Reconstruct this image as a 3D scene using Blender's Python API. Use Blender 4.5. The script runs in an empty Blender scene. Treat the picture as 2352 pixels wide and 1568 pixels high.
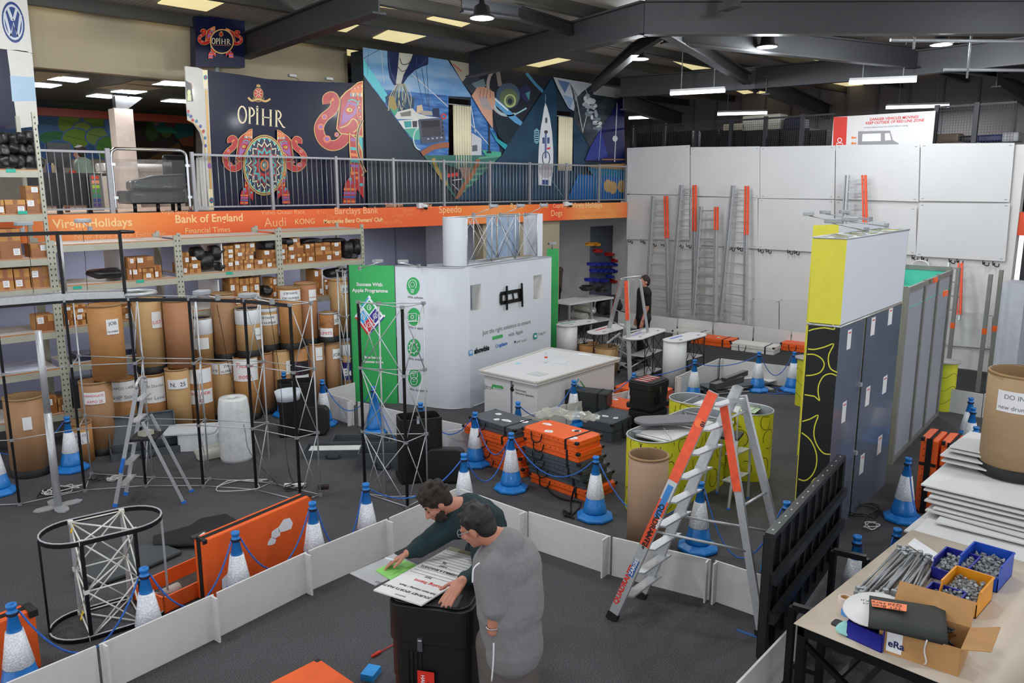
import bpy, math, random
from mathutils import Vector, Matrix
# ---------------------------------------------------------------- camera
F=1829.0; TH=math.radians(11.0); CH=4.2; YAW=math.radians(45.7)   # world axes follow the building; origin under the camera
SC=bpy.context.scene; COL=SC.collection
cd=bpy.data.cameras.new('camera'); cam=bpy.data.objects.new('camera',cd); COL.objects.link(cam)
cd.sensor_width=36.0; cd.sensor_fit='HORIZONTAL'; cd.lens=36.0*F/2352.0; cd.clip_start=0.05; cd.clip_end=200
cam.location=(0,0,CH); cam.rotation_euler=(math.pi/2-TH,0,YAW-math.pi/2); SC.camera=cam
w=bpy.data.worlds.new('world'); SC.world=w; w.use_nodes=True
w.node_tree.nodes['Background'].inputs[0].default_value=(0.92,0.95,1.0,1)
w.node_tree.nodes['Background'].inputs[1].default_value=1.7
SC.view_settings.view_transform='Standard'; SC.view_settings.look='None'
SC.view_settings.exposure=-0.16; SC.view_settings.gamma=1.0; SC.view_settings.use_curve_mapping=False
LAMP_W=285.0; TUBE_E=6.0; SKY_E=1.0
# ---------------------------------------------------------------- pixel (2352x1568) -> place
def ray(px,py):
    a=(px-1176)/F; b=-(py-784)/F
    fw=math.cos(TH)+b*math.sin(TH); up=-math.sin(TH)+b*math.cos(TH)
    return Vector((fw*math.cos(YAW)+a*math.sin(YAW), fw*math.sin(YAW)-a*math.cos(YAW), up))
def G(px,py,z=0.0):
    d=ray(px,py); t=(z-CH)/d.z; return Vector((d.x*t,d.y*t,z))
def AX(px,py,X):
    d=ray(px,py); t=X/d.x; return Vector((X,d.y*t,CH+d.z*t))
def AY(px,py,Y):
    d=ray(px,py); t=Y/d.y; return Vector((d.x*t,Y,CH+d.z*t))
def PL(px,py,p,n):
    d=ray(px,py); o=Vector((0,0,CH)); t=(Vector(p)-o).dot(n)/d.dot(n); return o+d*t
def pix(v):
    x,y,z=v
    fx=x*math.cos(YAW)+y*math.sin(YAW); r=x*math.sin(YAW)-y*math.cos(YAW); u=z-CH
    dep=fx*math.cos(TH)-u*math.sin(TH); up=fx*math.sin(TH)+u*math.cos(TH)
    return (1176+F*r/dep, 784-F*up/dep)
def vh(g,py):            # height above ground point g whose picture row is py
    lo,hi=-1.0,14.0
    for _ in range(40):
        m=(lo+hi)/2
        if pix((g[0],g[1],m))[1]>py: lo=m
        else: hi=m
    return lo
def crop(x0,y0,s): return lambda x,y:(x0+x/s,y0+y/s)
# ---------------------------------------------------------------- helpers
R=random.Random(7)
V=Vector
MATS={}
def srgb(c):
    return tuple((v/255/12.92 if v/255<=0.04045 else ((v/255+0.055)/1.055)**2.4) for v in c)
def M(name,rgb=None,rough=0.5,metal=0.0,var=0.06,scale=8.0,bump=0.0,bscale=60.0,emit=0.0,trans=0.0,alpha=1.0,coat=0.0,stretch=None,ior=1.45,spec=0.5):
    if name in MATS: return MATS[name]
    m=bpy.data.materials.new(name); m.use_nodes=True; nt=m.node_tree; b=nt.nodes['Principled BSDF']
    c=srgb(rgb)
    b.inputs['Roughness'].default_value=rough; b.inputs['Metallic'].default_value=metal
    b.inputs['Specular IOR Level'].default_value=spec; b.inputs['IOR'].default_value=ior
    if coat: b.inputs['Coat Weight'].default_value=coat; b.inputs['Coat Roughness'].default_value=0.08
    tc=nt.nodes.new('ShaderNodeTexCoord'); mp=nt.nodes.new('ShaderNodeMapping'); nt.links.new(tc.outputs['Object'],mp.inputs[0])
    if stretch: mp.inputs['Scale'].default_value=stretch
    n=nt.nodes.new('ShaderNodeTexNoise'); n.inputs['Scale'].default_value=scale; n.inputs['Detail'].default_value=3
    nt.links.new(mp.outputs[0],n.inputs['Vector'])
    cr=nt.nodes.new('ShaderNodeValToRGB'); cr.color_ramp.elements[0].position=0.3; cr.color_ramp.elements[1].position=0.7
    cr.color_ramp.elements[0].color=tuple(v*(1-var) for v in c)+(1,); cr.color_ramp.elements[1].color=tuple(min(1,v*(1+var)) for v in c)+(1,)
    nt.links.new(n.outputs['Fac'],cr.inputs[0]); nt.links.new(cr.outputs[0],b.inputs['Base Color'])
    if emit:
        nt.links.new(cr.outputs[0],b.inputs['Emission Color']); b.inputs['Emission Strength'].default_value=emit
    if trans: b.inputs['Transmission Weight'].default_value=trans
    if alpha<1: b.inputs['Alpha'].default_value=alpha
    if bump:
        n2=nt.nodes.new('ShaderNodeTexNoise'); n2.inputs['Scale'].default_value=bscale; n2.inputs['Detail'].default_value=4
        nt.links.new(mp.outputs[0],n2.inputs['Vector'])
        bp=nt.nodes.new('ShaderNodeBump'); bp.inputs['Strength'].default_value=bump; bp.inputs['Distance'].default_value=0.01
        nt.links.new(n2.outputs['Fac'],bp.inputs['Height']); nt.links.new(bp.outputs[0],b.inputs['Normal'])
    MATS[name]=m; return m
def ramp_mat(name,stops,kind='noise',scale=5.0,detail=5.0,rough=0.6,stretch=(1,1,1),bump=0.0,distort=0.0,coat=0.0):
    m=bpy.data.materials.new(name); m.use_nodes=True; nt=m.node_tree; b=nt.nodes['Principled BSDF']; b.inputs['Roughness'].default_value=rough
    if coat: b.inputs['Coat Weight'].default_value=coat; b.inputs['Coat Roughness'].default_value=0.1
    tc=nt.nodes.new('ShaderNodeTexCoord'); mp=nt.nodes.new('ShaderNodeMapping'); mp.inputs['Scale'].default_value=stretch
    nt.links.new(tc.outputs['Object'],mp.inputs[0])
    if kind=='noise':
        n=nt.nodes.new('ShaderNodeTexNoise'); n.inputs['Detail'].default_value=detail; n.inputs['Distortion'].default_value=distort; out=n.outputs['Fac']
    elif kind=='voronoi': n=nt.nodes.new('ShaderNodeTexVoronoi'); out=n.outputs['Distance']
    elif kind=='vcol': n=nt.nodes.new('ShaderNodeTexVoronoi'); out=n.outputs['Color']
    elif kind=='wave': n=nt.nodes.new('ShaderNodeTexWave'); n.inputs['Distortion'].default_value=distort; out=n.outputs['Fac']
    n.inputs['Scale'].default_value=scale
    nt.links.new(mp.outputs[0],n.inputs['Vector'])
    cr=nt.nodes.new('ShaderNodeValToRGB'); el=cr.color_ramp.elements
    el[0].position=stops[0][0]; el[0].color=srgb(stops[0][1])+(1,); el[1].position=stops[-1][0]; el[1].color=srgb(stops[-1][1])+(1,)
    for p,c in stops[1:-1]:
        e=el.new(p); e.color=srgb(c)+(1,)
    nt.links.new(out,cr.inputs[0]); nt.links.new(cr.outputs[0],b.inputs['Base Color'])
    if bump:
        bp=nt.nodes.new('ShaderNodeBump'); bp.inputs['Strength'].default_value=bump; bp.inputs['Distance'].default_value=0.02
        nt.links.new(out,bp.inputs['Height']); nt.links.new(bp.outputs[0],b.inputs['Normal'])
    MATS[name]=m; return m
def tag(o,label=None,cat=None,group=None,kind=None):
    if label: o['label']=label
    if cat: o['category']=cat
    if group: o['group']=group
    if kind: o['kind']=kind
    return o
def thing(name,label,cat,loc=(0,0,0),rz=0,group=None):
    o=bpy.data.objects.new(name,None); COL.objects.link(o); o.empty_display_size=0.2
    o.location=loc; o.rotation_euler=(0,0,rz); return tag(o,label,cat,group)
def pmat(p):
    m=Matrix.Identity(4)
    while p is not None:
        m=(Matrix.Translation(p.location)@p.rotation_euler.to_matrix().to_4x4()@Matrix.Diagonal(p.scale).to_4x4())@m; p=p.parent
    return m
class MB:
    def __init__(s): s.v=[]; s.f=[]; s.mi=[]; s.sm=[]; s.m=0; s.smooth=False
    def face(s,idx): s.f.append(idx); s.mi.append(s.m); s.sm.append(s.smooth)
    def add(s,vs,fs,smooth=None):
        n=len(s.v); s.v+= [V(p) for p in vs]; old=s.smooth
        if smooth is not None: s.smooth=smooth
        for f in fs: s.face([n+i for i in f])
        s.smooth=old; return s
    def box(s,c,d,rz=0,mat=None):
        x,y,z=[k/2 for k in d]
        vs=[V((a*x,b*y,e*z)) for a in (-1,1) for b in (-1,1) for e in (-1,1)]
        if rz: r=Matrix.Rotation(rz,3,'Z'); vs=[r@p for p in vs]
        if mat is not None: vs=[mat@p for p in vs]
        return s.add([p+V(c) for p in vs],[(0,1,3,2),(4,6,7,5),(0,4,5,1),(2,3,7,6),(0,2,6,4),(1,5,7,3)])
    def b2(s,a,b):
        a=V(a); b=V(b); return s.box((a+b)/2,[abs(k) for k in (b-a)])
    def slab(s,pts,th,n=None):     # planar polygon extruded by th along its normal (or n)
        pts=[V(p) for p in pts]
        if n is None:
            n=V((0,0,0))
            for i in range(len(pts)):
                a=pts[i]; b=pts[(i+1)%len(pts)]; n+=a.cross(b)
            n.normalize()
        n=V(n); k=len(pts); q=[p+n*th for p in pts]
        return s.add(pts+q,[tuple(range(k))[::-1],tuple(range(k,2*k))]+[(i,(i+1)%k,(i+1)%k+k,i+k) for i in range(k)])
    def poly(s,pts): return s.add(pts,[tuple(range(len(pts)))])
    def beam(s,p0,p1,w,h=None,up=(0,0,1)):
        p0=V(p0); p1=V(p1); h=h or w; d=(p1-p0).normalized(); u=V(up)
        if abs(d.dot(u))>0.98: u=V((1,0,0))
        r=d.cross(u).normalized()*w/2; t=r.cross(d).normalized()*h/2
        vs=[p+a*r+b*t for p in (p0,p1) for a,b in ((-1,-1),(1,-1),(1,1),(-1,1))]
        return s.add(vs,[(0,1,2,3),(7,6,5,4),(0,4,5,1),(1,5,6,2),(2,6,7,3),(3,7,4,0)])
    def cyl(s,p0,p1,r0,r1=None,n=10,caps=True):
        r1=r0 if r1 is None else r1; p0=V(p0); p1=V(p1); d=(p1-p0).normalized()
        u=V((0,0,1)) if abs(d.z)<0.9 else V((1,0,0)); a=d.cross(u).normalized(); b=d.cross(a)
        vs=[p+(a*math.cos(2*math.pi*i/n)+b*math.sin(2*math.pi*i/n))*r for p,r in ((p0,r0),(p1,r1)) for i in range(n)]
        s.add(vs,[(i,(i+1)%n,(i+1)%n+n,i+n)[::-1] for i in range(n)],smooth=True)
        if caps:
            k=len(s.v)-2*n; s.face([k+i for i in range(n)]); s.face([k+n+i for i in range(n)][::-1])
        return s
    def tube(s,pts,r,n=6):
        pts=[V(p) for p in pts]; k=len(s.v); prev=None
        for i,p in enumerate(pts):
            d=(pts[min(i+1,len(pts)-1)]-pts[max(i-1,0)]).normalized()
            if prev is None:
                u=V((0,0,1)) if abs(d.z)<0.9 else V((1,0,0)); a=d.cross(u).normalized()
            else: a=(prev-d*prev.dot(d)).normalized()
            prev=a; b=d.cross(a)
            for j in range(n):
                t=2*math.pi*j/n; s.v.append(p+(a*math.cos(t)+b*math.sin(t))*r)
        old=s.smooth; s.smooth=True
        for i in range(len(pts)-1):
            for j in range(n):
                s.face([k+i*n+j,k+(i+1)*n+j,k+(i+1)*n+(j+1)%n,k+i*n+(j+1)%n])
        s.smooth=old
        s.face([k+j for j in range(n)]); s.face([k+(len(pts)-1)*n+j for j in range(n)][::-1]); return s
    def lathe(s,prof,c=(0,0,0),n=24,sx=1,sy=1,a0=0.0,cap=True):
        k=len(s.v); c=V(c)
        for r,z in prof:
            for i in range(n):
                t=a0+2*math.pi*i/n; s.v.append(c+V((r*sx*math.cos(t),r*sy*math.sin(t),z)))
        old=s.smooth; s.smooth=n>12
        for i in range(len(prof)-1):
            for j in range(n): s.face([k+i*n+j,k+i*n+(j+1)%n,k+(i+1)*n+(j+1)%n,k+(i+1)*n+j])
        s.smooth=False
        if cap and prof[0][0]>1e-5: s.face([k+j for j in range(n)][::-1])
        e=k+(len(prof)-1)*n
        if cap and prof[-1][0]>1e-5: s.face([e+j for j in range(n)])
        s.smooth=old; return s
    def prism(s,poly,z0,z1):      # poly counter-clockwise
        k=len(poly); vs=[V((x,y,z0)) for x,y in poly]+[V((x,y,z1)) for x,y in poly]
        return s.add(vs,[tuple(range(k))[::-1],tuple(range(k,2*k))]+[(i,(i+1)%k,(i+1)%k+k,i+k) for i in range(k)])
    def wall(s,poly,z0,z1,closed=False):   # thin vertical strip following a plan line
        k=len(poly); n=len(s.v); s.v+=[V((x,y,z0)) for x,y in poly]+[V((x,y,z1)) for x,y in poly]
        for i in range(k if closed else k-1): s.face([n+i,n+(i+1)%k,n+(i+1)%k+k,n+i+k])
        return s
    def xf(s,m,start=0):
        for i in range(start,len(s.v)): s.v[i]=m@s.v[i]
        return s
    def build(s,name,mats,parent=None,world=False,smooth=False,bev=0.0,origin=None,solid=0.0,subd=0):
        if world and parent is not None:
            inv=pmat(parent).inverted(); s.v=[inv@p for p in s.v]
        loc=V((0,0,0))
        if parent is None:
            if origin is None and s.v:
                xs=[p.x for p in s.v]; ys=[p.y for p in s.v]; zs=[p.z for p in s.v]
                loc=V(((min(xs)+max(xs))/2,(min(ys)+max(ys))/2,min(zs)))
            elif origin is not None: loc=V(origin)
            s.v=[p-loc for p in s.v]
        me=bpy.data.meshes.new(name); me.from_pydata([tuple(p) for p in s.v],[],s.f)
        if not isinstance(mats,(list,tuple)): mats=[mats]
        for m in mats: me.materials.append(m)
        for p,mi,sm in zip(me.polygons,s.mi,s.sm):
            p.material_index=mi; p.use_smooth=sm or smooth
        me.update()
        o=bpy.data.objects.new(name,me); COL.objects.link(o); o.location=loc
        if parent is not None: o.parent=parent
        if solid: md=o.modifiers.new('t','SOLIDIFY'); md.thickness=solid; md.offset=0
        if subd: md=o.modifiers.new('sd','SUBSURF'); md.levels=subd; md.render_levels=subd
        if bev: md=o.modifiers.new('bv','BEVEL'); md.width=bev; md.segments=2; md.limit_method='ANGLE'; md.angle_limit=0.7
        return o
def struct(o): o['kind']='structure'; return o
def copy_tree(o,parent=None):
    c=o.copy(); COL.objects.link(c)
    if parent is not None: c.parent=parent
    for ch in list(o.children): copy_tree(ch,c)
    return c
def text(parent,name,s,size,origin,xd,yd,mat,align='LEFT',bold=0.0,world=True,sx=1.0,merge=None,sp=1.0):
    cu=bpy.data.curves.new('t','FONT'); cu.body=s; cu.size=size; cu.align_x=align; cu.offset=bold; cu.resolution_u=3; cu.space_character=sp
    ob=bpy.data.objects.new('t',cu); COL.objects.link(ob)
    dg=bpy.context.evaluated_depsgraph_get(); me=bpy.data.meshes.new_from_object(ob.evaluated_get(dg))
    bpy.data.objects.remove(ob); bpy.data.curves.remove(cu)
    xd=V(xd).normalized(); yd=V(yd).normalized(); o=V(origin)
    pts=[o+xd*v.co.x*sx+yd*v.co.y for v in me.vertices]; fs=[tuple(p.vertices) for p in me.polygons]
    bpy.data.meshes.remove(me)
    b=merge if merge is not None else MB()
    b.add(pts,fs)
    if merge is not None: return b
    return b.build(name,mat,parent,world=world and parent is not None)
def stadium(L,Rr,n=8,cx=0,cy=0):      # plan outline: straight length L (x), end radius Rr
    p=[]
    for i in range(n+1): t=-math.pi/2+math.pi*i/n; p.append((cx+L/2+Rr*math.cos(t),cy+Rr*math.sin(t)))
    for i in range(n+1): t=math.pi/2+math.pi*i/n; p.append((cx-L/2+Rr*math.cos(t),cy+Rr*math.sin(t)))
    return p
def rrect(w,d,r,n=4,cx=0,cy=0):
    p=[]
    for (sx,sy,a) in ((1,-1,-math.pi/2),(1,1,0),(-1,1,math.pi/2),(-1,-1,math.pi)):
        for i in range(n+1):
            t=a+math.pi/2*i/n; p.append((cx+sx*(w/2-r)+r*math.cos(t),cy+sy*(d/2-r)+r*math.sin(t)))
    return p
def rope(a,b,sag,n=14):
    a=V(a); b=V(b); return [a.lerp(b,i/n)-V((0,0,sag*4*(i/n)*(1-i/n))) for i in range(n+1)]
def smoothp(pts,n=4):       # Catmull-Rom through points
    pts=[V(p) for p in pts]; o=[]
    for i in range(len(pts)-1):
        p0=pts[max(i-1,0)]; p1=pts[i]; p2=pts[i+1]; p3=pts[min(i+2,len(pts)-1)]
        for j in range(n):
            t=j/n; o.append(0.5*((2*p1)+(p2-p0)*t+(2*p0-5*p1+4*p2-p3)*t*t+(3*p1-p0-3*p2+p3)*t**3))
    o.append(pts[-1]); return o
# common materials
WHITE=M('white_laminate',(214,213,212),0.45,var=0.03)
FOAM=M('white_foamboard',(205,203,201),0.6,var=0.03)
BLACK=M('black_plastic',(16,16,17),0.55,var=0.2,scale=20)
BLKM=M('black_metal',(20,20,22),0.4,metal=0.3)
ALU=M('brushed_aluminium',(182,184,186),0.38,metal=0.45,var=0.08,scale=30)
ALUD=M('dull_aluminium',(150,152,154),0.42,metal=0.4,var=0.1,scale=20)
ORANGE=M('orange_plastic',(226,92,30),0.45,var=0.08,scale=4)
GREYP=M('grey_case_plastic',(70,76,82),0.5,var=0.08)
BLUE=M('blue_cone_plastic',(28,118,196),0.35,var=0.12,scale=6,coat=0.2)
CARD=M('kraft_cardboard',(176,132,82),0.75,var=0.1,scale=5,bump=0.05)
STEELG=M('greige_racking_steel',(163,162,147),0.5,var=0.04)
ROPE=ramp_mat('blue_rope',[(0.4,(20,70,160)),(0.6,(60,120,200))],'noise',scale=120,rough=0.8)
STRAP=M('black_webbing',(14,14,15),0.85)
LABEL=M('white_label',(225,225,226),0.5,var=0.04,scale=40)
INK=M('black_ink',(22,22,24),0.6)
INKG=M('grey_ink',(110,112,116),0.6)
RED=M('red_print',(208,45,32),0.5)
GREEN=M('green_print',(58,168,92),0.4,var=0.03)
YEL=M('lime_yellow_print',(206,200,44),0.45,var=0.04)
SKIN=M('skin',(176,120,98),0.5,var=0.08,scale=20)
# ---------------------------------------------------------------- setting: floor, walls, upper deck, roof
carpet=ramp_mat('charcoal_carpet',[(0.30,(46,45,47)),(0.5,(69,68,71)),(0.72,(102,101,105))],'noise',scale=90,detail=8,rough=0.95,bump=0.3)
nt=carpet.node_tree
# broad wear mottling multiplied over the fleck
n=nt.nodes.new('ShaderNodeTexNoise'); n.inputs['Scale'].default_value=0.8; n.inputs['Detail'].default_value=6
mx=nt.nodes.new('ShaderNodeMix'); mx.data_type='RGBA'; mx.blend_type='MULTIPLY'; mx.inputs[0].default_value=0.5
crx=nt.nodes.new('ShaderNodeValToRGB'); crx.color_ramp.elements[0].position=0.35; crx.color_ramp.elements[0].color=(0.62,0.6,0.58,1); crx.color_ramp.elements[1].position=0.65; crx.color_ramp.elements[1].color=(1,1,1,1)
tc=[x for x in nt.nodes if x.type=='TEX_COORD'][0]; nt.links.new(tc.outputs['Object'],n.inputs['Vector']); nt.links.new(n.outputs['Fac'],crx.inputs[0])
base=[x for x in nt.nodes if x.type=='VALTORGB' and x is not crx][0]; bs=nt.nodes['Principled BSDF']
nt.links.new(base.outputs[0],mx.inputs[6]); nt.links.new(crx.outputs[0],mx.inputs[7]); nt.links.new(mx.outputs[2],bs.inputs['Base Color'])
b=MB(); b.b2((-8,-8,-0.12),(34,34,0)); struct(b.build('floor',carpet,origin=(0,0,0)))
dark=ramp_mat('black_needlefelt',[(0.3,(30,30,32)),(0.7,(48,48,50))],'noise',scale=120,rough=0.95)
b=MB(); b.slab([(14.6,9.0,0.001),(16.2,4.6,0.001),(17.6,-2,0.001),(20.2,-2,0.001),(20.2,12.0,0.001),(14.6,12.0,0.001)],0.006)
tag(b.build('carpet_tile',dark),'near-black carpet strip laid along the foot of the panelled white wall','carpet')
WALLW=M('painted_wall_white',(206,204,201),0.7,var=0.03,scale=1.5)
BEIGE=M('painted_wall_cream',(160,148,124),0.7,var=0.03,scale=1.0)
LILAC=M('painted_wall_lilac',(150,152,176),0.7,var=0.03,scale=1.0)
XW=20.3
b=MB(); b.b2((XW+0.06,4.9,0),(XW+0.3,15.6,5.1)); struct(b.build('wall_right',WALLW))
# low side: wall under the deck, cream pier and the back of the workshop
b=MB(); b.b2((-3,18.2,0),(14.3,18.4,3.26)); struct(b.build('wall_left',LILAC))
b=MB()
for x in (9.6,11.4,13.2): b.b2((x,18.17,0),(x+0.03,18.2,3.2))
struct(b.build('trim_1',M('lilac_joint',(120,122,142),0.7)))
b=MB(); b.b2((14.3,15.75,0),(17.3,16.1,3.26)); struct(b.build('wall_pier',BEIGE))
b=MB(); b.b2((14.3,21.0,0),(26,21.2,3.26)); struct(b.build('wall_back',M('workshop_wall',(176,178,196),0.7)))
b=MB(); b.b2((21.6,15.6,0),(21.8,21,3.26)); struct(b.build('wall_workshop',WALLW))
# upper deck
deckm=M('deck_carpet',(150,128,112),0.85,var=0.05)
b=MB(); b.b2((-3,15.66,3.30),(20.5,26,3.70)); struct(b.build('floor_upper',deckm))
b=MB(); b.b2((20.6,-3,3.5),(30,20,3.66)); struct(b.build('floor_storage_deck',M('deck_timber',(120,110,98),0.8)))
# cream bulkhead over the office opening, and office shell
b=MB(); b.b2((-3,17.0,6.35),(11.1,17.2,7.5)); struct(b.build('wall_bulkhead',BEIGE))
b=MB(); b.b2((8.0,17.0,3.7),(11.1,17.2,6.35)); struct(b.build('wall_bulkhead_lower',BEIGE))
ceilg=ramp_mat('office_ceiling_dark_green',[(0.3,(30,36,24)),(0.7,(52,58,40))],'noise',scale=1.2,rough=0.6)
b=MB(); b.b2((-3,17.2,6.36),(12,26,6.44)); struct(b.build('ceiling_office',ceilg))
b=MB(); b.b2((-3,25.9,3.7),(12,26.1,6.4)); struct(b.build('wall_office_back',M('office_wall',(170,160,150),0.7)))
for k,(a,c) in enumerate([((0.0,17.2),(0.6,26)),]): pass
# office ceiling beam in red-brown and ceiling tiles
b=MB(); b.b2((-3,23.6,6.0),(12,23.8,6.2)); struct(b.build('trim_2',M('office_beam_red',(120,46,24),0.5)))
tile=M('office_tile_cream',(150,140,118),0.8)
b=MB()
for q in ([(308,640),(640,662),(440,720),(320,740)],[(1230,718),(1560,745),(1360,770),(1130,745)],[(870,790),(1130,750),(1470,790),(1300,815)]):
    b.slab([G(*crop(0,0,3.92)(*p),6.355) for p in q],-0.01,n=(0,0,1))
struct(b.build('trim_3',tile))
# roof deck, purlins
roofm=ramp_mat('roof_liner',[(0.3,(120,112,104)),(0.7,(136,128,120))],'wave',scale=3.0,rough=0.7,stretch=(1,1,1))
b=MB(); b.b2((-6,-6,7.52),(33,27,7.62)); struct(b.build('ceiling',roofm))
PUR=M('purlin_galvanised_dark',(66,64,60),0.5,metal=0.3)
b=MB()
for y in (-3.6,-1.6,0.4,2.4,4.4,6.4,8.4,10.3,12.1,13.75,16.3,18.3,20.3,22.3): 
    b.b2((-6,y-0.03,7.30),(33,y+0.03,7.52)); b.b2((-6,y-0.08,7.29),(33,y+0.08,7.305))
struct(b.build('trim_4',PUR))
STEEL=M('frame_steel_dark_grey',(40,41,43),0.5,metal=0.2)
def ibeam(b,p0,p1,w,h):
    p0=V(p0);p1=V(p1)
    b.beam(p0,p1,0.025,h)
    for s in (-1,1):
        o=V((0,0,s*h/2)); b.beam(p0+o,p1+o,w,0.03)
def rafter(k,pts,w=0.22,h=0.5,z=7.0):
    b=MB()
    for i in range(len(pts)-1):
        z0=pts[i][2] if len(pts[i])>2 else z; z1=pts[i+1][2] if len(pts[i+1])>2 else z
        ibeam(b,G(pts[i][0],pts[i][1],z0),G(pts[i+1][0],pts[i+1][1],z1),w,h)
    struct(b.build('trim_%d'%k,STEEL))
rafter(5,[(1078,150),(1480,42),(2420,40)],h=0.52)
rafter(6,[(1525,70),(1900,112),(2170,140),(2420,172)],w=0.2,h=0.42,z=7.0)
rafter(7,[(1360,200,6.6),(1460,112,6.85),(1530,68,7.1)],w=0.16,h=0.2)
rafter(8,[(1530,66),(1735,192)],w=0.2,h=0.25,z=6.9)
rafter(9,[(1425,200),(1735,180),(2000,156),(2420,110)],h=0.5,z=6.9)
rafter(10,[(1760,196),(1918,264)],w=0.2,h=0.42,z=6.7)
rafter(11,[(1432,232),(1565,276)],w=0.2,h=0.45,z=6.6)
rafter(12,[(560,108),(870,-6)],w=0.24,h=0.45,z=7.05)
rafter(13,[(2290,178),(2420,262)],w=0.2,h=0.4,z=6.7)
rafter(14,[(1060,12),(1190,30),(1330,72)],w=0.14,h=0.2,z=7.15)
rafter(15,[(1660,2),(1700,-12)],w=0.2,h=0.3,z=7.1)
b=MB(); p=[G(1708,186,6.9),G(1765,186,6.9),G(1736,213,6.55)]; b.slab(p,0.03); struct(b.build('trim_16',STEEL))
# white downpipe-like office column with bracket
b=MB(); c=AY(282,300,20.5); b.b2((c.x-0.22,20.3,3.7),(c.x+0.2,20.7,6.0)); struct(b.build('wall_office_column',M('column_pink_white',(206,190,178),0.7)))
b=MB(); b.beam((c.x-0.1,20.5,5.95),(c.x+0.45,20.5,6.36),0.18,0.18); b.b2((c.x-0.14,20.4,5.9),(c.x+0.14,20.6,6.36)); struct(b.build('trim_17',STEEL))
# corrugated far wall
corr=ramp_mat('corrugated_cladding',[(0.3,(112,106,108)),(0.7,(146,138,142))],'wave',scale=0.9,rough=0.5,stretch=(0,1,0),bump=0.8)
b=MB(); b.b2((27.5,-6,3),(27.7,27,7.6)); struct(b.build('wall_far',corr))
b=MB()
for y in range(-5,27): b.b2((27.44,y,3),(27.5,y+0.06,7.5))
struct(b.build('trim_18',M('cladding_rib',(96,92,96),0.5)))
b=MB(); b.b2((-3,26.9,0),(33,27,7.6)); struct(b.build('wall_end',corr))
# rooflights
rl=M('rooflight_yellowed_grp',(252,236,176),0.5,var=0.05,scale=3,emit=0.75)
rq=[[(40,-8),(143,-10),(190,8),(176,17)],[(319,27),(434,43),(418,52),(303,37)],[(385,-8),(540,-8),(474,24),(362,6)],[(850,-8),(965,-2),(930,22),(835,8)],
 [(748,30),(850,42),(795,72),(713,60)],[(915,57),(1008,72),(926,98),(856,86)],[(1085,10),(1150,22),(1060,60),(980,42)],[(1184,146),(1252,125),(1315,135),(1235,154)],
 [(1546,139),(1621,133),(1661,153),(1590,159)],[(1797,119),(1884,112),(1917,135),(1829,142)],[(1906,189),(1942,187),(2005,198),(1928,204)],[(1679,202),(1700,200),(1730,212),(1708,215)],
 [(1738,213),(1756,203),(1772,210),(1745,214)],[(640,78),(725,84),(715,94),(650,90)],[(790,103),(840,108),(812,130),(785,132)]]
for i,q in enumerate(rq):
    b=MB(); b.slab([G(x,y,7.515) for x,y in q],-0.02,n=(0,0,1)); o=struct(b.build('window_%d'%(i+1),rl))
# ---------------------------------------------------------------- lamps that light the hall
LEDM=M('led_face',(240,246,255),0.4,var=0.0,emit=14.0)
lampbody=M('lamp_body_black',(24,25,28),0.4)
def highbay(loc,label):
    t=thing('high_bay_lamp',label,'ceiling lamp',loc,0,'high bay lamps under the roof')
    b=MB(); b.lathe([(0.03,0.30),(0.05,0.22),(0.12,0.18),(0.14,0.06),(0.20,0.03),(0.21,0.0),(0.19,0.0)],n=20); b.build('lamp_housing',lampbody,t)
    b=MB(); b.lathe([(0.0,0.004),(0.185,0.004),(0.185,-0.004),(0.0,-0.006)],n=20); b.build('led_disc',LEDM,t)
    b=MB(); b.cyl((0,0,0.3),(0,0,0.52),0.008); b.build('hanging_cable',BLACK,t)
    ld=bpy.data.lights.new('high_bay_light','POINT'); ld.shadow_soft_size=0.16; ld.energy=LAMP_W; ld.color=(0.93,0.97,1.0)
    lo=bpy.data.objects.new('high_bay_light',ld); COL.objects.link(lo); lo.parent=t; lo.location=(0,0,-0.2)
    return t
for (x,y),lb in zip([(1107,42),(1469,136),(1762,108),(2162,103)],['black high bay lamp glowing at top centre, above the sailing mural','black high bay lamp hanging left of the long yellow-edged display tower, nearest the mural','high bay lamp hanging in the middle of the far roof bay','high bay lamp at far right beside the horizontal grey conduit']):
    highbay(G(x,y,6.86),lb)
for i,(x,y) in enumerate([(4.5,4.5),(4.5,9.5),(9.5,4.6),(9.8,0.2),(0.5,1.0),(0.5,7.5),(3.0,12.0),(14.6,1.6)]):  # unseen lamps added beyond the visible four to light the hall
    highbay((x,y,6.86),'unseen high bay lamp added over the hall for its light, outside the picture')
TUBM=M('tube_glow',(236,240,255),0.4,var=0.0,emit=TUBE_E)
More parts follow.
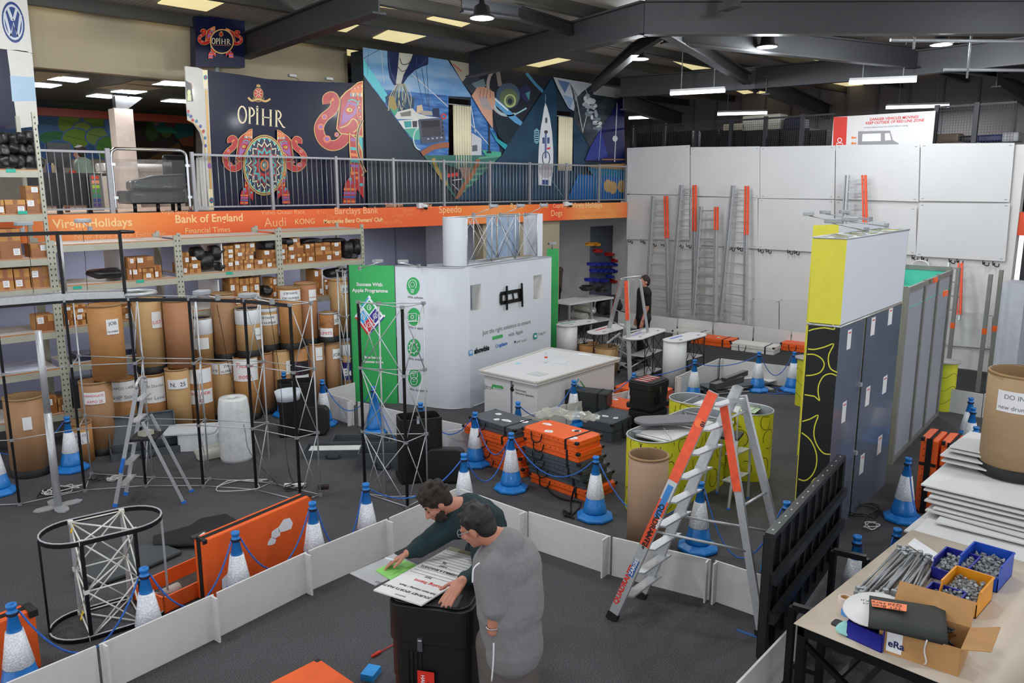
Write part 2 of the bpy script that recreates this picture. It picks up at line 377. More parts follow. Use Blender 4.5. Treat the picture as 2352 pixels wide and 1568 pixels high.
for i,(a,c,lb) in enumerate([((1540,215),(1665,208),'fluorescent batten nearest the mural end, under the second steel beam'),((1950,190),(2105,184),'longest fluorescent batten, beside the far rooflight'),
  ((2035,247),(2180,243),'low fluorescent batten above the danger sign, furthest right'),((1648,262),(1762,259),'low fluorescent batten above the stored white cases'),((1445,271),(1490,269),'small fluorescent batten just right of the mural edge')]):
    p0=G(*a,6.5); p1=G(*c,6.5); t=thing('batten_light',lb,'ceiling light',(p0+p1)/2,0,'fluorescent battens in the storage bay')
    b=MB(); b.beam(p0+V((0,0,0.07)),p1+V((0,0,0.07)),0.10,0.05); b.build('batten_body',M('batten_grey',(150,150,152),0.5),t,world=True)
    b=MB(); b.cyl(p0,p1,0.045); b.build('tube',TUBM,t,world=True)
    b=MB()
    for s_ in (.2,.8): q_=p0.lerp(p1,s_); b.cyl(q_+V((0,0,.08)),V((q_.x,q_.y,7.54)),.012,n=5)
    b.build('hanging_rod',ALUD,t,world=True)
    ld=bpy.data.lights.new('batten_glow','AREA'); ld.shape='RECTANGLE'; ld.size=(p1-p0).length; ld.size_y=0.1; ld.energy=(30 if i<2 else 120); ld.color=(0.95,0.96,1.0)
    lo=bpy.data.objects.new('batten_glow',ld); COL.objects.link(lo); lo.parent=t; d=(p1-p0); lo.location=(0,0,-0.07); lo.rotation_euler=(0,0,math.atan2(d.y,d.x))
PANM=M('office_led_panel',(245,248,255),0.4,var=0.0,emit=5.0)
c1=crop(0,0,3.92)
for i,(q,lb) in enumerate([([(525,693),(800,717),(685,745),(425,718)],'LED ceiling panel in the office nearest the bulkhead, left one'),([(318,748),(557,770),(458,793),(300,783)],'LED ceiling panel in the office beside the curved white panel'),
   ([(1480,735),(1680,745),(1680,780),(1368,762)],'LED ceiling panel in the office nearest the curved white column'),([(1105,812),(1325,827),(1218,848),(997,830)],'LED ceiling panel in the office middle row'),
   ([(870,850),(1088,868),(985,888),(775,870)],'LED ceiling panel in the office above the steel column'),([(1530,897),(1680,905),(1680,930),(1447,915)],'LED ceiling panel in the office furthest back right')]):
    pts=[G(*c1(*p),6.34) for p in q]; b=MB(); b.slab(pts,0.015,n=(0,0,1)); o=b.build('ceiling_panel_light',PANM); tag(o,lb,'ceiling light','office LED ceiling panels')
for x,y in ((5.0,18.5),(7.2,20.5)):
    ld=bpy.data.lights.new('office_light','AREA'); ld.size=0.6; ld.energy=150; ld.color=(0.95,0.97,1)
    lo=bpy.data.objects.new('office_light',ld); COL.objects.link(lo); lo.location=(x,y,6.3)
for x,y,e in ((11.0,17.0,30),(17.6,18.6,45),(5.5,16.9,35)):   # strip lights under the upper deck
    t=thing('under_deck_light','strip light fixed under the upper deck, hidden from the picture','ceiling light',(x,y,3.25),0,'strip lights under the deck')
    b=MB(); b.box((0,0,0),(1.2,0.12,0.06)); b.build('batten_body',M('batten_grey',(150,150,152)),t)
    ld=bpy.data.lights.new('strip','AREA'); ld.shape='RECTANGLE'; ld.size=1.2; ld.size_y=0.1; ld.energy=e
    lo=bpy.data.objects.new('strip',ld); COL.objects.link(lo); lo.parent=t; lo.location=(0,0,-0.05)
# conduits at upper right
for k,(a,c,z,lb) in enumerate([((2045,92),(2420,96),6.7,'thin grey cable tray pipe under the roof at upper right, higher one'),((2168,160),(2420,162),6.3,'grey steel conduit pipe under the roof at upper right, lower one')]):
    t=thing('conduit_pipe',lb,'pipe',G(*a,z)); b=MB(); b.cyl(G(*a,z),G(*c,z),0.03); b.build('pipe',ALUD,t,world=True)
    b=MB(); q=G(a[0]+55,a[1],z); b.cyl(q-V((0,0,0.15)),q+V((0,0,7.5-z)),0.02); b.build('hanger',ALUD,t,world=True)
# ---------------------------------------------------------------- printed graphics
def pm(rgb,rough=0.45,coat=0.0): return M('print_%d_%d_%d_%d'%(rgb+(int(rough*100),)),rgb,rough,coat=coat,var=0.05,scale=3)
class Print:      # flat print of coloured shapes lying on a real board; fn maps drawing units to the board
    def __init__(s,fn,step,rough=0.45): s.fn=fn; s.step=V(step); s.k=1; s.b=MB(); s.mats=[]; s.rough=rough
    def mat(s,c):
        m=pm(c,s.rough) if isinstance(c,tuple) else c
        if m not in s.mats: s.mats.append(m)
        s.b.m=s.mats.index(m)
    def poly(s,pts,c,up=True):
        s.mat(c); s.b.poly([s.fn(x,y)+s.step*s.k for x,y in pts]); 
        if up: s.k+=1
        return s
    def line(s,pts,w,c,up=True,w2=None):
        s.mat(c); n=len(pts); L=[];Rr=[]
        for i in range(n):
            a=pts[max(i-1,0)]; q=pts[min(i+1,n-1)]; dx=q[0]-a[0]; dy=q[1]-a[1]; l=math.hypot(dx,dy) or 1
            ww=(w if w2 is None else w+(w2-w)*i/(n-1))/2
            L.append((pts[i][0]-dy/l*ww,pts[i][1]+dx/l*ww)); Rr.append((pts[i][0]+dy/l*ww,pts[i][1]-dx/l*ww))
        for i in range(n-1): s.b.poly([s.fn(x,y)+s.step*s.k for x,y in (L[i],L[i+1],Rr[i+1],Rr[i])])
        if up: s.k+=1
        return s
    def ell(s,cx,cy,rx,ry,c,n=24,up=True): return s.poly([(cx+rx*math.cos(6.2832*i/n),cy+ry*math.sin(6.2832*i/n)) for i in range(n)],c,up)
    def ring(s,cx,cy,rx,ry,w,c,n=28,a0=0,a1=6.2832,up=True):
        return s.line([(cx+rx*math.cos(a0+(a1-a0)*i/n),cy+ry*math.sin(a0+(a1-a0)*i/n)) for i in range(n+1)],w,c,up)
    def build(s,name,parent): return s.b.build(name,s.mats,parent,world=True)
def cs(pts,n=4): return [(p.x,p.y) for p in smoothp([(a[0],a[1],0) for a in pts],n)]
# ---- tall sailing graphic wall
Ys=16.0; C3=crop(800,80,3.5636)
f3=lambda x,y: AY(*C3(x,y),Ys)
NAVY=(30,42,54)
t=thing('graphic_wall','tall printed exhibition wall with sailing yacht photographs on the upper deck','display wall',(15.5,Ys,3.7))
navym=pm(NAVY); x0=f3(118,100).x; x1=20.45; ztop=7.25
o1=(f3(820,800).x,f3(1003,800).x,AY(*C3(900,1085),Ys).z,AY(*C3(900,525),Ys).z)
o2=(f3(1697,800).x,f3(1833,800).x,AY(*C3(1760,1110),Ys).z,AY(*C3(1760,625),Ys).z)
b=MB(); Z0=3.7
def wbox(xa,xb,za,zb,y0=Ys,y1=Ys+0.08): b.b2((xa,y0,za),(xb,y1,zb))
wbox(x0,o1[0],Z0,ztop); wbox(o1[1],o2[0],Z0,ztop); wbox(o2[1],x1,Z0,7.12)
for o in (o1,o2): wbox(o[0],o[1],Z0,o[2]); wbox(o[0],o[1],o[3],7.15)
b.b2((x0,Ys+0.08,Z0),(x0+0.05,Ys+0.5,ztop)); b.build('wall_panel',navym,t,world=True)
p=Print(f3,(0,-0.0008,0))
SKYP=ramp_mat('print_cloudy_sky',[(0.3,(84,138,192)),(0.55,(128,166,204)),(0.75,(176,190,206))],'noise',scale=1.2,rough=0.45,stretch=(0.6,1,3.0))
SEAP=ramp_mat('print_sea',[(0.3,(26,66,128)),(0.5,(50,104,170)),(0.7,(96,140,190))],'noise',scale=2.4,rough=0.45,stretch=(1,1,5))
DSEA=ramp_mat('print_dark_sea',[(0.3,(30,38,44)),(0.6,(54,64,72)),(0.75,(92,100,104))],'noise',scale=3,rough=0.45,stretch=(1,1,2))
TEALW=ramp_mat('print_teal_water',[(0.3,(12,36,58)),(0.7,(22,66,92))],'noise',scale=1.6,rough=0.45)
p.poly([(118,102),(815,207),(1005,500),(1005,510),(820,500),(205,440),(125,330)],SKYP)
p.poly([(205,438),(820,497),(820,985),(640,985),(595,965)],SEAP,False); p.poly([(1003,500),(1210,800),(1245,985),(1003,985)],SEAP)
p.poly([(122,190),(150,240),(320,490),(300,560),(125,320)],(96,190,204))
for a,c2,w,c in [((165,110),(155,340),3,(90,110,130)),((125,192),(255,120),4,(50,60,80)),((268,130),(292,400),4,(190,190,190)),((510,310),(818,590),5,(215,210,205)),((552,290),(612,570),4,(50,60,80)),((600,270),(652,590),4,(50,60,80)),((640,250),(662,610),4,(60,60,80)),((1003,580),(1040,800),6,(210,215,215)),((1003,730),(1150,900),6,(200,205,205))]:
    p.line([a,c2],w,c,False)
p.k+=1
p.poly([(318,132),(655,178),(652,245),(600,262),(545,290),(490,340),(450,400),(372,412),(338,350),(322,250)],(30,42,84))
p.poly([(415,146),(528,158),(500,230),(450,330),(432,400),(388,400),(404,280)],(196,194,186))
p.line(cs([(420,190),(440,240),(490,235),(525,190)]),7,(60,60,66),False); p.line(cs([(405,260),(440,300),(480,280)]),6,(80,80,80))
p.line(cs([(330,180),(345,300),(390,390)]),5,(70,90,140),False); p.line(cs([(560,180),(560,260),(610,230),(640,190)]),6,(60,76,120))
p.poly([(300,510),(360,465),(470,475),(540,520),(535,600),(430,625),(380,655),(330,610)],(34,66,92))
for i in range(16):
    xx=345+i*11; p.line(cs([(400+i*4,400),(xx+R.uniform(-10,10),500),(xx+R.uniform(-30,30),620)]),5,[(206,196,176),(170,160,140),(120,150,150)][i%3],False)
p.k+=1
p.poly([(330,505),(370,500),(400,600),(360,640),(335,590)],(160,140,84)); p.poly([(335,590),(375,620),(410,600),(400,650),(380,668)],(70,160,130))
p.poly([(378,668),(400,630),(520,600),(560,640),(640,665),(745,678),(560,692),(400,690)],(206,206,200)); p.poly([(420,640),(510,620),(510,665),(430,668)],(120,116,110))
p.poly([(555,640),(560,580),(600,572),(615,640)],(206,180,150)); p.poly([(590,620),(680,625),(690,660),(600,655)],(170,160,150)); p.poly([(690,600),(740,600),(745,680),(690,665)],(30,40,80))
p.ring(778,668,18,20,10,(200,60,50))
p.poly([(405,702),(575,690),(580,760),(450,770)],(214,214,210)); p.poly([(450,708),(512,706),(514,755),(462,760)],(50,150,150)); p.poly([(520,706),(560,704),(560,755),(524,757)],(60,60,66))
p.poly([(450,770),(580,760),(585,860),(530,860)],(86,170,150)); p.ring(585,850,55,90,10,(190,210,205),a0=1.6,a1=4.5)
p.poly([(566,700),(585,690),(765,684),(792,860),(780,872),(605,892),(592,880)],(74,80,96)); p.poly([(588,704),(742,698),(754,822),(606,836)],(34,36,46)); p.poly([(596,760),(746,750),(754,820),(606,832)],(64,58,66))
for i in range(4): p.ell(650+i*36,852-i*4,9,6,(180,184,190),10,False)
for i in range(4): p.ell(768,720+i*34,6,9,(30,30,34),10,False)
p.k+=1
p.poly([(596,968),(640,985),(1250,985),(880,1352),(820,1270)],(54,104,96))
for i in range(7): p.line([(1240-i*45,990+i*48),(1060-i*20,1010+i*45)],16,(92,150,124),False)
p.k+=1
p.poly([(1003,800),(1085,850),(1085,985),(1003,985)],(190,190,196)); p.poly([(1008,905),(1050,900),(1052,950),(1010,955)],(90,96,104)); p.poly([(1085,940),(1245,960),(1250,990),(1120,990)],(70,160,130))
p.poly([(785,1060),(900,1095),(940,1170),(880,1330),(820,1230)],(30,32,36)); p.poly([(900,1085),(1000,1085),(980,1180),(940,1180)],(140,112,96))
for i in range(3): p.ell(818+i*32,1150-i*4,12,18,(200,60,60),12,False)
p.line([(850,1190),(925,1180)],6,(210,210,210),False); p.line([(845,1220),(905,1280)],6,(190,190,190),False)
p.line(cs([(596,975),(680,925),(760,905),(818,903)]),44,(150,90,60)); p.line(cs([(690,1010),(720,1100),(800,1230)]),30,(170,140,70)); p.line(cs([(1060,1020),(1020,1120),(950,1220),(885,1345)]),34,(150,96,64))
p.line([(1148,700),(1148,960)],12,(40,44,60)); p.line([(1125,960),(1165,960)],18,(30,34,50))
# wheel and hands
DK=(30,34,46)
p.poly([(815,207),(1655,345),(1292,905),(1205,800),(985,450)],DK)
p.poly([(822,208),(985,236),(1010,300),(925,385)],(170,164,146)); p.line([(850,240),(920,300)],10,(190,90,70)); p.poly([(925,385),(1010,290),(1110,400),(1000,480)],(58,64,76)); p.poly([(1000,400),(1100,360),(1120,420),(1040,440)],(120,140,150))
p.line(cs([(1230,262),(1160,320),(1135,420),(1160,560),(1250,650),(1360,650)]),26,(176,164,160)); p.line([(1210,262),(1235,420)],34,(150,136,132)); p.line(cs([(1450,315),(1520,400),(1590,470)]),24,(60,120,160))
p.ell(1300,500,98,105,(70,90,112)); p.ell(1305,520,75,80,(96,110,84)); p.ring(1315,540,42,48,12,(180,190,130)); p.ell(1315,545,20,24,(30,50,60))
p.line(cs([(1180,560),(1230,640),(1330,660),(1450,600)]),12,(150,190,200),False); p.line([(1180,530),(1410,740)],46,(90,150,196)); p.line([(1185,520),(1300,620)],12,(210,220,225))
p.poly([(1000,500),(1045,432),(1100,424),(1185,470),(1195,560),(1170,620),(1175,770),(1090,650)],(196,150,128)); p.poly([(1060,520),(1120,500),(1170,620),(1090,600)],(160,148,150))
for i in range(4): p.line([(1075+i*28,440),(1065+i*28,520)],5,(150,100,84),False)
p.poly([(1385,450),(1450,400),(1480,450),(1460,560),(1410,520)],(40,44,84)); p.poly([(1440,480),(1480,460),(1470,540)],(70,130,140))
p.poly([(1175,650),(1320,700),(1400,745),(1292,905),(1220,830)],(16,34,46)); p.poly([(1155,775),(1210,850),(1300,905),(1280,945),(1200,870)],(40,150,160))
# overhead yacht
p.poly([(1655,360),(1690,420),(1697,640),(1697,1112),(1833,1112),(1833,700),(1965,920),(1900,1140),(1780,1345),(880,1352),(1250,985),(1292,905)],TEALW)
p.poly([(1603,556),(1620,600),(1640,680),(1658,800),(1668,960),(1666,1100),(1650,1235),(1545,1228),(1543,1100),(1548,940),(1562,780),(1580,680),(1592,600)],(206,210,214))
p.line([(1606,800),(1604,1010)],16,(96,104,150)); p.ell(1610,700,10,26,(90,80,90),10); p.ell(1608,795,16,14,(70,60,70),10); p.poly([(1578,840),(1596,840),(1596,890),(1578,890)],(60,80,120),False); p.poly([(1618,840),(1636,840),(1636,890),(1618,890)],(60,80,120))
p.poly([(1615,925),(1645,920),(1640,935),(1615,940)],(190,50,50)); p.ring(1608,1010,30,55,7,(60,64,84),16); p.ell(1609,1110,56,60,(178,170,178)); p.poly([(1575,1185),(1632,1188),(1630,1228),(1575,1225)],(50,70,130))
for i in range(6): p.line([(1508,785+i*18),(1552,785+i*18)],8,(150,196,214),False)
p.ring(1530,830,20,60,6,(130,190,214),16); p.line([(1655,1190),(1750,1330)],3,(150,180,190),False); p.line([(1603,490),(1603,556)],3,(150,170,190))
# splash
p.poly([(1665,347),(2240,445),(2235,500),(1965,920),(1833,700),(1833,625),(1700,420)],DSEA)
p.poly([(1665,347),(1990,400),(1900,470),(1850,520),(1835,625),(1790,600),(1700,430)],(170,176,184)); p.poly([(1700,370),(1800,390),(1760,480)],(90,110,150)); p.poly([(1740,490),(1835,520),(1800,610)],(120,140,170))
for i in range(9): p.line([(1800+i*10,400+i*20),(1860+R.uniform(-20,40),520+i*34)],5,(60,60,64),False)
p.k+=1; p.line([(1910,390),(1965,550),(1905,800)],5,(190,190,190)); p.line([(1850,500),(1905,790)],8,(160,160,160))
for i in range(40):
    tt=R.random(); cx=1950+tt*70+R.uniform(-40,40); cy=510+tt*250+R.uniform(-30,30); p.ell(cx,cy,R.uniform(8,30),R.uniform(8,24),[(190,196,200),(150,158,164),(110,120,128)][i%3],9,i%4==0)
p.poly([(2150,432),(2243,447),(2243,470),(2195,520),(1990,490),(1995,405)],(166,162,160))
p.poly([(2240,470),(2250,1045),(1920,1030),(1965,920)],(24,26,80)); p.poly([(1965,925),(2050,770),(2110,1000),(1925,1032)],(34,46,130))
p.line([(2185,560),(2165,1040)],7,(196,196,200)); p.ell(2168,850,22,26,(200,200,206),8); p.line([(2055,740),(2035,1030)],4,(150,150,170)); p.line([(2060,1020),(2250,1020)],8,(150,110,60))
p.poly([(1945,1065),(2255,1055),(2255,1110),(1990,1105)],(176,134,80)); p.poly([(1940,1085),(2255,1105),(2255,1160),(1990,1150)],(20,110,150))
p.poly([(1780,1345),(1865,1140),(2000,1150),(2255,1160),(2255,1345)],(16,90,156))
for cx,cy in ((2110,1235),(2150,1250),(2220,1240)): p.ell(cx,cy,34,52,(190,150,84),14)
p.build('printed_graphic',t)
curt=M('ivory_curtain',(222,214,186),0.8,var=0.04)
for (o,xa,lb) in ((o1,f3(862,800).x,'ivory curtain hanging in the left opening of the sailing graphic wall'),(o2,f3(1722,800).x,'ivory curtain hanging in the right opening of the sailing graphic wall')):
    th=thing('curtain',lb,'curtain',(xa,Ys+0.06,o[2]),0,'curtains in the graphic wall'); b=MB(); n=28; xs=[xa+(o[1]-0.02-xa)*i/n for i in range(n+1)]
    pl=[(x,Ys+0.0+0.035*math.sin(i*1.5)) for i,x in enumerate(xs)]
    b.wall(pl,o[2]-0.04,o[3]-0.16); b.build('drape',curt,th,world=True,smooth=True,solid=0.01)
    b=MB(); b.cyl((o[0],Ys+0.02,o[3]-0.14),(o[1],Ys+0.02,o[3]-0.14),0.012); b.build('curtain_rail',ALU,th,world=True)
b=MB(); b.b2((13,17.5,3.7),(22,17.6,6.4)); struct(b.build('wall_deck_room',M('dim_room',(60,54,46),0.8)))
# ---- curved navy gin-brand backdrop
Yo=15.92; C2=crop(400,100,3.92)
f2=lambda x,y: AY(*C2(x,y),Yo)
GL=M('gloss_navy_vinyl',(14,16,46),0.35,spec=.25,coat=0.06,var=0.15,scale=2)
t=thing('branded_backdrop','glossy navy exhibition backdrop printed OPIHR with red elephants','display wall',(8.6,Yo,3.7))
b=MB(); tops=[(300,242),(600,280),(830,318),(1200,340),(1690,358)]
pt=[f2(*q) for q in tops]; poly=[V((q.x,Yo,q.z)) for q in pt]+[V((pt[-1].x,Yo,3.72)),V((f2(360,1400).x,Yo,3.72))]
b.slab(poly,0.03,n=(0,1,0)); b.build('backdrop_panel',GL,t,world=True)
p=Print(f2,(0,-0.0008,0),0.3)
GO=(206,168,96); RD=(176,34,34); TE=(64,178,178); PU=(150,90,160); CR=(226,214,176); OR=(220,120,60)
def glyphs(p,P,col,w):
    # five classical capitals with serifs; P maps letter units (0..5 wide, 0..1 high, y down)
    L=lambda pts,ww=w: p.line([P(*q) for q in pts],ww,col,False)
    def arc(cx,cy,rx,ry,a,c,ww=w): L([(cx+rx*math.cos(math.radians(a+(c-a)*i/14)),cy+ry*math.sin(math.radians(a+(c-a)*i/14))) for i in range(15)],ww)
    arc(0.48,0.5,0.42,0.5,0,360,w*1.1)
    for x in (1.25,2.05,2.65,3.45,4.05):
        L([(x,0.02),(x,0.98)],w*1.2)
        for y in (0.02,0.98): L([(x-0.14,y),(x+0.14,y)],w*0.5)
    arc(1.3,0.28,0.42,0.26,-90,90); L([(2.65,0.5),(3.45,0.5)],w*0.7); L([(1.95,-0.06),(2.05,-0.12),(2.15,-0.06)],w*0.6); L([(1.92,0.22),(2.18,0.22)],w*0.5)
    arc(4.1,0.27,0.42,0.26,-90,90); L([(4.25,0.52),(4.75,0.95),(4.95,0.98)],w)
    p.k+=1
glyphs(p,lambda x,y:(572+x*86,560+x*10+y*150),CR,13)
# crest
p.ell(758,455,46,60,(150,120,70)); p.ell(758,448,36,42,(190,40,50)); p.line([(758,408),(758,488)],9,CR,False); p.line([(724,448),(792,448)],9,CR,False); p.line([(735,415),(782,482)],5,CR,False); p.line([(782,415),(735,482)],5,CR); p.line([(758,404),(758,492)],5,RD,False); p.line([(722,448),(794,448)],5,RD)
p.poly([(738,388),(745,365),(752,380),(756,358),(762,380),(770,366),(778,390)],GO); p.line(cs([(665,485),(700,515),(758,500),(820,520),(865,498)]),18,GO); p.ring(758,470,52,55,6,(170,140,90),a0=0.3,a1=2.8)
def elephant(p,T,s):
    P=lambda pts:[T(*q) for q in pts]
    tr=cs([(1372,545),(1372,490),(1420,470),(1450,520),(1425,600),(1345,670),(1302,760),(1330,860),(1400,915),(1480,905),(1545,840),(1580,760)],4)
    p.line(P(tr),76*s,GO,True,104*s); p.line(P(tr),62*s,RD,True,90*s)
    for q,r in (((1425,505),16),((1350,660),26),((1318,750),30),((1375,860),34),((1462,820),22)): p.ell(*T(*q),r*s,r*s,OR,12,False)
    p.k+=1
    for q,r in (((1350,660),15),((1318,750),18),((1375,860),20),((1462,820),12)): p.ell(*T(*q),r*s,r*s,PU,10,False)
    p.k+=1
    hd=[(1690,345),(1650,360),(1600,405),(1550,440),(1505,490),(1485,620),(1465,765),(1500,805),(1585,815),(1690,830)]
    p.poly(P([(1698,335),(1650,348),(1590,398),(1540,432),(1492,485),(1474,620),(1455,768),(1495,815),(1590,826),(1700,845)]),GO); p.poly(P(hd),RD)
    p.poly(P([(1690,360),(1650,370),(1590,420),(1580,450),(1690,480)]),OR)
    for i in range(6): p.ell(*T(1590+i*19,462),7*s,20*s,[(110,170,190),CR][i%2],10,False)
    for i in range(6): p.line(P([(1600+i*16,405-i*5),(1612+i*16,415-i*5)]),6*s,[PU,CR][i%2],False)
    p.k+=1
    p.poly(P([(1515,620),(1560,520),(1640,540),(1650,620),(1580,680),(1500,740)]),PU); p.poly(P([(1530,600),(1570,545),(1630,565),(1610,630),(1560,645)]),RD)
    p.ell(*T(1575,598),26*s,18*s,(220,190,60),14); p.ell(*T(1580,598),9*s,9*s,(30,20,20),10)
    p.line(P(cs([(1490,760),(1560,730),(1600,680),(1640,700),(1650,760),(1610,800)])),12*s,GO); p.line(P(cs([(1560,520),(1600,505),(1650,530),(1640,560)])),11*s,TE); p.line(P(cs([(1640,450),(1660,540),(1640,640),(1680,690)])),8*s,OR)
    p.line(P(cs([(1500,500),(1492,600),(1478,740)])),6*s,(30,26,50))
    for i in range(7): p.ell(*T(1660+(i%2)*12,520+i*28),7*s,7*s,[TE,OR,CR][i%3],8,False)
    p.k+=1
    p.poly(P([(1568,800),(1640,850),(1690,960),(1705,1180),(1640,1230),(1590,1190),(1572,960)]),GO); p.poly(P([(1577,815),(1636,860),(1680,970),(1694,1170),(1640,1215),(1598,1180),(1582,960)]),RD)
    for i,(y,c) in enumerate(((850,PU),(930,TE),(985,OR),(1040,TE),(1085,PU),(1150,OR))): p.poly(P([(1582,y),(1660,y+8),(1664,y+36),(1584,y+28)]),c,False)
    p.k+=1
    p.line(P(cs([(1690,690),(1650,800),(1645,950),(1680,1080),(1715,1160)])),26*s,GO); p.line(P(cs([(1690,690),(1650,800),(1645,950),(1680,1080),(1715,1160)])),12*s,(30,26,40))
    p.poly(P([(1585,1185),(1530,1260),(1512,1445),(1622,1445),(1640,1310),(1700,1395),(1712,1200),(1640,1170)]),RD)
    for i,(y,c) in enumerate(((1300,OR),(1335,PU),(1370,(60,90,170)),(1410,OR))): p.poly(P([(1522,y),(1634,y+3),(1630,y+22),(1520,y+20)]),c,False)
    p.k+=1
    for q,c in (((1590,1250),PU),((1640,1210),OR),((1680,1270),TE),((1580,1220),TE)): p.ell(*T(*q),15*s,15*s,c,10,False)
    p.k+=1
p.poly([(1650,690),(1690,640),(1702,1150),(1670,1050),(1645,900)],TE)
elephant(p,lambda x,y:(x,y),1.0)
elephant(p,lambda x,y:(430+(x-1265)*.62,775+(y-350)*.615),0.62)
elephant(p,lambda x,y:(1185-(x-1265)*.62,785+(y-350)*.60),0.62)
def medal(p,cx,cy,rx,ry,full=True):
    for f,c in ((1.0,GO),(0.965,(60,40,36)),(0.94,GO),(0.90,TE),(0.78,(20,30,66)),(0.74,TE)): p.ell(cx,cy,rx*f,ry*f,c,36)
    def star(f0,f1,n,c): p.poly([(cx+rx*(f0 if i%2 else f1)*math.cos(math.pi*i/n),cy+ry*(f0 if i%2 else f1)*math.sin(math.pi*i/n)) for i in range(2*n)],c)
    star(0.82,0.90,22,(24,34,70)); star(0.66,0.80,16,CR); star(0.6,0.75,16,(20,30,60)); star(0.5,0.7,12,(150,50,50)); star(0.44,0.6,12,TE); star(0.36,0.5,12,(120,30,36))
    for f,c in ((0.36,(190,60,56)),(0.28,(40,30,60)),(0.2,OR),(0.13,(60,120,130)),(0.07,CR)): p.ell(cx,cy,rx*f,ry*f,c,24)
    for i in range(20): p.ell(cx+rx*0.83*math.cos(i*0.314),cy+ry*0.83*math.sin(i*0.314),rx*0.03,ry*0.03,CR,8,False)
    p.k+=1
medal(p,797,1095,190,272)
p.build('printed_graphic',t)
# small arm spotlights on top
for x,y in ((1030,318),(1360,345)):
    b=MB(); c=f2(x,y); b.box(c+V((0,-0.15,0.05)),(0.16,0.1,0.05)); b.cyl(c+V((0.03,-0.12,0.05)),c+V((0.25,0.01,0.0)),0.008); b.build('arm_spotlight',ALUD,t,world=True)
# white curved end column with printed trim
t=thing('curved_end_panel','white curved end panel with printed oriental trim, left of the navy backdrop','display panel',(6.8,16.0,3.7))
wg=M('gloss_white_vinyl',(196,194,188),0.4,coat=0.15,var=0.03)
f2b=lambda x,y: AY(*C2(x,y),Yo-0.03)
b=MB(); b.slab([f2b(*q) for q in [(98,203),(160,210),(215,216),(262,236),(300,238),(356,1500),(215,1500),(205,1030),(262,1020),(262,900),(235,800),(180,720),(125,690),(112,520),(108,400)]],0.04,n=(0,1,0)); b.build('curved_panel',wg,t,world=True)
p=Print(f2b,(0,-0.001,0),0.3)
p.poly([(255,240),(300,240),(302,400),(265,405)],CR); p.ell(282,305,18,22,(40,110,140)); p.ell(282,305,7,9,RD); p.line([(287,415),(330,1310)],22,(200,160,90)); p.poly([(305,1310),(345,1310),(355,1495),(318,1495)],CR); p.ell(320,1100,20,26,PU); p.ell(335,1412,20,26,(40,110,140)); p.ell(335,1412,8,10,RD)
p.poly([(100,330),(150,360),(172,520),(112,520)],(40,36,24)); p.ell(132,440,16,26,(206,206,150),12); p.poly([(118,460),(150,460),(152,515),(116,515)],(206,206,150)); p.ring(130,400,32,50,4,(200,120,90),a0=-1.6,a1=0.2)
p.line(cs([(125,690),(180,718),(240,790),(268,890),(280,1010)]),9,GO)
for i,q in enumerate([(125,610),(122,640),(150,655),(165,690),(200,700),(235,745),(262,790),(275,850),(280,920)]): p.ell(q[0],q[1],12,16,[RD,(40,110,140),(60,60,140)][i%3],9,False)
p.k+=1; p.build('printed_trim',t)
# square hanging brand sign
C1=crop(0,0,3.92); f1=lambda x,y: AY(*C1(x,y),16.15)
t=thing('square_sign','glossy navy square sign with OPIHR in a ring, raised on a pole above the backdrop','sign',(7.6,16.2,6.4))
b=MB(); b.slab([f1(*q) for q in [(1757,145),(2203,168),(2205,608),(1762,598)]],0.25,n=(0,1,0)); b.build('sign_box',GL,t,world=True)
b=MB(); q=f1(1975,610); b.cyl(q+V((0,0.12,-0.2)),q+V((0,0.12,0.02)),0.05); b.build('sign_pole',ALUD,t,world=True)
p=Print(f1,(0,-0.001,0),0.3)
elephant(p,lambda x,y:(1780+(x-1265)*.36,240+(y-350)*.262),0.32); elephant(p,lambda x,y:(2182-(x-1265)*.36,258+(y-350)*.24),0.32)
p.ell(1988,376,108,112,GO); p.ell(1988,376,98,102,(16,18,46)); glyphs(p,lambda x,y:(1895+x*35,346+x*2+y*50),CR,5.5)
p.ell(1980,312,20,22,(150,120,70)); p.ell(1980,312,12,14,RD); p.poly([(1970,292),(1980,282),(1992,294)],GO); p.line([(1908,408),(2060,414)],5,(150,90,80)); p.build('printed_graphic',t)
# ---- white board with round car emblem, curved gloss panels beside it
fV=lambda x,y: AY(*C1(x,y),15.75)
t=thing('emblem_board','white exhibition header board with round blue and silver VW emblem at far left','sign',(3.4,15.75,5.8))
b=MB(); b.slab([fV(*q) for q in [(-160,-60),(238,-60),(290,478),(62,445),(-160,420)]],0.12,n=(0,1,0)); b.build('board',wg,t,world=True)
p=Print(fV,(0,-0.001,0),0.3); BL=(24,52,110); SI=(184,188,194)
T=lambda x,y:(118+x*98+y*14,200+y*178+x*12)
p.poly([T(1.04*math.cos(i*.2),1.04*math.sin(i*.2)) for i in range(32)],BL); p.poly([T(.9*math.cos(i*.2),.9*math.sin(i*.2)) for i in range(32)],SI); p.poly([T(.78*math.cos(i*.2),.78*math.sin(i*.2)) for i in range(32)],BL)
p.line([T(-.42,-.72),T(-.06,-.1),T(.06,-.1),T(.42,-.72)],24,SI); p.line([T(-.74,-.4),T(-.33,.7),T(0,.02),T(.33,.7),T(.74,-.4)],24,SI); p.build('emblem',t)
t=thing('gloss_panel','white gloss curved panel with pale blue band, standing behind the top of the left racking','display panel',(3.6,15.7,4.6))
b=MB(); pl=[C1(60,448),C1(150,455),C1(240,470),C1(285,480)]
b.slab([fV(*q) for q in [(62,448),(150,450),(240,462),(290,485),(345,1120),(300,1140),(160,1155)]],0.05,n=(0,1,0)); b.build('curved_panel',wg,t,world=True)
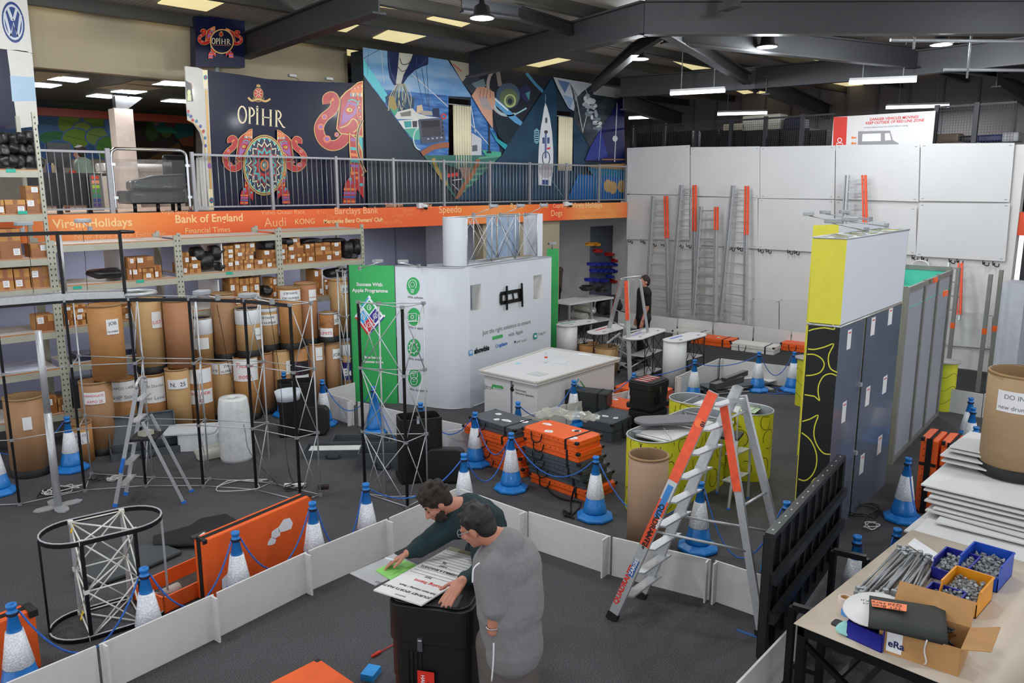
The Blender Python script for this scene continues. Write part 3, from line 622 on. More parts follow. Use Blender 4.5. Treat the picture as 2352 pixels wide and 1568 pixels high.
p=Print(fV,(0,-0.001,0),0.3); p.poly([(90,680),(305,695),(328,910),(110,912)],(150,176,196)); p.build('printed_band',t)
t=thing('dark_panel','near-black gloss panel at the left edge above the stored bags','display panel',(3.0,15.72,4.5))
b=MB(); b.slab([fV(*q) for q in [(-200,430),(60,448),(158,1160),(-200,1180)]],0.05,n=(0,1,0)); b.build('panel',GL,t,world=True)
# ---- office mural wall
fM=lambda x,y: AY(*C1(x,y),25.85)
t=thing('mural','wall mural of green and blue feathers on the far wall of the office','mural',(8.0,25.85,3.8))
p=Print(fM,(0,-0.002,0),0.6)
p.poly([(-100,990),(1015,1018),(1040,1430),(-100,1430)],(66,104,150))
fea=[((560,1080),180,120,(110,150,60)),((450,1120),190,150,(84,120,160)),((640,1110),120,110,(134,164,70)),((880,1060),160,50,(90,124,130)),((870,1130),140,110,(128,160,60)),((740,1180),90,80,(150,176,84)),((480,1240),130,60,(60,130,80)),((680,1250),120,90,(126,164,60)),((880,1230),110,80,(140,170,90)),((960,1330),100,100,(96,150,70)),((1000,1110),60,110,(104,140,190)),((520,1330),120,60,(70,110,150))]
for (cx,cy),rx,ry,c in fea:
    p.ell(cx,cy,rx+14,ry+12,(90,126,176),20); p.ell(cx,cy,rx,ry,c,20); p.line([(cx-rx*.8,cy-ry*.3),(cx+rx*.8,cy+ry*.2)],4,(60,90,60))
p.build('mural_print',t)
t=thing('mural','wall mural of a blue and red chameleon on dark ground, right of the office column','mural',(10.0,25.85,3.8))
p=Print(fM,(0,-0.002,0),0.6)
p.poly([(1160,1022),(1760,1036),(1760,1440),(1180,1440)],(38,30,24)); p.ell(1370,1180,60,90,(50,76,34)); p.ell(1500,1180,50,60,(60,84,34))
p.poly([(1380,1110),(1420,1055),(1500,1048),(1620,1048),(1740,1070),(1740,1280),(1600,1250),(1540,1180),(1440,1190),(1385,1150)],(26,84,84)); p.poly([(1375,1110),(1400,1060),(1450,1050),(1440,1110),(1400,1140)],(120,90,96)); p.poly([(1480,1070),(1560,1060),(1600,1100),(1560,1150),(1490,1130)],(96,50,40)); p.ell(1505,1092,16,14,(150,120,90),12); p.poly([(1400,1150),(1540,1150),(1600,1200),(1440,1190)],(40,120,90))
p.poly([(1600,1250),(1740,1220),(1740,1320),(1640,1310)],(110,60,36)); p.line([(1300,1480),(1620,1310)],60,(90,64,34)); p.build('mural_print',t)
# ---- orange fascia with client names
t=thing('fascia_banner','long orange printed fascia banner with client names along the deck edge','banner',(12,15.6,3.25))
fs=ramp_mat('fascia_orange',[(0.25,(236,176,104)),(0.42,(232,120,48)),(0.55,(226,72,34)),(0.7,(238,150,80))],'noise',scale=0.22,detail=0,rough=0.5,stretch=(1,1,0.3))
b=MB(); b.b2((-3,15.58,3.25),(20.25,15.62,3.72)); b.build('fascia_board',fs,t,world=True)
cr1=M('fascia_text_cream',(244,200,140),0.5); cr2=M('fascia_text_faint',(240,140,80),0.5); cr3=M('fascia_text_mid',(244,170,120),0.5)
def ft(s,px,py,hpx,mat,bold=0.0):
    p0=AY(px,py,15.575); p1=AY(px,py-hpx,15.575); text(t,'lettering',s,(p1.z-p0.z)*1.38,p0,(1,0,0),(0,0,1),mat,bold=bold)
for a in [('Virgin Holidays',122,524,21,cr1,.004),('Bank of England',402,512,19,cr1,.004),('Financial Times',425,536,13,cr1),('New York Stock Exchange',170,551,14,cr3),('Volvo Ocean Race',600,493,11,cr3),('Audi',607,521,22,cr3),('KONG',677,515,13,cr1),('Barclays Bank',768,492,16,cr3,.003),('RNLI',728,492,10,cr2),('Olympics',750,503,11,cr2),
    ("Mercedes Benz Owners' Club",743,513,10,cr1,.004),('ParentPay',876,515,11,cr2),('Sudocrem',885,475,9,cr3),('Serco',925,486,10,cr2),('Cooper Simon',900,497,8,cr2),('Speedo',1008,489,17,cr1),('Rolex',1172,479,13,cr1),('Audi',1238,477,12,cr1),('Cuprinol',1270,477,10,cr1),('Dogs',1265,496,14,cr1),('Virgin Holidays',1314,478,13,cr1,.004),('Bank',1405,478,12,cr2),('New York Stock Exchange',1325,493,7,cr2),('Fin',1415,493,8,cr2),('King',975,475,9,cr3),('Virgin Spring',370,491,9,cr3)]: ft(*a)
# white tape tabs and cameras on the fascia
for x,y,lb in ((968,472,'white dome security camera on the orange fascia beside Speedo'),(1303,468,'white dome security camera on the orange fascia beside Virgin Holidays at right')):
    c=AY(x,y,15.5); t=thing('security_camera',lb,'camera',(c.x,15.56,c.z),0,'cameras on the fascia')
    b=MB(); b.box((0,0,0),(0.14,0.1,0.12)); b.cyl((0.02,-0.02,0.0),(0.16,-0.1,-0.02),0.045,n=14); b.build('camera_body',WHITE,t)
    b=MB(); b.lathe([(0.0,-0.10),(0.03,-0.095),(0.045,-0.07),(0.05,-0.04)],c=(0.12,-0.08,0),n=14); b.build('dome',BLACK,t)
# ---- railing along the deck edge
RAIL=M('rail_galvanised',(150,150,154),0.45,metal=0.4)
yr=15.66
posts=[(450,485),(627,475),(775,472),(905,468),(1020,465),(1125,462),(1216,460),(1300,460),(1375,459),(1437,458)]
px_=[AY(x,y,yr).x for x,y in posts]
def railing(xa,xb,label,right=True):
    t=thing('deck_railing',label,'railing',(xa,yr,3.7),0,'railing panels along the deck edge'); L=xb-xa
    b=MB(); b.b2((-0.03,-0.03,0),(0.03,0.03,1.16)); b.build('post',RAIL,t)
    b=MB(); b.b2((0,-0.02,1.09),(L,0.02,1.13)); b.build('top_rail',RAIL,t); b=MB(); b.b2((0,-0.012,0.09),(L,0.012,0.12)); b.build('bottom_rail',RAIL,t)
    n=max(4,int(L/0.118)); first=None
    for i in range(1,n):
        if first is None:
            b=MB(); b.cyl((0,0,0.1),(0,0,1.1),0.009,n=6); first=b.build('baluster',RAIL,t); o=first
        else: o=first.copy(); COL.objects.link(o); o.parent=t
        o.location=(L*i/n,0,0)
    return t
names=['in front of the white curved end panel and the left elephant','in front of the round elephant medallion','in front of the large elephant','in front of the navy left edge of the sailing wall','in front of the chart plotter picture','in front of the ivory curtain','in front of the green triangle of the sailing wall','in front of the white yacht','at the right end, by the blue ship picture']
for i in range(9): railing(px_[i],px_[i+1],'grey steel railing panel '+names[i])
xa=AY(104,495,yr).x; xb=AY(258,490,yr).x; railing(xa,xb,'grey steel railing panel in front of the seated office worker')
b=MB(); b.b2((xb-0.03,yr-0.03,3.7),(xb+0.05,yr+0.03,4.88)); tag(b.build('deck_stanchion',RAIL),'grey steel railing post left of the chrome gate','post')
b=MB(); b.b2((px_[-1]-0.03,yr-0.03,3.7),(px_[-1]+0.03,yr+0.03,4.86)); tag(b.build('deck_stanchion',RAIL),'last grey railing post next to the white panelled wall','post')
# glass gate in chrome frame
t=thing('deck_gate','chrome tube gate with clear panel at the deck edge','gate',(5.6,15.7,3.7)); CHR=M('chrome_tube',(200,202,206),0.12,metal=1.0)
ga=AY(258,490,15.72).x+0.07; gb=AY(445,485,15.72).x-0.06; b=MB()
pts=smoothp([(ga,15.72,3.72),(ga,15.72,4.3),(ga,15.72,4.74),(ga+0.06,15.72,4.86),(ga+0.2,15.72,4.88),(gb-0.2,15.72,4.88),(gb-0.06,15.72,4.86),(gb,15.72,4.74),(gb,15.72,4.3),(gb,15.72,3.72)],4); b.tube(pts,0.03,8); b.build('gate_frame',CHR,t,world=True)
GLS=M('clear_acrylic',(235,240,240),0.05,trans=0.9,alpha=0.22,var=0.0)
b=MB(); b.b2((ga+0.05,15.715,3.9),(gb-0.05,15.725,4.7)); b.build('clear_panel',GLS,t,world=True)
b=MB()
for x in (ga,gb):
    for z in (4.0,4.6): b.box((x,15.70,z),(0.1,0.04,0.05))
b.build('clamps',CHR,t,world=True)
# office furniture seen through the railing
DESK=M('desk_black',(14,14,16),0.4)
def dk(px,py,Y): return AY(px,py,Y)
t=thing('desk','black office desk with modesty panel behind the railing','desk',(4.7,16.9,3.7))
a=dk(104,398,16.9); c=dk(232,400,16.9)
b=MB(); b.b2((a.x-0.4,16.6,4.40),(c.x,17.2,4.45)); b.build('desk_top',DESK,t,world=True)
b=MB(); b.b2((a.x-0.4,16.6,3.86),(c.x-0.25,16.64,4.40)); b.build('modesty_panel',DESK,t,world=True)
for x in (a.x+0.1,c.x-0.35):
    b=MB(); b.b2((x,16.7,3.7),(x+0.08,16.8,4.4)); b.build('leg',DESK,t,world=True)
t=thing('monitor','black computer monitor in front of the seated office worker','monitor',(a.x+0.35,16.9,4.45))
b=MB(); p0=dk(108,340,16.9); p1=dk(166,382,16.9); b.b2((p0.x,16.88,4.55),(p1.x,16.94,5.0)); b.build('screen',DESK,t,world=True); b=MB(); b.b2(((p0.x+p1.x)/2-.05,16.9,4.45),((p0.x+p1.x)/2+.05,16.98,4.6)); b.build('stand',DESK,t,world=True)
t=thing('colour_swatch_board','grey framed board of stacked rainbow swatches beside the desk','swatch board',dk(215,480,16.5))
b=MB(); p0=dk(205,407,16.5); p1=dk(232,407,16.5); b.b2((p0.x,16.48,3.75),(p1.x,16.54,4.42)); b.build('frame',M('swatch_frame',(110,106,98),0.5),t,world=True)
for i,c in enumerate([(226,70,40),(236,150,110),(170,190,60),(60,140,60),(40,130,110),(40,60,130),(70,50,120)]):
    b=MB(); b.b2((p0.x+0.03,16.47,4.34-i*0.085),(p1.x-0.05,16.48,4.40-i*0.085)); b.build('swatch',pm(c),t,world=True)
t=thing('wrapped_sofa','dark grey sofa wrapped in clear plastic behind the chrome gate','sofa',dk(355,470,16.6)); SOF=ramp_mat('sofa_wrapped_grey',[(0.3,(26,27,28)),(0.62,(44,45,46)),(0.75,(120,122,122))],'noise',scale=4,detail=6,rough=0.3,stretch=(1,1,4),bump=0.3)
p0=dk(292,410,16.6); p1=dk(420,410,16.6); cx=(p0.x+p1.x)/2; W=p1.x-p0.x
b=MB(); b.b2((p0.x,16.5,3.86),(p1.x,17.3,4.12)); b.build('sofa_base',SOF,t,world=True,bev=0.04)
b=MB(); b.slab([(p0.x,16.5,4.12),(p1.x,16.5,4.12),(p1.x,16.5,4.46),(p0.x+W*.45,16.5,4.42),(p0.x,16.5,4.30)],0.25,n=(0,1,0)); b.build('backrest',SOF,t,world=True,bev=0.05)
for x in (p0.x+0.1,cx,p1.x-0.12):
    b=MB(); b.cyl((x,16.6,3.7),(x,16.6,3.87),0.035); b.build('leg',DESK,t,world=True)
t=thing('office_chair','black office chair with a jacket over it, right of the wrapped sofa','chair',dk(405,400,17.0)); c=dk(400,372,17.2)
b=MB(); b.box((c.x,17.2,4.55),(0.5,0.12,0.6)); b.build('backrest',BLACK,t,world=True,bev=0.06); b=MB(); b.box((c.x,17.45,4.2),(0.5,0.5,0.1)); b.build('seat',BLACK,t,world=True,bev=0.03); b=MB(); b.cyl((c.x,17.45,3.7),(c.x,17.45,4.2),0.04); b.build('column',BLACK,t,world=True)
t=thing('storage_cabinet','low cream cabinet with rolled drawings on top under the feather mural','cabinet',dk(300,400,21)); c0=dk(225,395,21); c1_=dk(420,400,21)
b=MB(); b.b2((c0.x,21,3.7),(c1_.x,21.6,4.55)); b.build('cabinet_body',M('cabinet_cream',(188,176,164),0.6),t,world=True)
for i in range(3):
    b=MB(); b.cyl((c0.x+0.1,20.95+i*0.22,4.66),(c1_.x-0.2,20.95+i*0.22,4.66),0.10,n=14); b.build('rolled_print',M('roll_paper',(206,200,194),0.6),t,world=True)
for k,(x,y,c,lb) in enumerate([(111,378,(24,50,120),'blue drinks bottle on the office desk'),(167,396,(190,60,30),'small red box on the office desk'),(122,392,(170,150,120),'clear jar on the office desk')]):
    q=dk(x,y,16.8); b=MB(); b.lathe([(0.04,0),(0.045,0.1),(0.03,0.14),(0.02,0.18)] if k!=1 else [(0.06,0),(0.06,0.05)],c=(q.x,16.8,4.45),n=12); tag(b.build('bottle' if k!=1 else 'box',pm(c)),lb,'bottle' if k!=1 else 'box')
# ---- storage beyond the white wall: mesh fence, black cases, danger sign
FD=M('fence_dark_steel',(34,36,40),0.5); xf_=20.9
ya=AX(1452,285,xf_).y; 
fposts=[1452,1526,1600,1679,1758,1842,1916]+[2148,2240,2330]
ys=[AX(x,290,xf_).y for x in fposts]
for i in range(len(ys)-1):
    if i==6: continue
    lab=['left end beside the mural','second from the mural','third from the mural','fourth from the mural','fifth from the mural','last before the danger sign','','right of the danger sign','at the right end above the white wall'][i]
    t=thing('mesh_fence','dark mesh fence panel on the storage deck, '+lab,'fence',(xf_,ys[i],3.66),0,'mesh fence panels on the storage deck')
    b=MB(); b.b2((xf_-0.03,ys[i]-0.05,3.66),(xf_+0.05,ys[i]+0.05,6.1)); b.build('post',FD,t,world=True)
    b=MB(); 
    for z in [5.0+0.06*k for k in range(18)]: b.b2((xf_,ys[i+1],z),(xf_+0.006,ys[i],z+0.006))
    nn=int(abs(ys[i+1]-ys[i])/0.06)
    for k in range(nn): y=ys[i+1]+0.06*k; b.b2((xf_,y,5.0),(xf_+0.006,y+0.006,6.05))
    b.build('mesh',FD,t,world=True); b=MB(); b.b2((xf_-0.01,ys[i+1],6.03),(xf_+0.03,ys[i],6.07)); b.build('top_bar',FD,t,world=True)
ca=[(1462,1492,306),(1495,1524,304),(1528,1556,303),(1558,1590,302),(1610,1650,300),(1655,1682,298),(1690,1712,298),(1714,1755,296),(1760,1790,296),(1795,1830,298),(1832,1860,296),(1862,1900,300)]
for i,(x0_,x1_,yt) in enumerate(ca):
    X=22.2; a=AX(x0_,yt,X); c=AX(x1_,yt,X)
    t=thing('storage_case','black ribbed transport case on the storage deck, number of spaces from the mural: '+['first','second','third','fourth','fifth','sixth','seventh','eighth','ninth','tenth','eleventh','last'][i],'case',(X,(a.y+c.y)/2,3.66),0,'black cases on the storage deck')
    t['label']='black ribbed transport case behind the mesh fence, %s from the mural end'%['first','second','third','fourth','fifth','sixth','seventh','eighth','ninth','tenth','eleventh','twelfth'][i]
    b=MB(); b.b2((X,c.y,3.66),(X+0.6,a.y,a.z-0.06)); 
    for k in range(4): yy=c.y+(a.y-c.y)*(k+.5)/4; b.b2((X-0.015,yy-0.02,3.7),(X,yy+0.02,a.z-0.1))
    b.build('case_body',BLACK,t,world=True); b=MB(); b.b2((X-0.02,c.y-0.01,a.z-0.06),(X+0.62,a.y+0.01,a.z)); b.build('lid',M('black_lid',(26,26,28),0.5),t,world=True)
for (x0_,x1_,yb,yt,c,lb) in [(1705,1790,296,266,(196,192,180),'cream plastic case with handles on top of the black cases'),(1660,1710,298,285,(190,180,160),'round cream bundle on top of the black cases'),(1800,1840,296,272,(26,30,52),'dark blue crate on top of the black cases'),(2140,2200,325,308,(140,120,100),'open cardboard box behind the mesh, right of the danger sign'),(2205,2245,325,312,(30,30,34),'black bag behind the mesh at right'),(2245,2300,325,310,(30,40,90),'blue cloth bundle behind the mesh at right'),(2302,2338,325,304,(180,180,182),'white wire basket behind the mesh at far right')]:
    X=22.1; a=AX(x0_,yt,X); c2=AX(x1_,yb,X); b=MB(); b.b2((X,c2.y,c2.z),(X+0.5,a.y,a.z)); tag(b.build('storage_box',pm(c),bev=0.04),lb,'box')
b=MB(); b.b2((22.0,3.5,3.66),(22.7,8.2,4.86)); tag(b.build('crate_row',BLACK),'long row of black crates behind the danger sign on the storage deck','crate')
X=20.75; t=thing('danger_sign','white and red sign DANGER VEHICLES MOVING above the white wall','sign',(X,8.0,5.1))
c4=crop(1400,0,2.4706); f4=lambda x,y: AX(*c4(x,y),X)
q=[f4(*k) for k in [(1272,664),(1848,648),(1840,830),(1268,830)]]
b=MB(); b.slab([V((X,q[0].y,q[0].z)),V((X,q[1].y,q[0].z)),V((X,q[1].y,4.6)),V((X,q[0].y,4.6))],0.03,n=(1,0,0)); b.build('sign_board',WHITE,t,world=True)
p=Print(f4,(-0.0012,0,0)); p.poly([(1272,664),(1350,662),(1342,830),(1268,830)],(206,48,34)); p.ring(1306,795,11,12,4,(235,235,235)); p.line([(1286,830),(1290,812),(1322,812),(1326,830)],4,(235,235,235))
for y in (781,813): p.poly([(1370,y),(1382,y-10),(1382,y-4),(1400,y-4),(1400,y+4),(1382,y+4),(1382,y+10)],(226,120,40))
p.poly([(1412,745),(1592,741),(1608,795),(1640,812),(1645,830),(1410,830)],(140,140,142)); p.poly([(1436,760),(1540,756),(1540,800),(1434,802)],(225,225,225)); p.poly([(1563,757),(1590,755),(1600,795),(1565,797)],(225,225,225)); p.build('sign_graphic',t)
def sx(s,x,y,h,mat,bold=0): p0=f4(x,y)+V((-0.004,0,0)); p1=f4(x,y-h); text(t,'lettering',s,(p1.z-p0.z)*1.38,p0,(0,-1,0),(0,0,1),mat,bold=bold)
sx('DANGER VEHICLES MOVING!',1476,685,15,RED,.002); sx('KEEP OUTSIDE OF RED LINE ZONE',1453,706,15,RED,.002); sx('Drivers check around the vehicle before moving.',1445,728,9,INKG)
# dark racking with orange crates at the far right
t=thing('pallet_racking','dark pallet racking holding crates beyond the right end of the white wall','racking',(21.2,4.2,0)); 
b=MB()
for y in (4.75,2.4): b.b2((20.6,y-0.05,0),(20.7,y+0.05,6.2)); b.b2((21.7,y-0.05,0),(21.8,y+0.05,6.2))
b.build('uprights',FD,t,world=True)
for z in (1.9,3.0,4.3,5.3):
    b=MB(); b.b2((20.6,2.4,z),(21.8,4.75,z+0.1)); b.build('beam',M('rack_beam_brown',(96,60,40),0.6),t,world=True)
b=MB(); b.b2((21.9,1,0),(22,4.9,6.5)); b.build('rear_sheet',M('rack_dark',(22,24,27),0.7),t,world=True)
# ---------------------------------------------------------------- shelving racks under the deck edge
YF=14.2; YB=15.15
SHW=M('shelf_board_white',(206,198,192),0.5,var=0.03); CHIP=M('chipboard_edge',(176,118,74),0.8)
TEALT=M('teal_tag',(40,160,136),0.5); TAPE=M('brown_parcel_tape',(140,88,48),0.25,var=0.1,coat=0.4); HOLE=M('slot_dark',(50,50,48),0.7)
ORD=['first','second','third','fourth','fifth','sixth','seventh','eighth','ninth','tenth','eleventh','twelfth']
def rack(xa,xb,levels,top,label,tags=()):
    t=thing('shelving_rack',label,'shelving',(xa,YF,0),0,'greige steel shelving racks'); W=xb-xa
    for x in (xa+0.03,xb-0.03):
        for y in (YF,YB):
            b=MB(); b.b2((x-0.03,y-0.025,0),(x+0.03,y+0.025,top))
            if y==YF:
                z=0.1; b.m=1
                while z<top-0.05: b.b2((x-0.008,y-0.027,z),(x+0.008,y-0.0255,z+0.03)); z+=0.09
            b.build('upright',[STEELG,HOLE],t,world=True)
    for z in levels:
        b=MB(); b.b2((xa+0.06,YF-0.02,z-0.12),(xb-0.06,YF+0.02,z-0.015)); b.build('beam',STEELG,t,world=True)
        b=MB(); b.b2((xa+0.06,YF+0.02,z-0.02),(xb-0.06,YB,z)); b.m=1; b.b2((xa+0.06,YF-0.015,z-0.018),(xb-0.06,YF+0.019,z-0.001)); b.build('shelf',[SHW,CHIP],t,world=True)
    for (x,y) in tags:
        q=AY(x,y,YF-0.024); b=MB(); b.box(q,(0.13,0.004,0.05)); b.build('shelf_tag',TEALT,t,world=True)
    return t
XP=[3.62,5.62,7.56,9.5]
rack(1.55,XP[0],[4.46,3.79,3.10,2.63,1.92,1.30,0.55],5.32,'tall greige shelving rack at far left holding black bags and boxes',((25,392),(52,488)))
rack(XP[0],XP[1],[3.29,2.63,1.96,1.33,0.55],3.36,'greige shelving rack behind the large black frame, left of three lower bays',((178,660),(322,646)))
rack(XP[1],XP[2],[3.31,2.67,2.0,1.33,0.55],3.4,'greige shelving rack, middle bay of the three lower ones',((527,627),(535,708)))
rack(XP[2],XP[3],[3.35,2.72,2.03,1.33,0.55],3.43,'greige shelving rack at right, next to the green printed panel',())
CARDB=[M('box_brown_a',(172,122,66),0.7,var=0.1,scale=4),M('box_brown_b',(160,112,62),0.7,var=0.12,scale=4),M('box_brown_c',(184,134,78),0.7,var=0.1,scale=4)]
BAYS=[(XP[0],'left tall rack'),(XP[1],'left lower bay'),(XP[2],'middle bay'),(20,'right bay')]
LV={0:[(4.46,'top'),(3.79,'second'),(3.10,'third'),(2.63,'fourth'),(1.92,'fifth'),(1.3,'sixth'),(0.55,'bottom')]}
for i in (1,2,3): LV[i]=[(3.3,'top'),(2.67,'second'),(2.0,'third'),(1.33,'fourth'),(.55,'bottom')]
LVZ={0:[4.46,3.79,3.10,2.63,1.92,1.30,0.55],1:[3.29,2.63,1.96,1.33,0.55],2:[3.31,2.67,2.0,1.33,0.55],3:[3.35,2.72,2.03,1.33,0.55]}
allb=[]
def addb(C,rows):
    for r in rows:
        x0,y0=C(r[0],r[1]); x1,y1=C(r[2],r[3]); allb.append((x0,y0,x1,y1))
K5=crop(0,380,3.92); K6=crop(380,480,3.92); K7=crop(600,540,6.03); K8=crop(100,540,3.136); K9=crop(200,600,6.533); K10=crop(0,760,3.92)
addb(K7,[(285,140,368,275),(290,275,372,405),(378,160,592,270),(376,275,498,400),(502,262,620,385),(400,45,542,158),(612,122,738,245),(627,247,746,375),(750,108,962,228),(758,230,985,365),(978,88,1108,210),(990,213,1115,342),
 (305,575,448,680),(455,545,610,680),(622,462,733,640),(738,462,850,640),(780,645,855,822),(872,600,948,662),(872,665,945,812)])
addb(K6,[(145,385,218,483),(145,487,215,580),(225,325,332,384),(218,487,325,577),(524,322,615,395),(530,398,618,468),(530,471,618,550),(624,302,720,374),(628,377,718,449),(625,452,704,540),(724,292,810,371),(722,374,797,446),(710,449,797,532),(803,447,910,525),(888,357,1000,437),(915,439,1003,516),
 (495,617,580,745),(583,602,668,735),(672,602,758,732),(762,592,850,722),(592,738,685,862),(688,735,770,842),(772,725,855,832),(945,577,1008,698),(950,701,1005,795)])
addb(K5,[(1152,803,1228,903),(1232,803,1390,905),(1152,907,1193,1010),(1197,910,1283,1010),(1287,910,1390,1005),(1395,882,1460,997),
 (232,132,395,250),(45,257,236,382),(240,252,400,382),(-60,257,42,382),(0,470,195,742),(275,622,440,745),(-10,937,135,1122),(139,932,283,1112),(288,917,474,1102),(330,1300,508,1442)])
addb(K8,[(150,503,215,560),(220,497,315,560),(152,566,219,652),(222,562,310,645),(314,555,352,638)])
addb(K9,[(492,628,730,682),(505,684,740,862)])
addb(K10,[(240,480,350,570),(440,540,520,700),(525,570,600,690)])
groups={}
for (x0,y0,x1,y1) in allb:
    yf=YF+0.05; p=AY((x0+x1)/2,y1,yf); bay=[i for i,(l,_) in enumerate(BAYS) if p.x<l][0]
    z0=p.z; z1=AY((x0+x1)/2,y0,yf).z; xa=AY(x0,y1,yf).x; xb=AY(x1,y1,yf).x
    lz=max([z for z in LVZ[bay] if z<z0+0.12]); lv=LVZ[bay].index(lz); names=[n for _,n in LV[bay]]
    h=z1-z0
    groups.setdefault((bay,lv),[]).append([xa,xb,z0,z0+h,lz])
seenlab={}
for (bay,lv),L in groups.items():
    L.sort(key=lambda q:q[2])
    placed=[]
    for q in L:      # rest each box on the shelf or on what lies under it
        under=[r for r in placed if r[0]<q[1]-0.03 and r[1]>q[0]+0.03 and r[3]<q[2]+0.16]
        base=max([r[3] for r in under],default=q[4]); h=q[3]-q[2]; q[2]=base+0.002; q[3]=base+h; q.append(len(set(round(r[3],1) for r in under)) if under else 0); 
        q[5]=1+max([r[5] for r in under],default=-1); placed.append(q)
    for row in (0,1,2,3,4):
        rr=sorted([q for q in L if q[5]==row],key=lambda q:q[0])
        for i,(xa,xb,z0,z1,lz,_) in enumerate(rr):
            w=xb-xa; k=R.randrange(3); wrapped=R.random()<0.3
            lab='%s cardboard box, %s from left, %s, %s shelf of %s'%('taped',ORD[i],['on the shelf','second layer','third layer','fourth layer','fifth layer'][row],[n for _,n in LV[bay]][lv],BAYS[bay][1])
            t=thing('cardboard_box',lab,'box',((xa+xb)/2,YF+0.05,z0),0,'cardboard boxes on the racks')
            d=0.34 if row else 0.40
            if w<0.05: w=0.05
            b=MB(); b.b2((-w/2+.004,0,0),(w/2-.004,d,z1-z0)); b.build('carton',CARDB[k],t)
            b=MB(); H=z1-z0; b.b2((-w/2+.004,-0.002,H*.42),(w/2-.004,0,H*.42+0.05)); b.b2((-0.03,-0.0025,0.0),(0.03,-0.0005,H)) 
            if wrapped: b.b2((-w/2+.004,-0.003,0),(w/2-.004,-0.001,H*0.6))
            b.build('parcel_tape',TAPE,t)
            lw=min(0.09,w*.4); lx=R.choice([-w/2+lw*.7,w/2-lw*.8,0]); lh=min(0.1,H*.4); lz_=H*R.choice([.12,.5])
            b=MB(); b.b2((lx-lw/2,-0.005,lz_),(lx+lw/2,-0.003,lz_+lh)); b.m=1
            for j in range(3): b.b2((lx-lw*.35,-0.0055,lz_+lh*(.25+j*.25)),(lx+lw*.3,-0.005,lz_+lh*(.32+j*.25)))
            b.build('shipping_label',[LABEL,INKG],t)
# black fabric bags
BAG=ramp_mat('black_nylon_bag',[(0.3,(10,10,12)),(0.6,(26,26,28)),(0.8,(52,52,56))],'noise',scale=9,detail=5,rough=0.45,bump=0.6)
def lump(b,c,rx,ry,rz,seed):
    rr=random.Random(seed); n=12; m=7; k=len(b.v); off=[[1+rr.uniform(-.26,.2) for _ in range(n)] for _ in range(m+1)]
    vs=[];fs=[]
    for i in range(m+1):
        th=math.pi*i/m
        for j in range(n):
            f=off[i][j] if 0<i<m else 1; ph=2*math.pi*j/n; sq=0.5
            ct=math.copysign(abs(math.cos(ph))**sq,math.cos(ph)); st=math.copysign(abs(math.sin(ph))**sq,math.sin(ph)); 
            vs.append(V(c)+V((rx*math.sin(th)**.45*ct*f,ry*math.sin(th)**.45*st*f,-rz*math.cos(th)*(f if 0<i<m else 1))))
    for i in range(m):
        for j in range(n): fs.append((i*n+j,i*n+(j+1)%n,(i+1)*n+(j+1)%n,(i+1)*n+j))
    b.add(vs,fs,smooth=True); return b
def bag(px0,py0,px1,py1,label,Y=YF+0.16,ry=0.2,group='black bags on the racks'):
    a=AY(px0,py1,Y); c=AY(px1,py0,Y); b=MB(); lump(b,((a.x+c.x)/2,Y+.05,(a.z+c.z)/2),(c.x-a.x)/2,ry,(c.z-a.z)/2,int(px0*7+py0)); o=b.build('black_bag',BAG,subd=1); tag(o,label,'bag',group); return o
k=0
for r in range(3):
    for c in range(5):
        if r==2 and c in (4,): continue
        x0=-6+c*20+R.uniform(-2,2)+(r%2)*3; y0=354-r*26+R.uniform(-3,3)
        if x0>76: continue
        bag(x0,y0,x0+25,y0+31,'black rolled bag, %s from left in the %s row on top of the left rack'%(ORD[c],['bottom','middle','top'][r]),Y=YF+0.12+0.02*r); k+=1
bag(204,614,285,643,'long black bag lying alone on the second shelf behind the black frame')
for q,l in [((437,565,470,605),'crumpled black bag under the small taped box, middle bay'),((455,575,490,622),'crumpled black bag with strap, middle bay top shelf, left of stacked boxes'),((480,562,512,600),'black bag against white divider, middle bay'),((497,600,515,625),'small black bag end poking over the shelf edge, middle bay'),
  ((598,550,634,576),'black bag lying on boxes at the right end of the middle bay'),((650,545,668,566),'black bag at the left of the right bay top shelf'),((690,545,740,562),'black bag with white tags lying on boxes, right bay'),((735,545,790,560),'long black bag lying on boxes, right bay'),
  ((784,552,808,594),'black bag standing left of three at the right end of the top shelf'),((806,548,830,590),'black bag at the extreme right end of the top shelf'),((800,578,818,599),'black bag corner drooping over the shelf edge, right bay'),
  ((745,613,800,640),'crumpled clear and black plastic bag, right bay second shelf'),((600,655,622,682),'black bag deep in the second shelf of the middle bay')]:
    bag(*q,l)
# white dividers and things deeper in the shelves
for (x,y0,y1,z,lb) in [(284,578,644,2.63,'white board divider standing on the second shelf of left lower bay'),(503,640,680,2.0,'white board divider in the third shelf of middle bay'),(512,556,620,2.67,'white board divider on the second shelf of middle bay'),(742,614,676,2.03,'white board divider in the third shelf of right bay')]:
    p=AY(x,y1,YF+0.04); b=MB(); b.b2((p.x-0.012,YF+0.03,z+0.002),(p.x+0.012,YB-0.05,z+0.52)); tag(b.build('divider_board',FOAM),lb,'board','white divider boards in the racks')
def shelfbox(x0,x1,y0,y1,z0,z1,mat,name,lb,cat): b=MB(); b.b2((x0,y0,z0),(x1,y1,z1)); return tag(b.build(name,mat),lb,cat)
shelfbox(4.9,5.5,14.6,15.0,1.962,2.24,BLACK,'equipment_box','black equipment box on the third shelf, left lower bay','box')
shelfbox(3.75,4.6,14.3,15.0,0.552,0.95,M('dark_crate',(40,42,48),0.5),'storage_crate','dark crate on the bottom shelf behind the standing drums','crate')
shelfbox(3.9,5.3,14.35,14.9,1.332,1.42,M('navy_print_roll',(40,42,66),0.4),'folded_print','dark blue folded print lying on the fourth shelf, left lower bay','print')
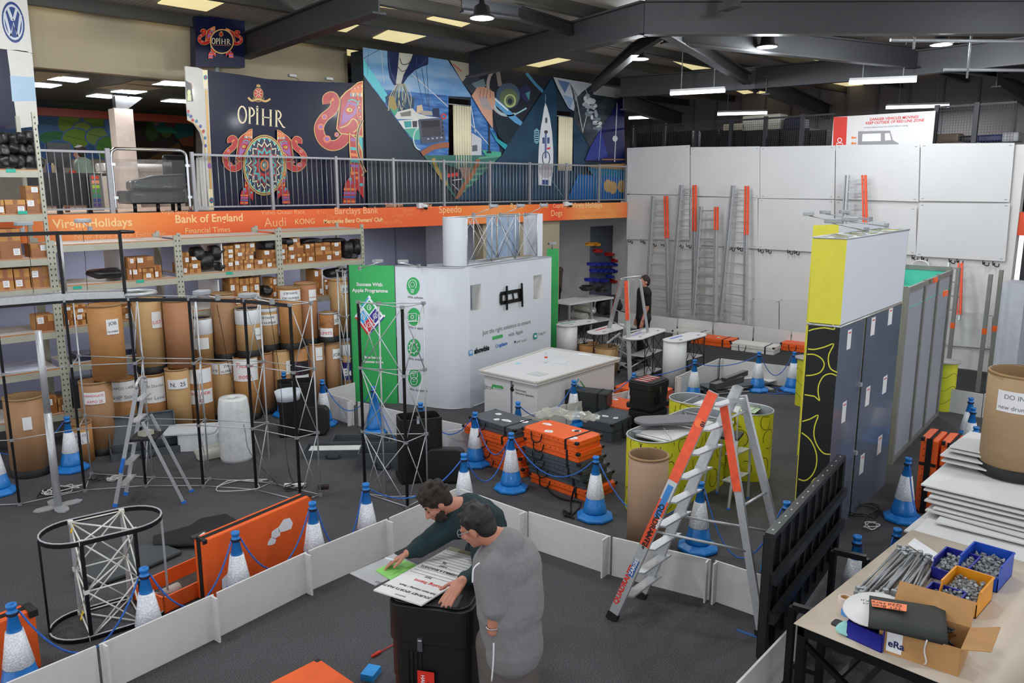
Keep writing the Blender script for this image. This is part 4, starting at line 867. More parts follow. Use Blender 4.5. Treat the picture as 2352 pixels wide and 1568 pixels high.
shelfbox(1.7,3.4,14.3,14.9,1.302,1.34,M('paper_sheet',(186,188,205),0.6),'printed_sheets','pile of white printed sheets on the sixth shelf of left tall rack','paper')
# ---------------------------------------------------------------- fibre drums
DR=[M('drum_kraft_warm',(170,120,70),0.6,var=0.08,scale=3,stretch=(1,1,6)),M('drum_kraft_tan',(176,140,94),0.6,var=0.06,scale=3,stretch=(1,1,6)),M('drum_kraft_brown',(150,112,78),0.6,var=0.05,scale=3,stretch=(1,1,6)),M('drum_kraft_red',(158,110,76),0.6,var=0.05,scale=3,stretch=(1,1,6))]
RIM=M('drum_black_base',(20,19,19),0.6,var=0.3,scale=12); DWH=M('drum_white_sleeve',(206,208,212),0.45,var=0.03); DIN=M('drum_inside',(150,120,84),0.8); RUST=ramp_mat('drum_stained',[(0.35,(92,58,34)),(0.5,(150,98,52)),(0.7,(166,112,62))],'noise',scale=4,detail=6,rough=0.6)
DPOS=[]
def fitdrum(c,r,z0):       # keep neighbours in the same layer from running into each other
    lay=0 if z0<0.3 else 1
    for _ in range(30):
        for (l,q,s) in DPOS:
            if l!=lay: continue
            e=V((c.x-q.x,c.y-q.y,0)); k=e.length
            if k<r+s+0.02: c=c+e.normalized()*(r+s+0.021-k)*V((0.35,1,0)).length/1.06
        if 3<c.x<9.6 and c.y+r>YF-0.06: c.y=YF-0.06-r
    DPOS.append((lay,c.copy(),r)); return c
def drum(x0,x1,yb,yt,z0,label,mat,base=True,white=0,open_=False,labels=(),z1=None,lid=None,group='fibre drums in front of the racks',rr=None,height=None,inside=None):
    xc=(x0+x1)/2; g=G(xc,yb,z0); d=V((g.x,g.y,0)); dist=d.length; dep=V((g.x,g.y,z0-CH)).length; r=rr or (x1-x0)/2*dep*0.985/F
    dr=d.normalized(); c=g+dr*r; c=fitdrum(c,r,z0)
    lo,hi=z0,z0+6
    if height is None:
        for _ in range(40):
            m=(lo+hi)/2
            if pix((g.x,g.y,m))[1]>yt: lo=m
            else: hi=m
        h=lo-z0
    else: h=height
    t=thing('fibre_drum',label,'drum',(c.x,c.y,z0),math.atan2(-dr.y,-dr.x),group); n=32
    prof=[(r,0.0),(r,h)]
    b=MB()
    if open_: prof=[(0,0),(r,0),(r,h),(r-0.012,h),(r-0.012,0.02),(0,0.02)]
    else: prof=[(r,0),(r,h),(r-0.012,h),(r-0.016,h-0.03),(0,h-0.03)]
    b.lathe(prof,n=n); b.build('drum_body',mat if not open_ else [mat],t)
    if inside is not None:
        b=MB(); b.lathe([(r-0.014,h-0.004),(r-0.014,0.03),(0,0.03)],n=n,cap=False); b.build('lining',inside,t)
    if base: b=MB(); b.lathe([(r+0.012,0),(r+0.014,0.02),(r+0.010,0.11),(r+0.001,0.115)],n=n,cap=False); b.build('base_band',RIM,t)
    if white: b=MB(); b.lathe([(r+0.004,h*(1-white)),(r+0.006,h*(1-white)+.004),(r+0.006,h),(r+0.001,h+0.004)],n=n,cap=False); b.build('white_sleeve',DWH,t)
    b=MB(); b.lathe([(r+0.002,h-0.02),(r+0.006,h-0.02),(r+0.006,h+0.006),(r-0.012,h+0.006)],n=n,cap=False); b.build('top_ring',lid or M('drum_ring_kraft',(150,118,80),0.6),t)
    for (a0,a1,f0,f1,txt,col) in labels:       # angle range in degrees about the side facing the hall, height fractions
        b=MB(); k=8; aa=[math.radians(a0+(a1-a0)*i/k) for i in range(k+1)]; R1=r+0.009
        b.wall([(R1*math.cos(a),R1*math.sin(a)) for a in aa],h*f0,h*f1); lo_=b.build('paper_label',LABEL,t)
        if txt:
            b2=MB(); ha=h*(f1-f0); 
            for li,s in enumerate(txt.split('|')):
                nl=len(txt.split('|')); text(None,'x',s,ha/nl*0.62,(0,0,0),(1,0,0),(0,1,0),None,merge=b2) if False else None
                bb=MB(); text(None,'x',s,ha/nl*0.62,(0,0,0),(1,0,0),(0,1,0),None,merge=bb)
                wd=max([p.x for p in bb.v] or [1]); sc=min(1.0,abs(math.radians(a1-a0))*R1*0.88/max(wd,1e-3)); z_=h*f0+ha*(nl-1-li+0.25)/nl
                n0=len(b2.v)
                for p in bb.v:
                    a=math.radians((a0+a1)/2)+(p.x-wd/2)*sc/R1; b2.v.append(V(((R1+.002)*math.cos(a),(R1+.002)*math.sin(a),z_+p.y*sc)))
                for f in bb.f: b2.face([n0+i for i in f])
            b2.build('label_text',col or INK,lo_)
    t['r']=r; t['h']=h; del t['r']; del t['h']
    return c,r,h
LB='LISTING'
A,B_,C_,D_=DR
low=[(40,112,1098,918,0,'tall open brown drum at far left beside the aluminium pole',C_,True,0,True,((-10,14,.62,.78,None,None),)),
 (166,214,1066,975,0,'short brown drum with white label beside the leftmost rear cone',A,False,0,True,((-40,40,.5,.8,'NO 13|CTL',INKG),)),
 (201,262,1049,882,0,'brown drum labelled HARROGATE EXPO with striped bag hanging from its rim',C_,True,0,False,((-50,30,.72,.88,'HARROGATE|_EXPO 25',RED),)),
 (262,318,1012,874,0,'brown drum with large printed address label, right of the HARROGATE drum',A,False,0,False,((-50,60,.66,.98,'CARGO LABEL|SHIP Stock',INKG),)),
 (334,388,1004,862,0,'brown drum with tall shipping label, behind the small step ladder top',A,True,0,False,((-60,55,.56,.96,'Trade Docket|Floor Level',INKG),)),
 (386,434,1003,850,0,'slim brown drum with a narrow handwritten label near its top',B_,True,0,False,((-50,50,.72,.86,'N.  25',INK),)),
 (430,488,990,844,0,'orange-brown drum with white label reading 40 in red',A,False,0,False,((-60,62,.74,.96,None,None),(-55,62,.42,.64,'TING DESK|40',RED))),
 (486,541,966,832,0,'tan drum with two small labels, behind the bubble wrap roll',B_,True,0,False,((-55,-8,.80,.98,'Hire',INKG),(-2,58,.8,.98,'JOB|NUMBER',INK))),
 (541,594,966,824,0,'drum with broad white band and red printed note, right of the bubble wrap roll',A,True,0,False,((-75,60,.64,.99,'Please|note',RED),)),
 (595,632,952,812,0,'plain reddish brown drum behind the left tall black case',D_,True,0,False,()),
 (633,671,944,805,0,'tan drum with a small label, half hidden by the left tall black case',B_,True,0,False,((30,75,.6,.82,None,None),)),
 (673,712,937,799,0,'brown drum with a dark picture label and silver tape',A,True,0,False,((-75,70,.38,.55,None,None),)),
 (711,746,932,791,0,'brown drum with a white paper note, behind the rear white barrier',C_,True,0,False,((-5,45,.74,.95,'CAUTION',RED),)),
 (748,783,927,788,0,'brown drum with one square label, second from the green panel',C_,True,0,False,((0,60,.74,.9,'JOB',INK),)),
 (787,818,922,790,0,'drum with purple printed sleeve beside the green panel',B_,True,0.2,False,((-30,60,.12,.3,None,None),))]
res=[]
for a in low:
    res.append(drum(a[0],a[1],a[2],a[3],a[4],a[5],a[6],base=a[7],white=a[8],open_=a[9],labels=a[10],inside=DIN if a[9] else None))
# dark picture label and purple sleeve on the two drums that show them
for idx,(f0,f1,m) in ((11,(.55,.78,ramp_mat('dark_picture_label',[(0.4,(20,24,40)),(0.6,(60,40,50)),(0.75,(150,60,60))],'noise',scale=20,rough=0.4))),(14,(.38,.68,M('purple_sleeve',(44,36,110),0.4)))):
    c,r,h=res[idx]; b=MB(); aa=[math.radians(a) for a in range(-80,81,10)]; rz=math.atan2(-c.y,-c.x)
    b.wall([(c.x+(r+.01)*math.cos(a+rz),c.y+(r+.01)*math.sin(a+rz)) for a in aa],h*f0,h*f1)
    drum_o=[o for o in COL.objects if o.name.startswith('fibre_drum')][idx]; b.build('printed_sleeve',m,drum_o,world=True)
    if idx==14:
        rr_=V((c.x,c.y,0)).normalized(); sd=V((rr_.y,-rr_.x,0)); q=V((c.x,c.y,0))-rr_*(r+.012)-sd*0.11+V((0,0,h*.46)); text(drum_o,'sleeve_text','BeT',0.2,q,sd,(0,0,1),WHITE,bold=.008)
H=lambda i:res[i][2]
up=[(222,288,875,703,H(2),'brown drum with cream tape over its rim, stacked at left of the upper row',A,False,0,False,((2,44,.62,.82,'JOB|NUMBER',INK),)),
 (323,383,858,690,H(4),'tall brown drum of the upper row just right of the central aluminium upright',B_,True,0,False,((10,50,.62,.84,'LIST',RED),)),
 (380,437,846,692,H(5),'plain brown drum standing on a white ring in the upper row',D_,False,0,False,()),
 (442,488,828,732,H(6),'drum with white upper sleeve and dark inside, upper row, left one',B_,False,.38,True,((-45,35,.28,.55,None,None),)),
 (484,534,828,676,H(7),'tall plain brown drum of the upper row behind two spotlights',C_,True,0,True,()),
 (541,594,820,711,H(8),'drum with white upper sleeve and dark inside, upper row, right one',B_,True,.32,True,((30,65,.35,.6,'TYPE',INK),)),
 (594,641,806,707,H(9),'tan drum with broad white label reading JOB NAME',B_,True,0.10,False,((-70,70,.6,.84,'JOB NAME|JOB NUMBER',INK),)),
 (634,684,803,662,H(10),'orange-brown open drum with wide JOB NAME label under its rim',A,True,0,True,((-50,64,.80,.96,'JOB NAME|JOB NUMBER',INK),)),
 (680,730,793,652,H(11),'tall smooth brown drum with a narrow notice, upper row',D_,True,0,False,((15,60,.72,.9,'WARNING',RED),)),
 (731,775,787,720,H(12),'short stained brown drum with silver lid ring',RUST,True,0,True,((-60,20,.2,.5,'LIMITS',RED),(30,80,.6,.95,'JOB',INK))),
 (762,811,777,644,H(13),'tall tan drum of the upper row right beside the green panel',B_,True,0,False,((5,60,.78,.92,'JOB',INK),))]
for a in up:
    drum(a[0],a[1],a[2],a[3],a[4]+0.008,a[5],a[6],base=a[7],white=a[8],open_=a[9],labels=a[10],inside=(M('navy_lining',(44,48,62),0.6) if a[8] else DIN) if a[9] else None,lid=ALU if 'stained' in a[5] else None)
# white counters' neighbours: open tubes and the big one on the foamboard stack
drum(1329,1374,842,792,0,'open brown drum behind the white counter, left of two',A,False,0,True,(),group='open drums behind the counter',inside=DIN)
drum(1366,1419,862,800,0,'open tan drum behind the white counter, right of two',B_,False,0,True,(),group='open drums behind the counter',inside=DIN)
drum(1438,1526,1286,1058,0,'tall open brown cardboard tube standing beside the large orange-topped ladder',M('tube_kraft_foreground',(152,124,100),0.6,var=0.04,scale=3,stretch=(1,1,6)),False,0,True,(),group='open drums behind the counter',inside=M('tube_inside',(140,112,86),0.8))
# ---------------------------------------------------------------- traffic cones
SLV=ramp_mat('cone_reflective_sleeve',[(0.2,(196,200,206)),(0.5,(212,214,220)),(0.8,(228,230,234))],'voronoi',scale=60,rough=0.3,bump=0.25)
DKTAPE=M('dark_tape',(22,28,50),0.5)
OCT=math.pi/8
def cone_build(sleeve=True):
    t=thing('traffic_cone','x','traffic cone')
    b=MB(); b.lathe([(0.235,0),(0.25,0.02),(0.245,0.045),(0.17,0.085),(0.155,0.09)],n=8,a0=OCT); b.build('cone_base',BLUE,t,bev=0.008)
    b=MB(); b.lathe([(0.152,0.085),(0.150,0.12),(0.135,0.20),(0.130,0.205),(0.034,0.74),(0.043,0.745),(0.045,0.765),(0.034,0.77),(0.034,0.80),(0.042,0.803),(0.042,0.83),(0.026,0.832),(0.024,0.79),(0,0.785)],n=24); b.build('cone_body',BLUE,t)
    if sleeve: b=MB(); b.lathe([(0.1165,0.285),(0.119,0.29),(0.0665,0.595),(0.063,0.595)],n=24); b.build('reflective_sleeve',SLV,t)
    b=MB(); b.lathe([(0.04,0.73),(0.05,0.74),(0.05,0.76),(0.04,0.765)],n=12); b.build('tape_wrap',DKTAPE,t)
    return t
CONES=[(153,957,'behind the aluminium pole, in front of the short drum'),(740,872,'beside the left tall black case, by the rear barrier'),(857,887,'plain, without a white sleeve, in front of the green panel'),(966,925,'behind the slim open frame, only its top showing'),
 (1091,947,'left of the stack topped by a grey case'),(1065,1042,'just above the bearded man, behind his head'),(840,1110,'behind the front barrier with red tag on its rope'),(717,1153,'at the far end of the leaning orange case'),(540,1221,'in front of the leaning orange case with paper scraps'),
 (330,1304,'in front of the oval counter frame'),(25,1387,'at the left picture edge beside an orange case'),(1190,923,'in front of the white counter with company logos'),(1318,873,'in front of the coloured diamond print on the white counter'),(1174,994,'in front of the orange case stack, between its two piles'),
 (1369,1048,'right of the orange case stack, with small white sticker'),(651,854,'with only its tip above the left tall case'),(1456,857,'behind the black case with four orange labels'),(1596,826,'behind the large ladder top, left of loose boards'),(1744,808,'left one before the rear white barrier near the black tower'),
 (1825,808,'right one before the rear white barrier near the black tower'),(1610,1107,'standing under the large orange-topped ladder'),(1808,1152,'between the large ladder and the black screen'),(1970,1230,'right of the black screen, behind its trolley handles'),(2062,1214,'behind the workbench, next to the cream sheet'),
 (2158,1119,'between the upright orange cases and the white boards'),(2087,1051,'in the open beside the cables right of the dark tower'),(2231,913,'rear one of two by the right-hand barrier end'),(2236,936,'front one of two by the right-hand barrier end'),(2243,980,'peeking over the foam boards behind the brown drum')]
c0=cone_build(True); c1c=cone_build(False); used=[False,False]; CP=[]
def place_cone(p,label,plain):
    src=c1c if plain else c0
    if not used[plain]: o=src; used[plain]=True
    else: o=copy_tree(src)
    o.location=p; o.rotation_euler=(0,0,R.uniform(0,6.28)); tag(o,label,'traffic cone','blue traffic cones'); return o
for i,(x,y,l) in enumerate(CONES):
    p=G(x,y,0.83); p.z=0; CP.append(p); place_cone(p,('blue traffic cone ' if i==2 else 'blue and white traffic cone ')+l,1 if i==2 else 0)
p=G(-2,1132,0); place_cone(p,'blue traffic cone cut by the left edge, behind the frame foot',0)
p=G(1848,905,0); place_cone(p,'blue traffic cone tucked behind the black tower edge near the lime plinth',0)
def rp(i,j,sag,lb,ja=None):
    a=CP[i]+V((0,0,0.75)); c=(CP[j] if ja is None else ja)+V((0,0,0.75 if ja is None else 0))
    d=(c-a); d.z=0; d.normalize(); pts=rope(a+d*0.05,c-(d*0.05 if ja is None else V((0,0,0))),sag)
    for q in pts: q.z=max(q.z,0.015)
    b=MB(); b.tube(pts,0.0085,6); tag(b.build('barrier_rope',ROPE),lb,'rope','blue ropes between the cones')
for a in [(1,2,.42,'blue rope hanging between the two cones left of the green panel'),(4,3,.35,'blue rope from the cone at the case stack towards the slim frame'),(5,6,.28,'blue rope passing behind the bearded man to the red-tagged cone'),
   (5,13,.45,'blue rope hanging low between the cone behind the man and the stack cone'),(4,13,.40,'blue rope looping in front of the left orange cases'),(13,14,.36,'blue rope sagging in front of the right case stack'),(14,20,.55,'blue rope running behind the brown tube to the cone under the ladder'),
   (20,21,.72,'blue rope lying on the floor behind the ladder feet'),(6,7,.6,'blue rope hanging beside the red-tagged cone, behind front barrier'),(7,8,.5,'blue rope draped across the leaning orange case'),(8,9,.5,'blue rope hanging between the frame cone and the orange case cone'),(9,10,.55,'blue rope sagging behind the front barrier at left'),
   (11,12,.35,'blue rope hanging in front of the white counter'),(12,16,.25,'blue rope from the diamond print cone to the black case cone'),(16,17,.06,'taut blue rope in front of the white plinths'),(17,18,.12,'blue rope above the loose boards at the rear barrier'),(18,19,.42,'blue rope hanging between the two rear cones'),
   (25,24,.5,'blue rope in front of the upright orange cases'),(22,23,.6,'blue rope low behind the trolley handles')]: rp(*a)
rp(0,0,.35,'blue rope running left from the rear-left cone out of the picture',ja=G(-60,1010,.6))
rp(11,11,.1,'blue rope end hanging from the cone before the white counter',ja=G(1178,975,.35)); rp(2,2,.1,'blue rope trailing from the plain cone to the floor',ja=G(915,1018,.02))
b=MB(); pts=[G(1775+28*math.cos(k*.5)+k*2,897+7*math.sin(k*.5),0.012+.002*(k%3)) for k in range(30)]; b.tube(smoothp(pts,2),0.008,5); tag(b.build('coiled_rope',ROPE),'coil of blue rope on the floor by the two rear cones','rope')
b=MB(); b.beam(G(1693,1446,0.003),G(1745,1464,0.003),0.045,0.004); tag(b.build('tape_strip',M('blue_floor_tape',(44,84,140),0.6)),'strip of blue tape on the carpet near the ladder foot','tape')
# ---------------------------------------------------------------- low white barriers
def barrier(a,c,label,fins=(),z=0.45):
    p=G(*a,z); q=G(*c,z); p.z=q.z=0; d=(q-p); L=d.length; an=math.atan2(d.y,d.x)
    t=thing('floor_barrier',label,'barrier',p,an,'low white floor barriers')
    b=MB(); b.b2((0.004,-0.01,0.003),(L-0.004,0.01,z)); b.build('panel',FOAM,t)
    for (s,w) in fins:
        x=0.03 if s==0 else L-0.03; b=MB(); b.b2((x-0.009,min(0,w)-(0.011 if w<0 else -0.011),0.002),(x+0.009,max(0,w)-(0.011 if w<0 else -0.011),z)); b.build('fin',FOAM,t)
    return t
BP=[((-90,1612),(221,1482),'front white barrier panel leaving the picture at bottom left',()),((227,1480),(491,1364),'front white barrier panel below the oval frame',((0,-.07),(1,-.09))),((497,1361),(704,1267),'front white barrier panel below the orange leaning case',((1,-.09),)),
 ((708,1265),(890,1191),'front white barrier panel left of the bearded man',((1,-.12),)),((894,1189),(1048,1122),'front white barrier panel behind the bearded man',()),((1058,1122),(1211,1176),'right front barrier panel between the two men and case stack',((1,-.10),)),
 ((1214,1174),(1403,1232),'right front barrier panel before the case stack cone',((1,-.12),)),((1407,1233),(1634,1285),'right front barrier panel seen through the large ladder',((1,-.08),)),((1642,1286),(1800,1336),'right front barrier panel beside the black screen',((0,-.08),)),
 ((1690,1572),(1830,1425),'barrier panel under the black screen at bottom',()),
 ((747,901),(811,921),'rear white barrier panel by the drums',((1,-.1),)),((752,894),(815,878),'short rear barrier panel running behind the green panel frame',()),((822,922),(955,953),'rear white barrier panel in front of the green panel',()),((957,953),(1068,976),'rear white barrier panel in front of the curved white wall',()),
 ((1028,989),(1088,981),'short white barrier panel right of the open black case',()),((1145,971),(1300,928),'white barrier panel in front of the white logo counter',()),((1302,928),(1445,897),'white barrier panel in front of the diamond print',()),((1552,866),(1652,823),'angled white barrier panel left of the loose boards',((0,-.1),)),
 ((1656,823),(1848,845),'long rear white barrier panel behind the two rear cones',((0,-.1),)),((2164,889),(2259,905),'short white barrier panel right of the lime plinth',()),((2262,905),(2290,886),'barrier panel end at right behind the brown drum',()),
 ((1420,716),(1484,723),'low skirting panel along the white wall, behind the dark-shirted man',()),((1487,723),(1555,731),'low skirting panel along the white wall below the two left ladders',()),((1558,731),(1637,739),'low skirting panel along the white wall below the step ladder',()),((1640,739),(1730,749),'low skirting panel along the white wall, above the orange flat case',()),
 ((1733,749),(1817,760),'low skirting panel along the white wall above the white flat case',()),((1820,760),(1880,767),'low skirting panel along the white wall next to the tower',()),((2150,797),(2252,807),'low skirting panel along the wall at right of door unit',()),((2255,808),(2340,817),'low skirting panel behind the brown drum at right',())]
for a in BP: barrier(*a)
# ---------------------------------------------------------------- flat transport cases
CAPM=M('case_corner_black',(18,18,20),0.5)
def flatcase(c,L,W,H,rz,mat,label,labels=3,seed=1,rot=None,group='flat transport cases',strap=True,handle=True,caps=True,z=None):
    rr=random.Random(seed); t=thing('transport_case',label,'case',c,rz,group)
    if rot: t.rotation_euler=rot
    b=MB(); b.prism(rrect(L-0.03,W-0.03,0.02,2),0,H*0.58); b.build('case_body',mat,t,bev=0.006)
    b=MB(); b.prism(rrect(L,W,0.03,2),H*0.55,H); 
    b.m=1
    for i in range(int(L/0.09)): 
        for s in (-1,1): b.box((-L/2+0.06+i*0.09,s*(W/2),H*.78),(0.012,0.004,0.012))
    b.build('case_lid',[mat,CAPM],t)
    if caps:
        for sx in (-1,1):
            for sy in (-1,1):
                b=MB(); b.box((sx*(L/2-0.018),sy*(W/2-0.018),H-0.02),(0.055,0.055,0.046)); b.build('corner_cap',CAPM,t,bev=0.01)
    if handle:
        for x in (-L*0.22,):
            b=MB(); b.tube(smoothp([(x-0.1,-W/2-0.004,H*.85),(x-0.08,-W/2-0.02,H*.2),(x,-W/2-0.03,-0.02+H*.1),(x+0.08,-W/2-0.02,H*.2),(x+0.1,-W/2-0.004,H*.85)],4),0.009,5); b.build('handle',STRAP,t)
    if strap:
        for x in (L*0.3,):
            b=MB(); b.b2((x-0.018,-W/2-0.004,0.01),(x+0.018,-W/2,H)); b.b2((x-0.018,-W/2-0.004,H),(x+0.018,W/2+0.004,H+0.003)); b.build('strap',STRAP,t)
    for i in range(labels):
        lw=rr.uniform(.10,.2); ld=rr.uniform(.08,.13); x=rr.uniform(-L*.38,L*.38); y=rr.uniform(-W*.3,W*.3); a=rr.uniform(-.5,.5)
        b=MB(); pts=[(lw/2*math.cos(k*.785+a)*rr.uniform(.7,1.2)+x,ld/2*math.sin(k*.785+a)*rr.uniform(.7,1.25)+y) for k in range(8)]
        b.prism(pts,H+0.0015,H+0.003); b.m=1; b.box((x,y,H+0.0035),(lw*.4,0.01,0.0008)); b.build('paper_label',[LABEL,RED if i%2 else INKG],t)
    return t
# right pile: long side along Y
def pile(items,x,y,rz0,pre):
    z=0.0
    for (L,W,H,mat,dx,dy,rz,lab,nl) in items:
        flatcase((x+dx,y+dy,z),L,W,H,rz0+rz,mat,lab,labels=nl,seed=len(lab),handle=mat is ORANGE or nl>0 or True); z+=H+0.002
    return z
RZ=-math.pi/2
pile([(1.12,.62,.15,ORANGE,.12,-.05,0.0,'orange case at the bottom of the right pile, with straps trailing',0),(1.10,.62,.14,GREYP,.12,.0,.02,'dark grey case, lowest grey one in the right pile',0),(1.08,.60,.13,GREYP,.06,.02,-.02,'dark grey case in the middle of the right pile',0),
      (1.05,.58,.12,GREYP,.02,.03,.01,'dark grey case with hanging handle under the two orange ones',0),(1.02,.54,.14,ORANGE,.0,.02,0,'orange case second from the top of the right pile',0),(1.02,.54,.15,ORANGE,-.02,.04,.02,'orange case on top of the right pile with torn white labels',5)],8.02,7.16,RZ,'')
pile([(1.0,.56,.15,ORANGE,.05,-.1,0,'orange case at the bottom of the left pile',0),(1.0,.56,.15,ORANGE,.03,-.05,.02,'orange case second from bottom of the left pile',0),(1.0,.56,.14,ORANGE,.0,.0,0,'orange case third from bottom of the left pile',0),(1.1,.58,.13,ORANGE,-.03,.08,.01,'orange case directly under the grey case of left pile',0),
      (1.0,.56,.15,GREYP,.0,.02,0,'grey case on top of the left pile with white labels',4)],8.08,8.42,RZ,'')
flatcase(tuple(G(1405,1000,0)+V((.35,.1,0))),1.5,.6,.34,0.12,GREYP,'long grey case behind the tall brown tube with white labels',3,5)
flatcase(tuple(G(1352,990,0)+V((.35,.35,0))),.85,.36,.62,-1.2,M('black_case',(40,44,44),0.5),'dark upright case carrying clear plastic sheets behind the orange pile',0,6)
flatcase(tuple(G(1425,975,0)+V((.15,-.0,0))),1.1,.6,.36,-1.45,ORANGE,'low orange case with a small label, left of the black case with orange labels',1,9)
flatcase(tuple(G(1446,935,0)+V((.3,-.1,0))),1.0,.6,.36,-1.4,ORANGE,'low orange case just behind the black case with orange labels',0,10)
PLS=M('clear_plastic_film',(222,222,206),0.15,alpha=0.5,trans=0.3,bump=0.6,bscale=12)
b=MB(); c=G(1310,965,.68); pts=[]; n=14
for i in range(n+1):
    for j in range(9):
        x=-.6+1.2*i/n; y=-.3+.6*j/8; pts.append(c+V((.10,.15,0))+V((x*.3+y*.7,-x*.75+y*.3,0.05+R.uniform(-.03,.05)-.12*abs(x)**2)))
b.add(pts,[(i*9+j,(i+1)*9+j,(i+1)*9+j+1,i*9+j+1) for i in range(n) for j in range(8)],smooth=True); tag(b.build('plastic_sheet',PLS),'crumpled clear plastic sheets lying on the dark upright case','plastic sheet')
b=MB(); pts=smoothp([G(1255,1095,.02),G(1260,1125,.02),G(1290,1145,.02),G(1335,1155,.02),G(1310,1185,.02),G(1300,1180,.02),G(1318,1190,.02)],5); b.tube(pts,0.011,5)
b.tube(smoothp([G(1320,1120,.3),G(1312,1150,.02),G(1310,1178,.02),G(1295,1172,.03),G(1298,1185,.03)],5),0.014,5); tag(b.build('loose_strap',STRAP),'black loose straps with hook lying on the carpet before the case pile','strap')
# cases against the far wall
flatcase(tuple(G(1640,790,0)),1.15,.55,.2,-1.42,ORANGE,'orange flat case with black straps by the far wall, left of the white one',1,21,group='cases along the far wall')
flatcase(tuple(G(1735,806,0)),1.15,.55,.2,-1.42,M('case_white',(206,204,198),0.5),'white flat case with black straps by the far wall',1,22,group='cases along the far wall')
flatcase(tuple(G(1850,806,0)),1.15,.55,.2,-1.42,ORANGE,'orange flat case by the far wall next to the black tower',2,23,group='cases along the far wall')
flatcase(tuple(G(1590,775,0)),1.0,.55,.2,-1.42,M('case_white',(206,204,198),0.5),'white flat case with black handle behind the last white plinth top',0,24,group='cases along the far wall')
# two upright orange cases at right
for (xt,yt,hh,lb,sd) in ((2178,1000,1.02,'upright orange case with black strap, left of the pair by the foam boards',31),(2225,1010,1.0,'upright orange case with black strap, right of the pair by the foam boards',32)):
    p=G(xt-12,yt,hh); t=flatcase((p.x,p.y,hh/2+0.001),hh,.55,.2,0,ORANGE,lb,0,sd,group='upright orange cases'); t.rotation_euler=(0,math.pi/2,math.radians(96)); t.location=(p.x+.02,p.y-.0,hh/2)
    b=MB(); b.b2((-hh/2,.276,.065),(hh/2,.281,.135)); b.b2((-hh*.18,.276,.0),(-hh*.14,.283,.2)); b.b2((-hh/2-.004,-.27,.065),(-hh/2,.28,.1)); b.build('wide_strap',STRAP,t)
# leaning orange case with open tray (front left)
t=thing('transport_case','long orange hinged case standing open behind the front barrier, paper scraps on its lid','case',G(560,1330,0),0)
a=G(478,1385,0); c=G(722,1262,0); a.z=c.z=0; d=(c-a).normalized(); nrm=V((-d.y,d.x,0))
def obox(b,o,u,v,w,du,dv,dw):
    o=V(o); vs=[o+u*i*du+v*j*dv+w*k*dw for i in (0,1) for j in (0,1) for k in (0,1)]
    return b.add(vs,[(0,1,3,2),(4,6,7,5),(0,4,5,1),(2,3,7,6),(0,2,6,4),(1,5,7,3)])
zt=vh(a,1243); Ln=(c-a).length
b=MB(); up=V((0,0,1)); obox(b,a+up*0.01,d,nrm,up,Ln,.16,zt-.01); b.build('case_lid',ORANGE,t,world=True,bev=0.012)
b=MB(); obox(b,a+up*(zt)+nrm*.05,d,nrm,up,Ln,.06,.004); obox(b,a-d*.004+nrm*.05+up*.02,d,nrm,up,.004,.06,zt); b.build('strap',STRAP,t,world=True)
for q in (a,c-d*.05):
    b=MB(); obox(b,q+up*(zt-.05),d,nrm,up,.055,.165,.055); b.build('corner_cap',CAPM,t,world=True,bev=0.01)
b=MB(); wl=.02; a2=a+nrm*.17-d*.38
for (o,du,dv) in ((a2,Ln*.55,wl),(a2+nrm*.5,Ln*.55,wl),(a2,wl,.52)): obox(b,o+up*.01,d,nrm,up,du,dv,.17)
obox(b,a2+up*.01,d,nrm,up,Ln*.55,.52,.012); b.build('case_tray',ORANGE,t,world=True)
b=MB(); obox(b,a2+up*.024+d*.03+nrm*.03,d,nrm,up,Ln*.5,.45,.01); b.build('tray_lining',M('foam_dark',(70,64,58),0.9),t,world=True)
b=MB(); q=a2+d*.22+nrm*.22+up*.09; b.cyl(q-d*.09,q+d*.1,.06,n=16); tag(b.build('tape_roll',M('grey_tube',(176,166,158),0.5)),'grey plastic tube clip lying in the open orange tray','tube')
rr=random.Random(3)
for (xx,zz,s) in ((.62,.62,.09),(.72,.66,.11),(.58,.5,.06),(.2,.2,.13)):
    q=a+d*Ln*xx-nrm*.003+up*(zt*zz); b=MB(); b.slab([q+d*s*math.cos(k*.9)*rr.uniform(.6,1.2)+up*s*.8*math.sin(k*.9)*rr.uniform(.6,1.2) for k in range(7)],.0015,n=-nrm); b.build('paper_label',LABEL,t,world=True)
# orange case bottom centre and one at left edge
f=flatcase(tuple(G(700,1640,0.0)),1.3,.8,.2,0,ORANGE,'orange flat case cut by the bottom edge beside the black case',1,41,handle=False,z=0)
p0=G(731,1512,.2); pa=G(612,1572,.2); pb=G(850,1572,.2); ax=(pa-p0).normalized(); f.rotation_euler=(0,0,math.atan2(ax.y,ax.x)); nn=V((-ax.y,ax.x,0)); 
s=1 if (pb-p0).dot(nn)>0 else -1
f.location=p0+ax*.65+nn*s*.4-V((0,0,.2)); f.location.z=0
t=thing('transport_case','orange case standing upright at the left picture edge behind the cone','case',G(20,1500,0),0)
q=G(78,1400,0.56); q.z=0; b=MB(); b.box((q.x-.35,q.y+.06,.28),(.7,.18,.56),rz=.1); b.build('case_body',ORANGE,t,world=True,bev=.01); b=MB(); b.box((q.x-.02,q.y+.06,.54),(.07,.19,.06),rz=.1); b.build('corner_cap',CAPM,t,world=True); b=MB(); b.box((q.x-.35,q.y+.06,.562),(.68,.06,.006),rz=.1); b.build('strap',STRAP,t,world=True)
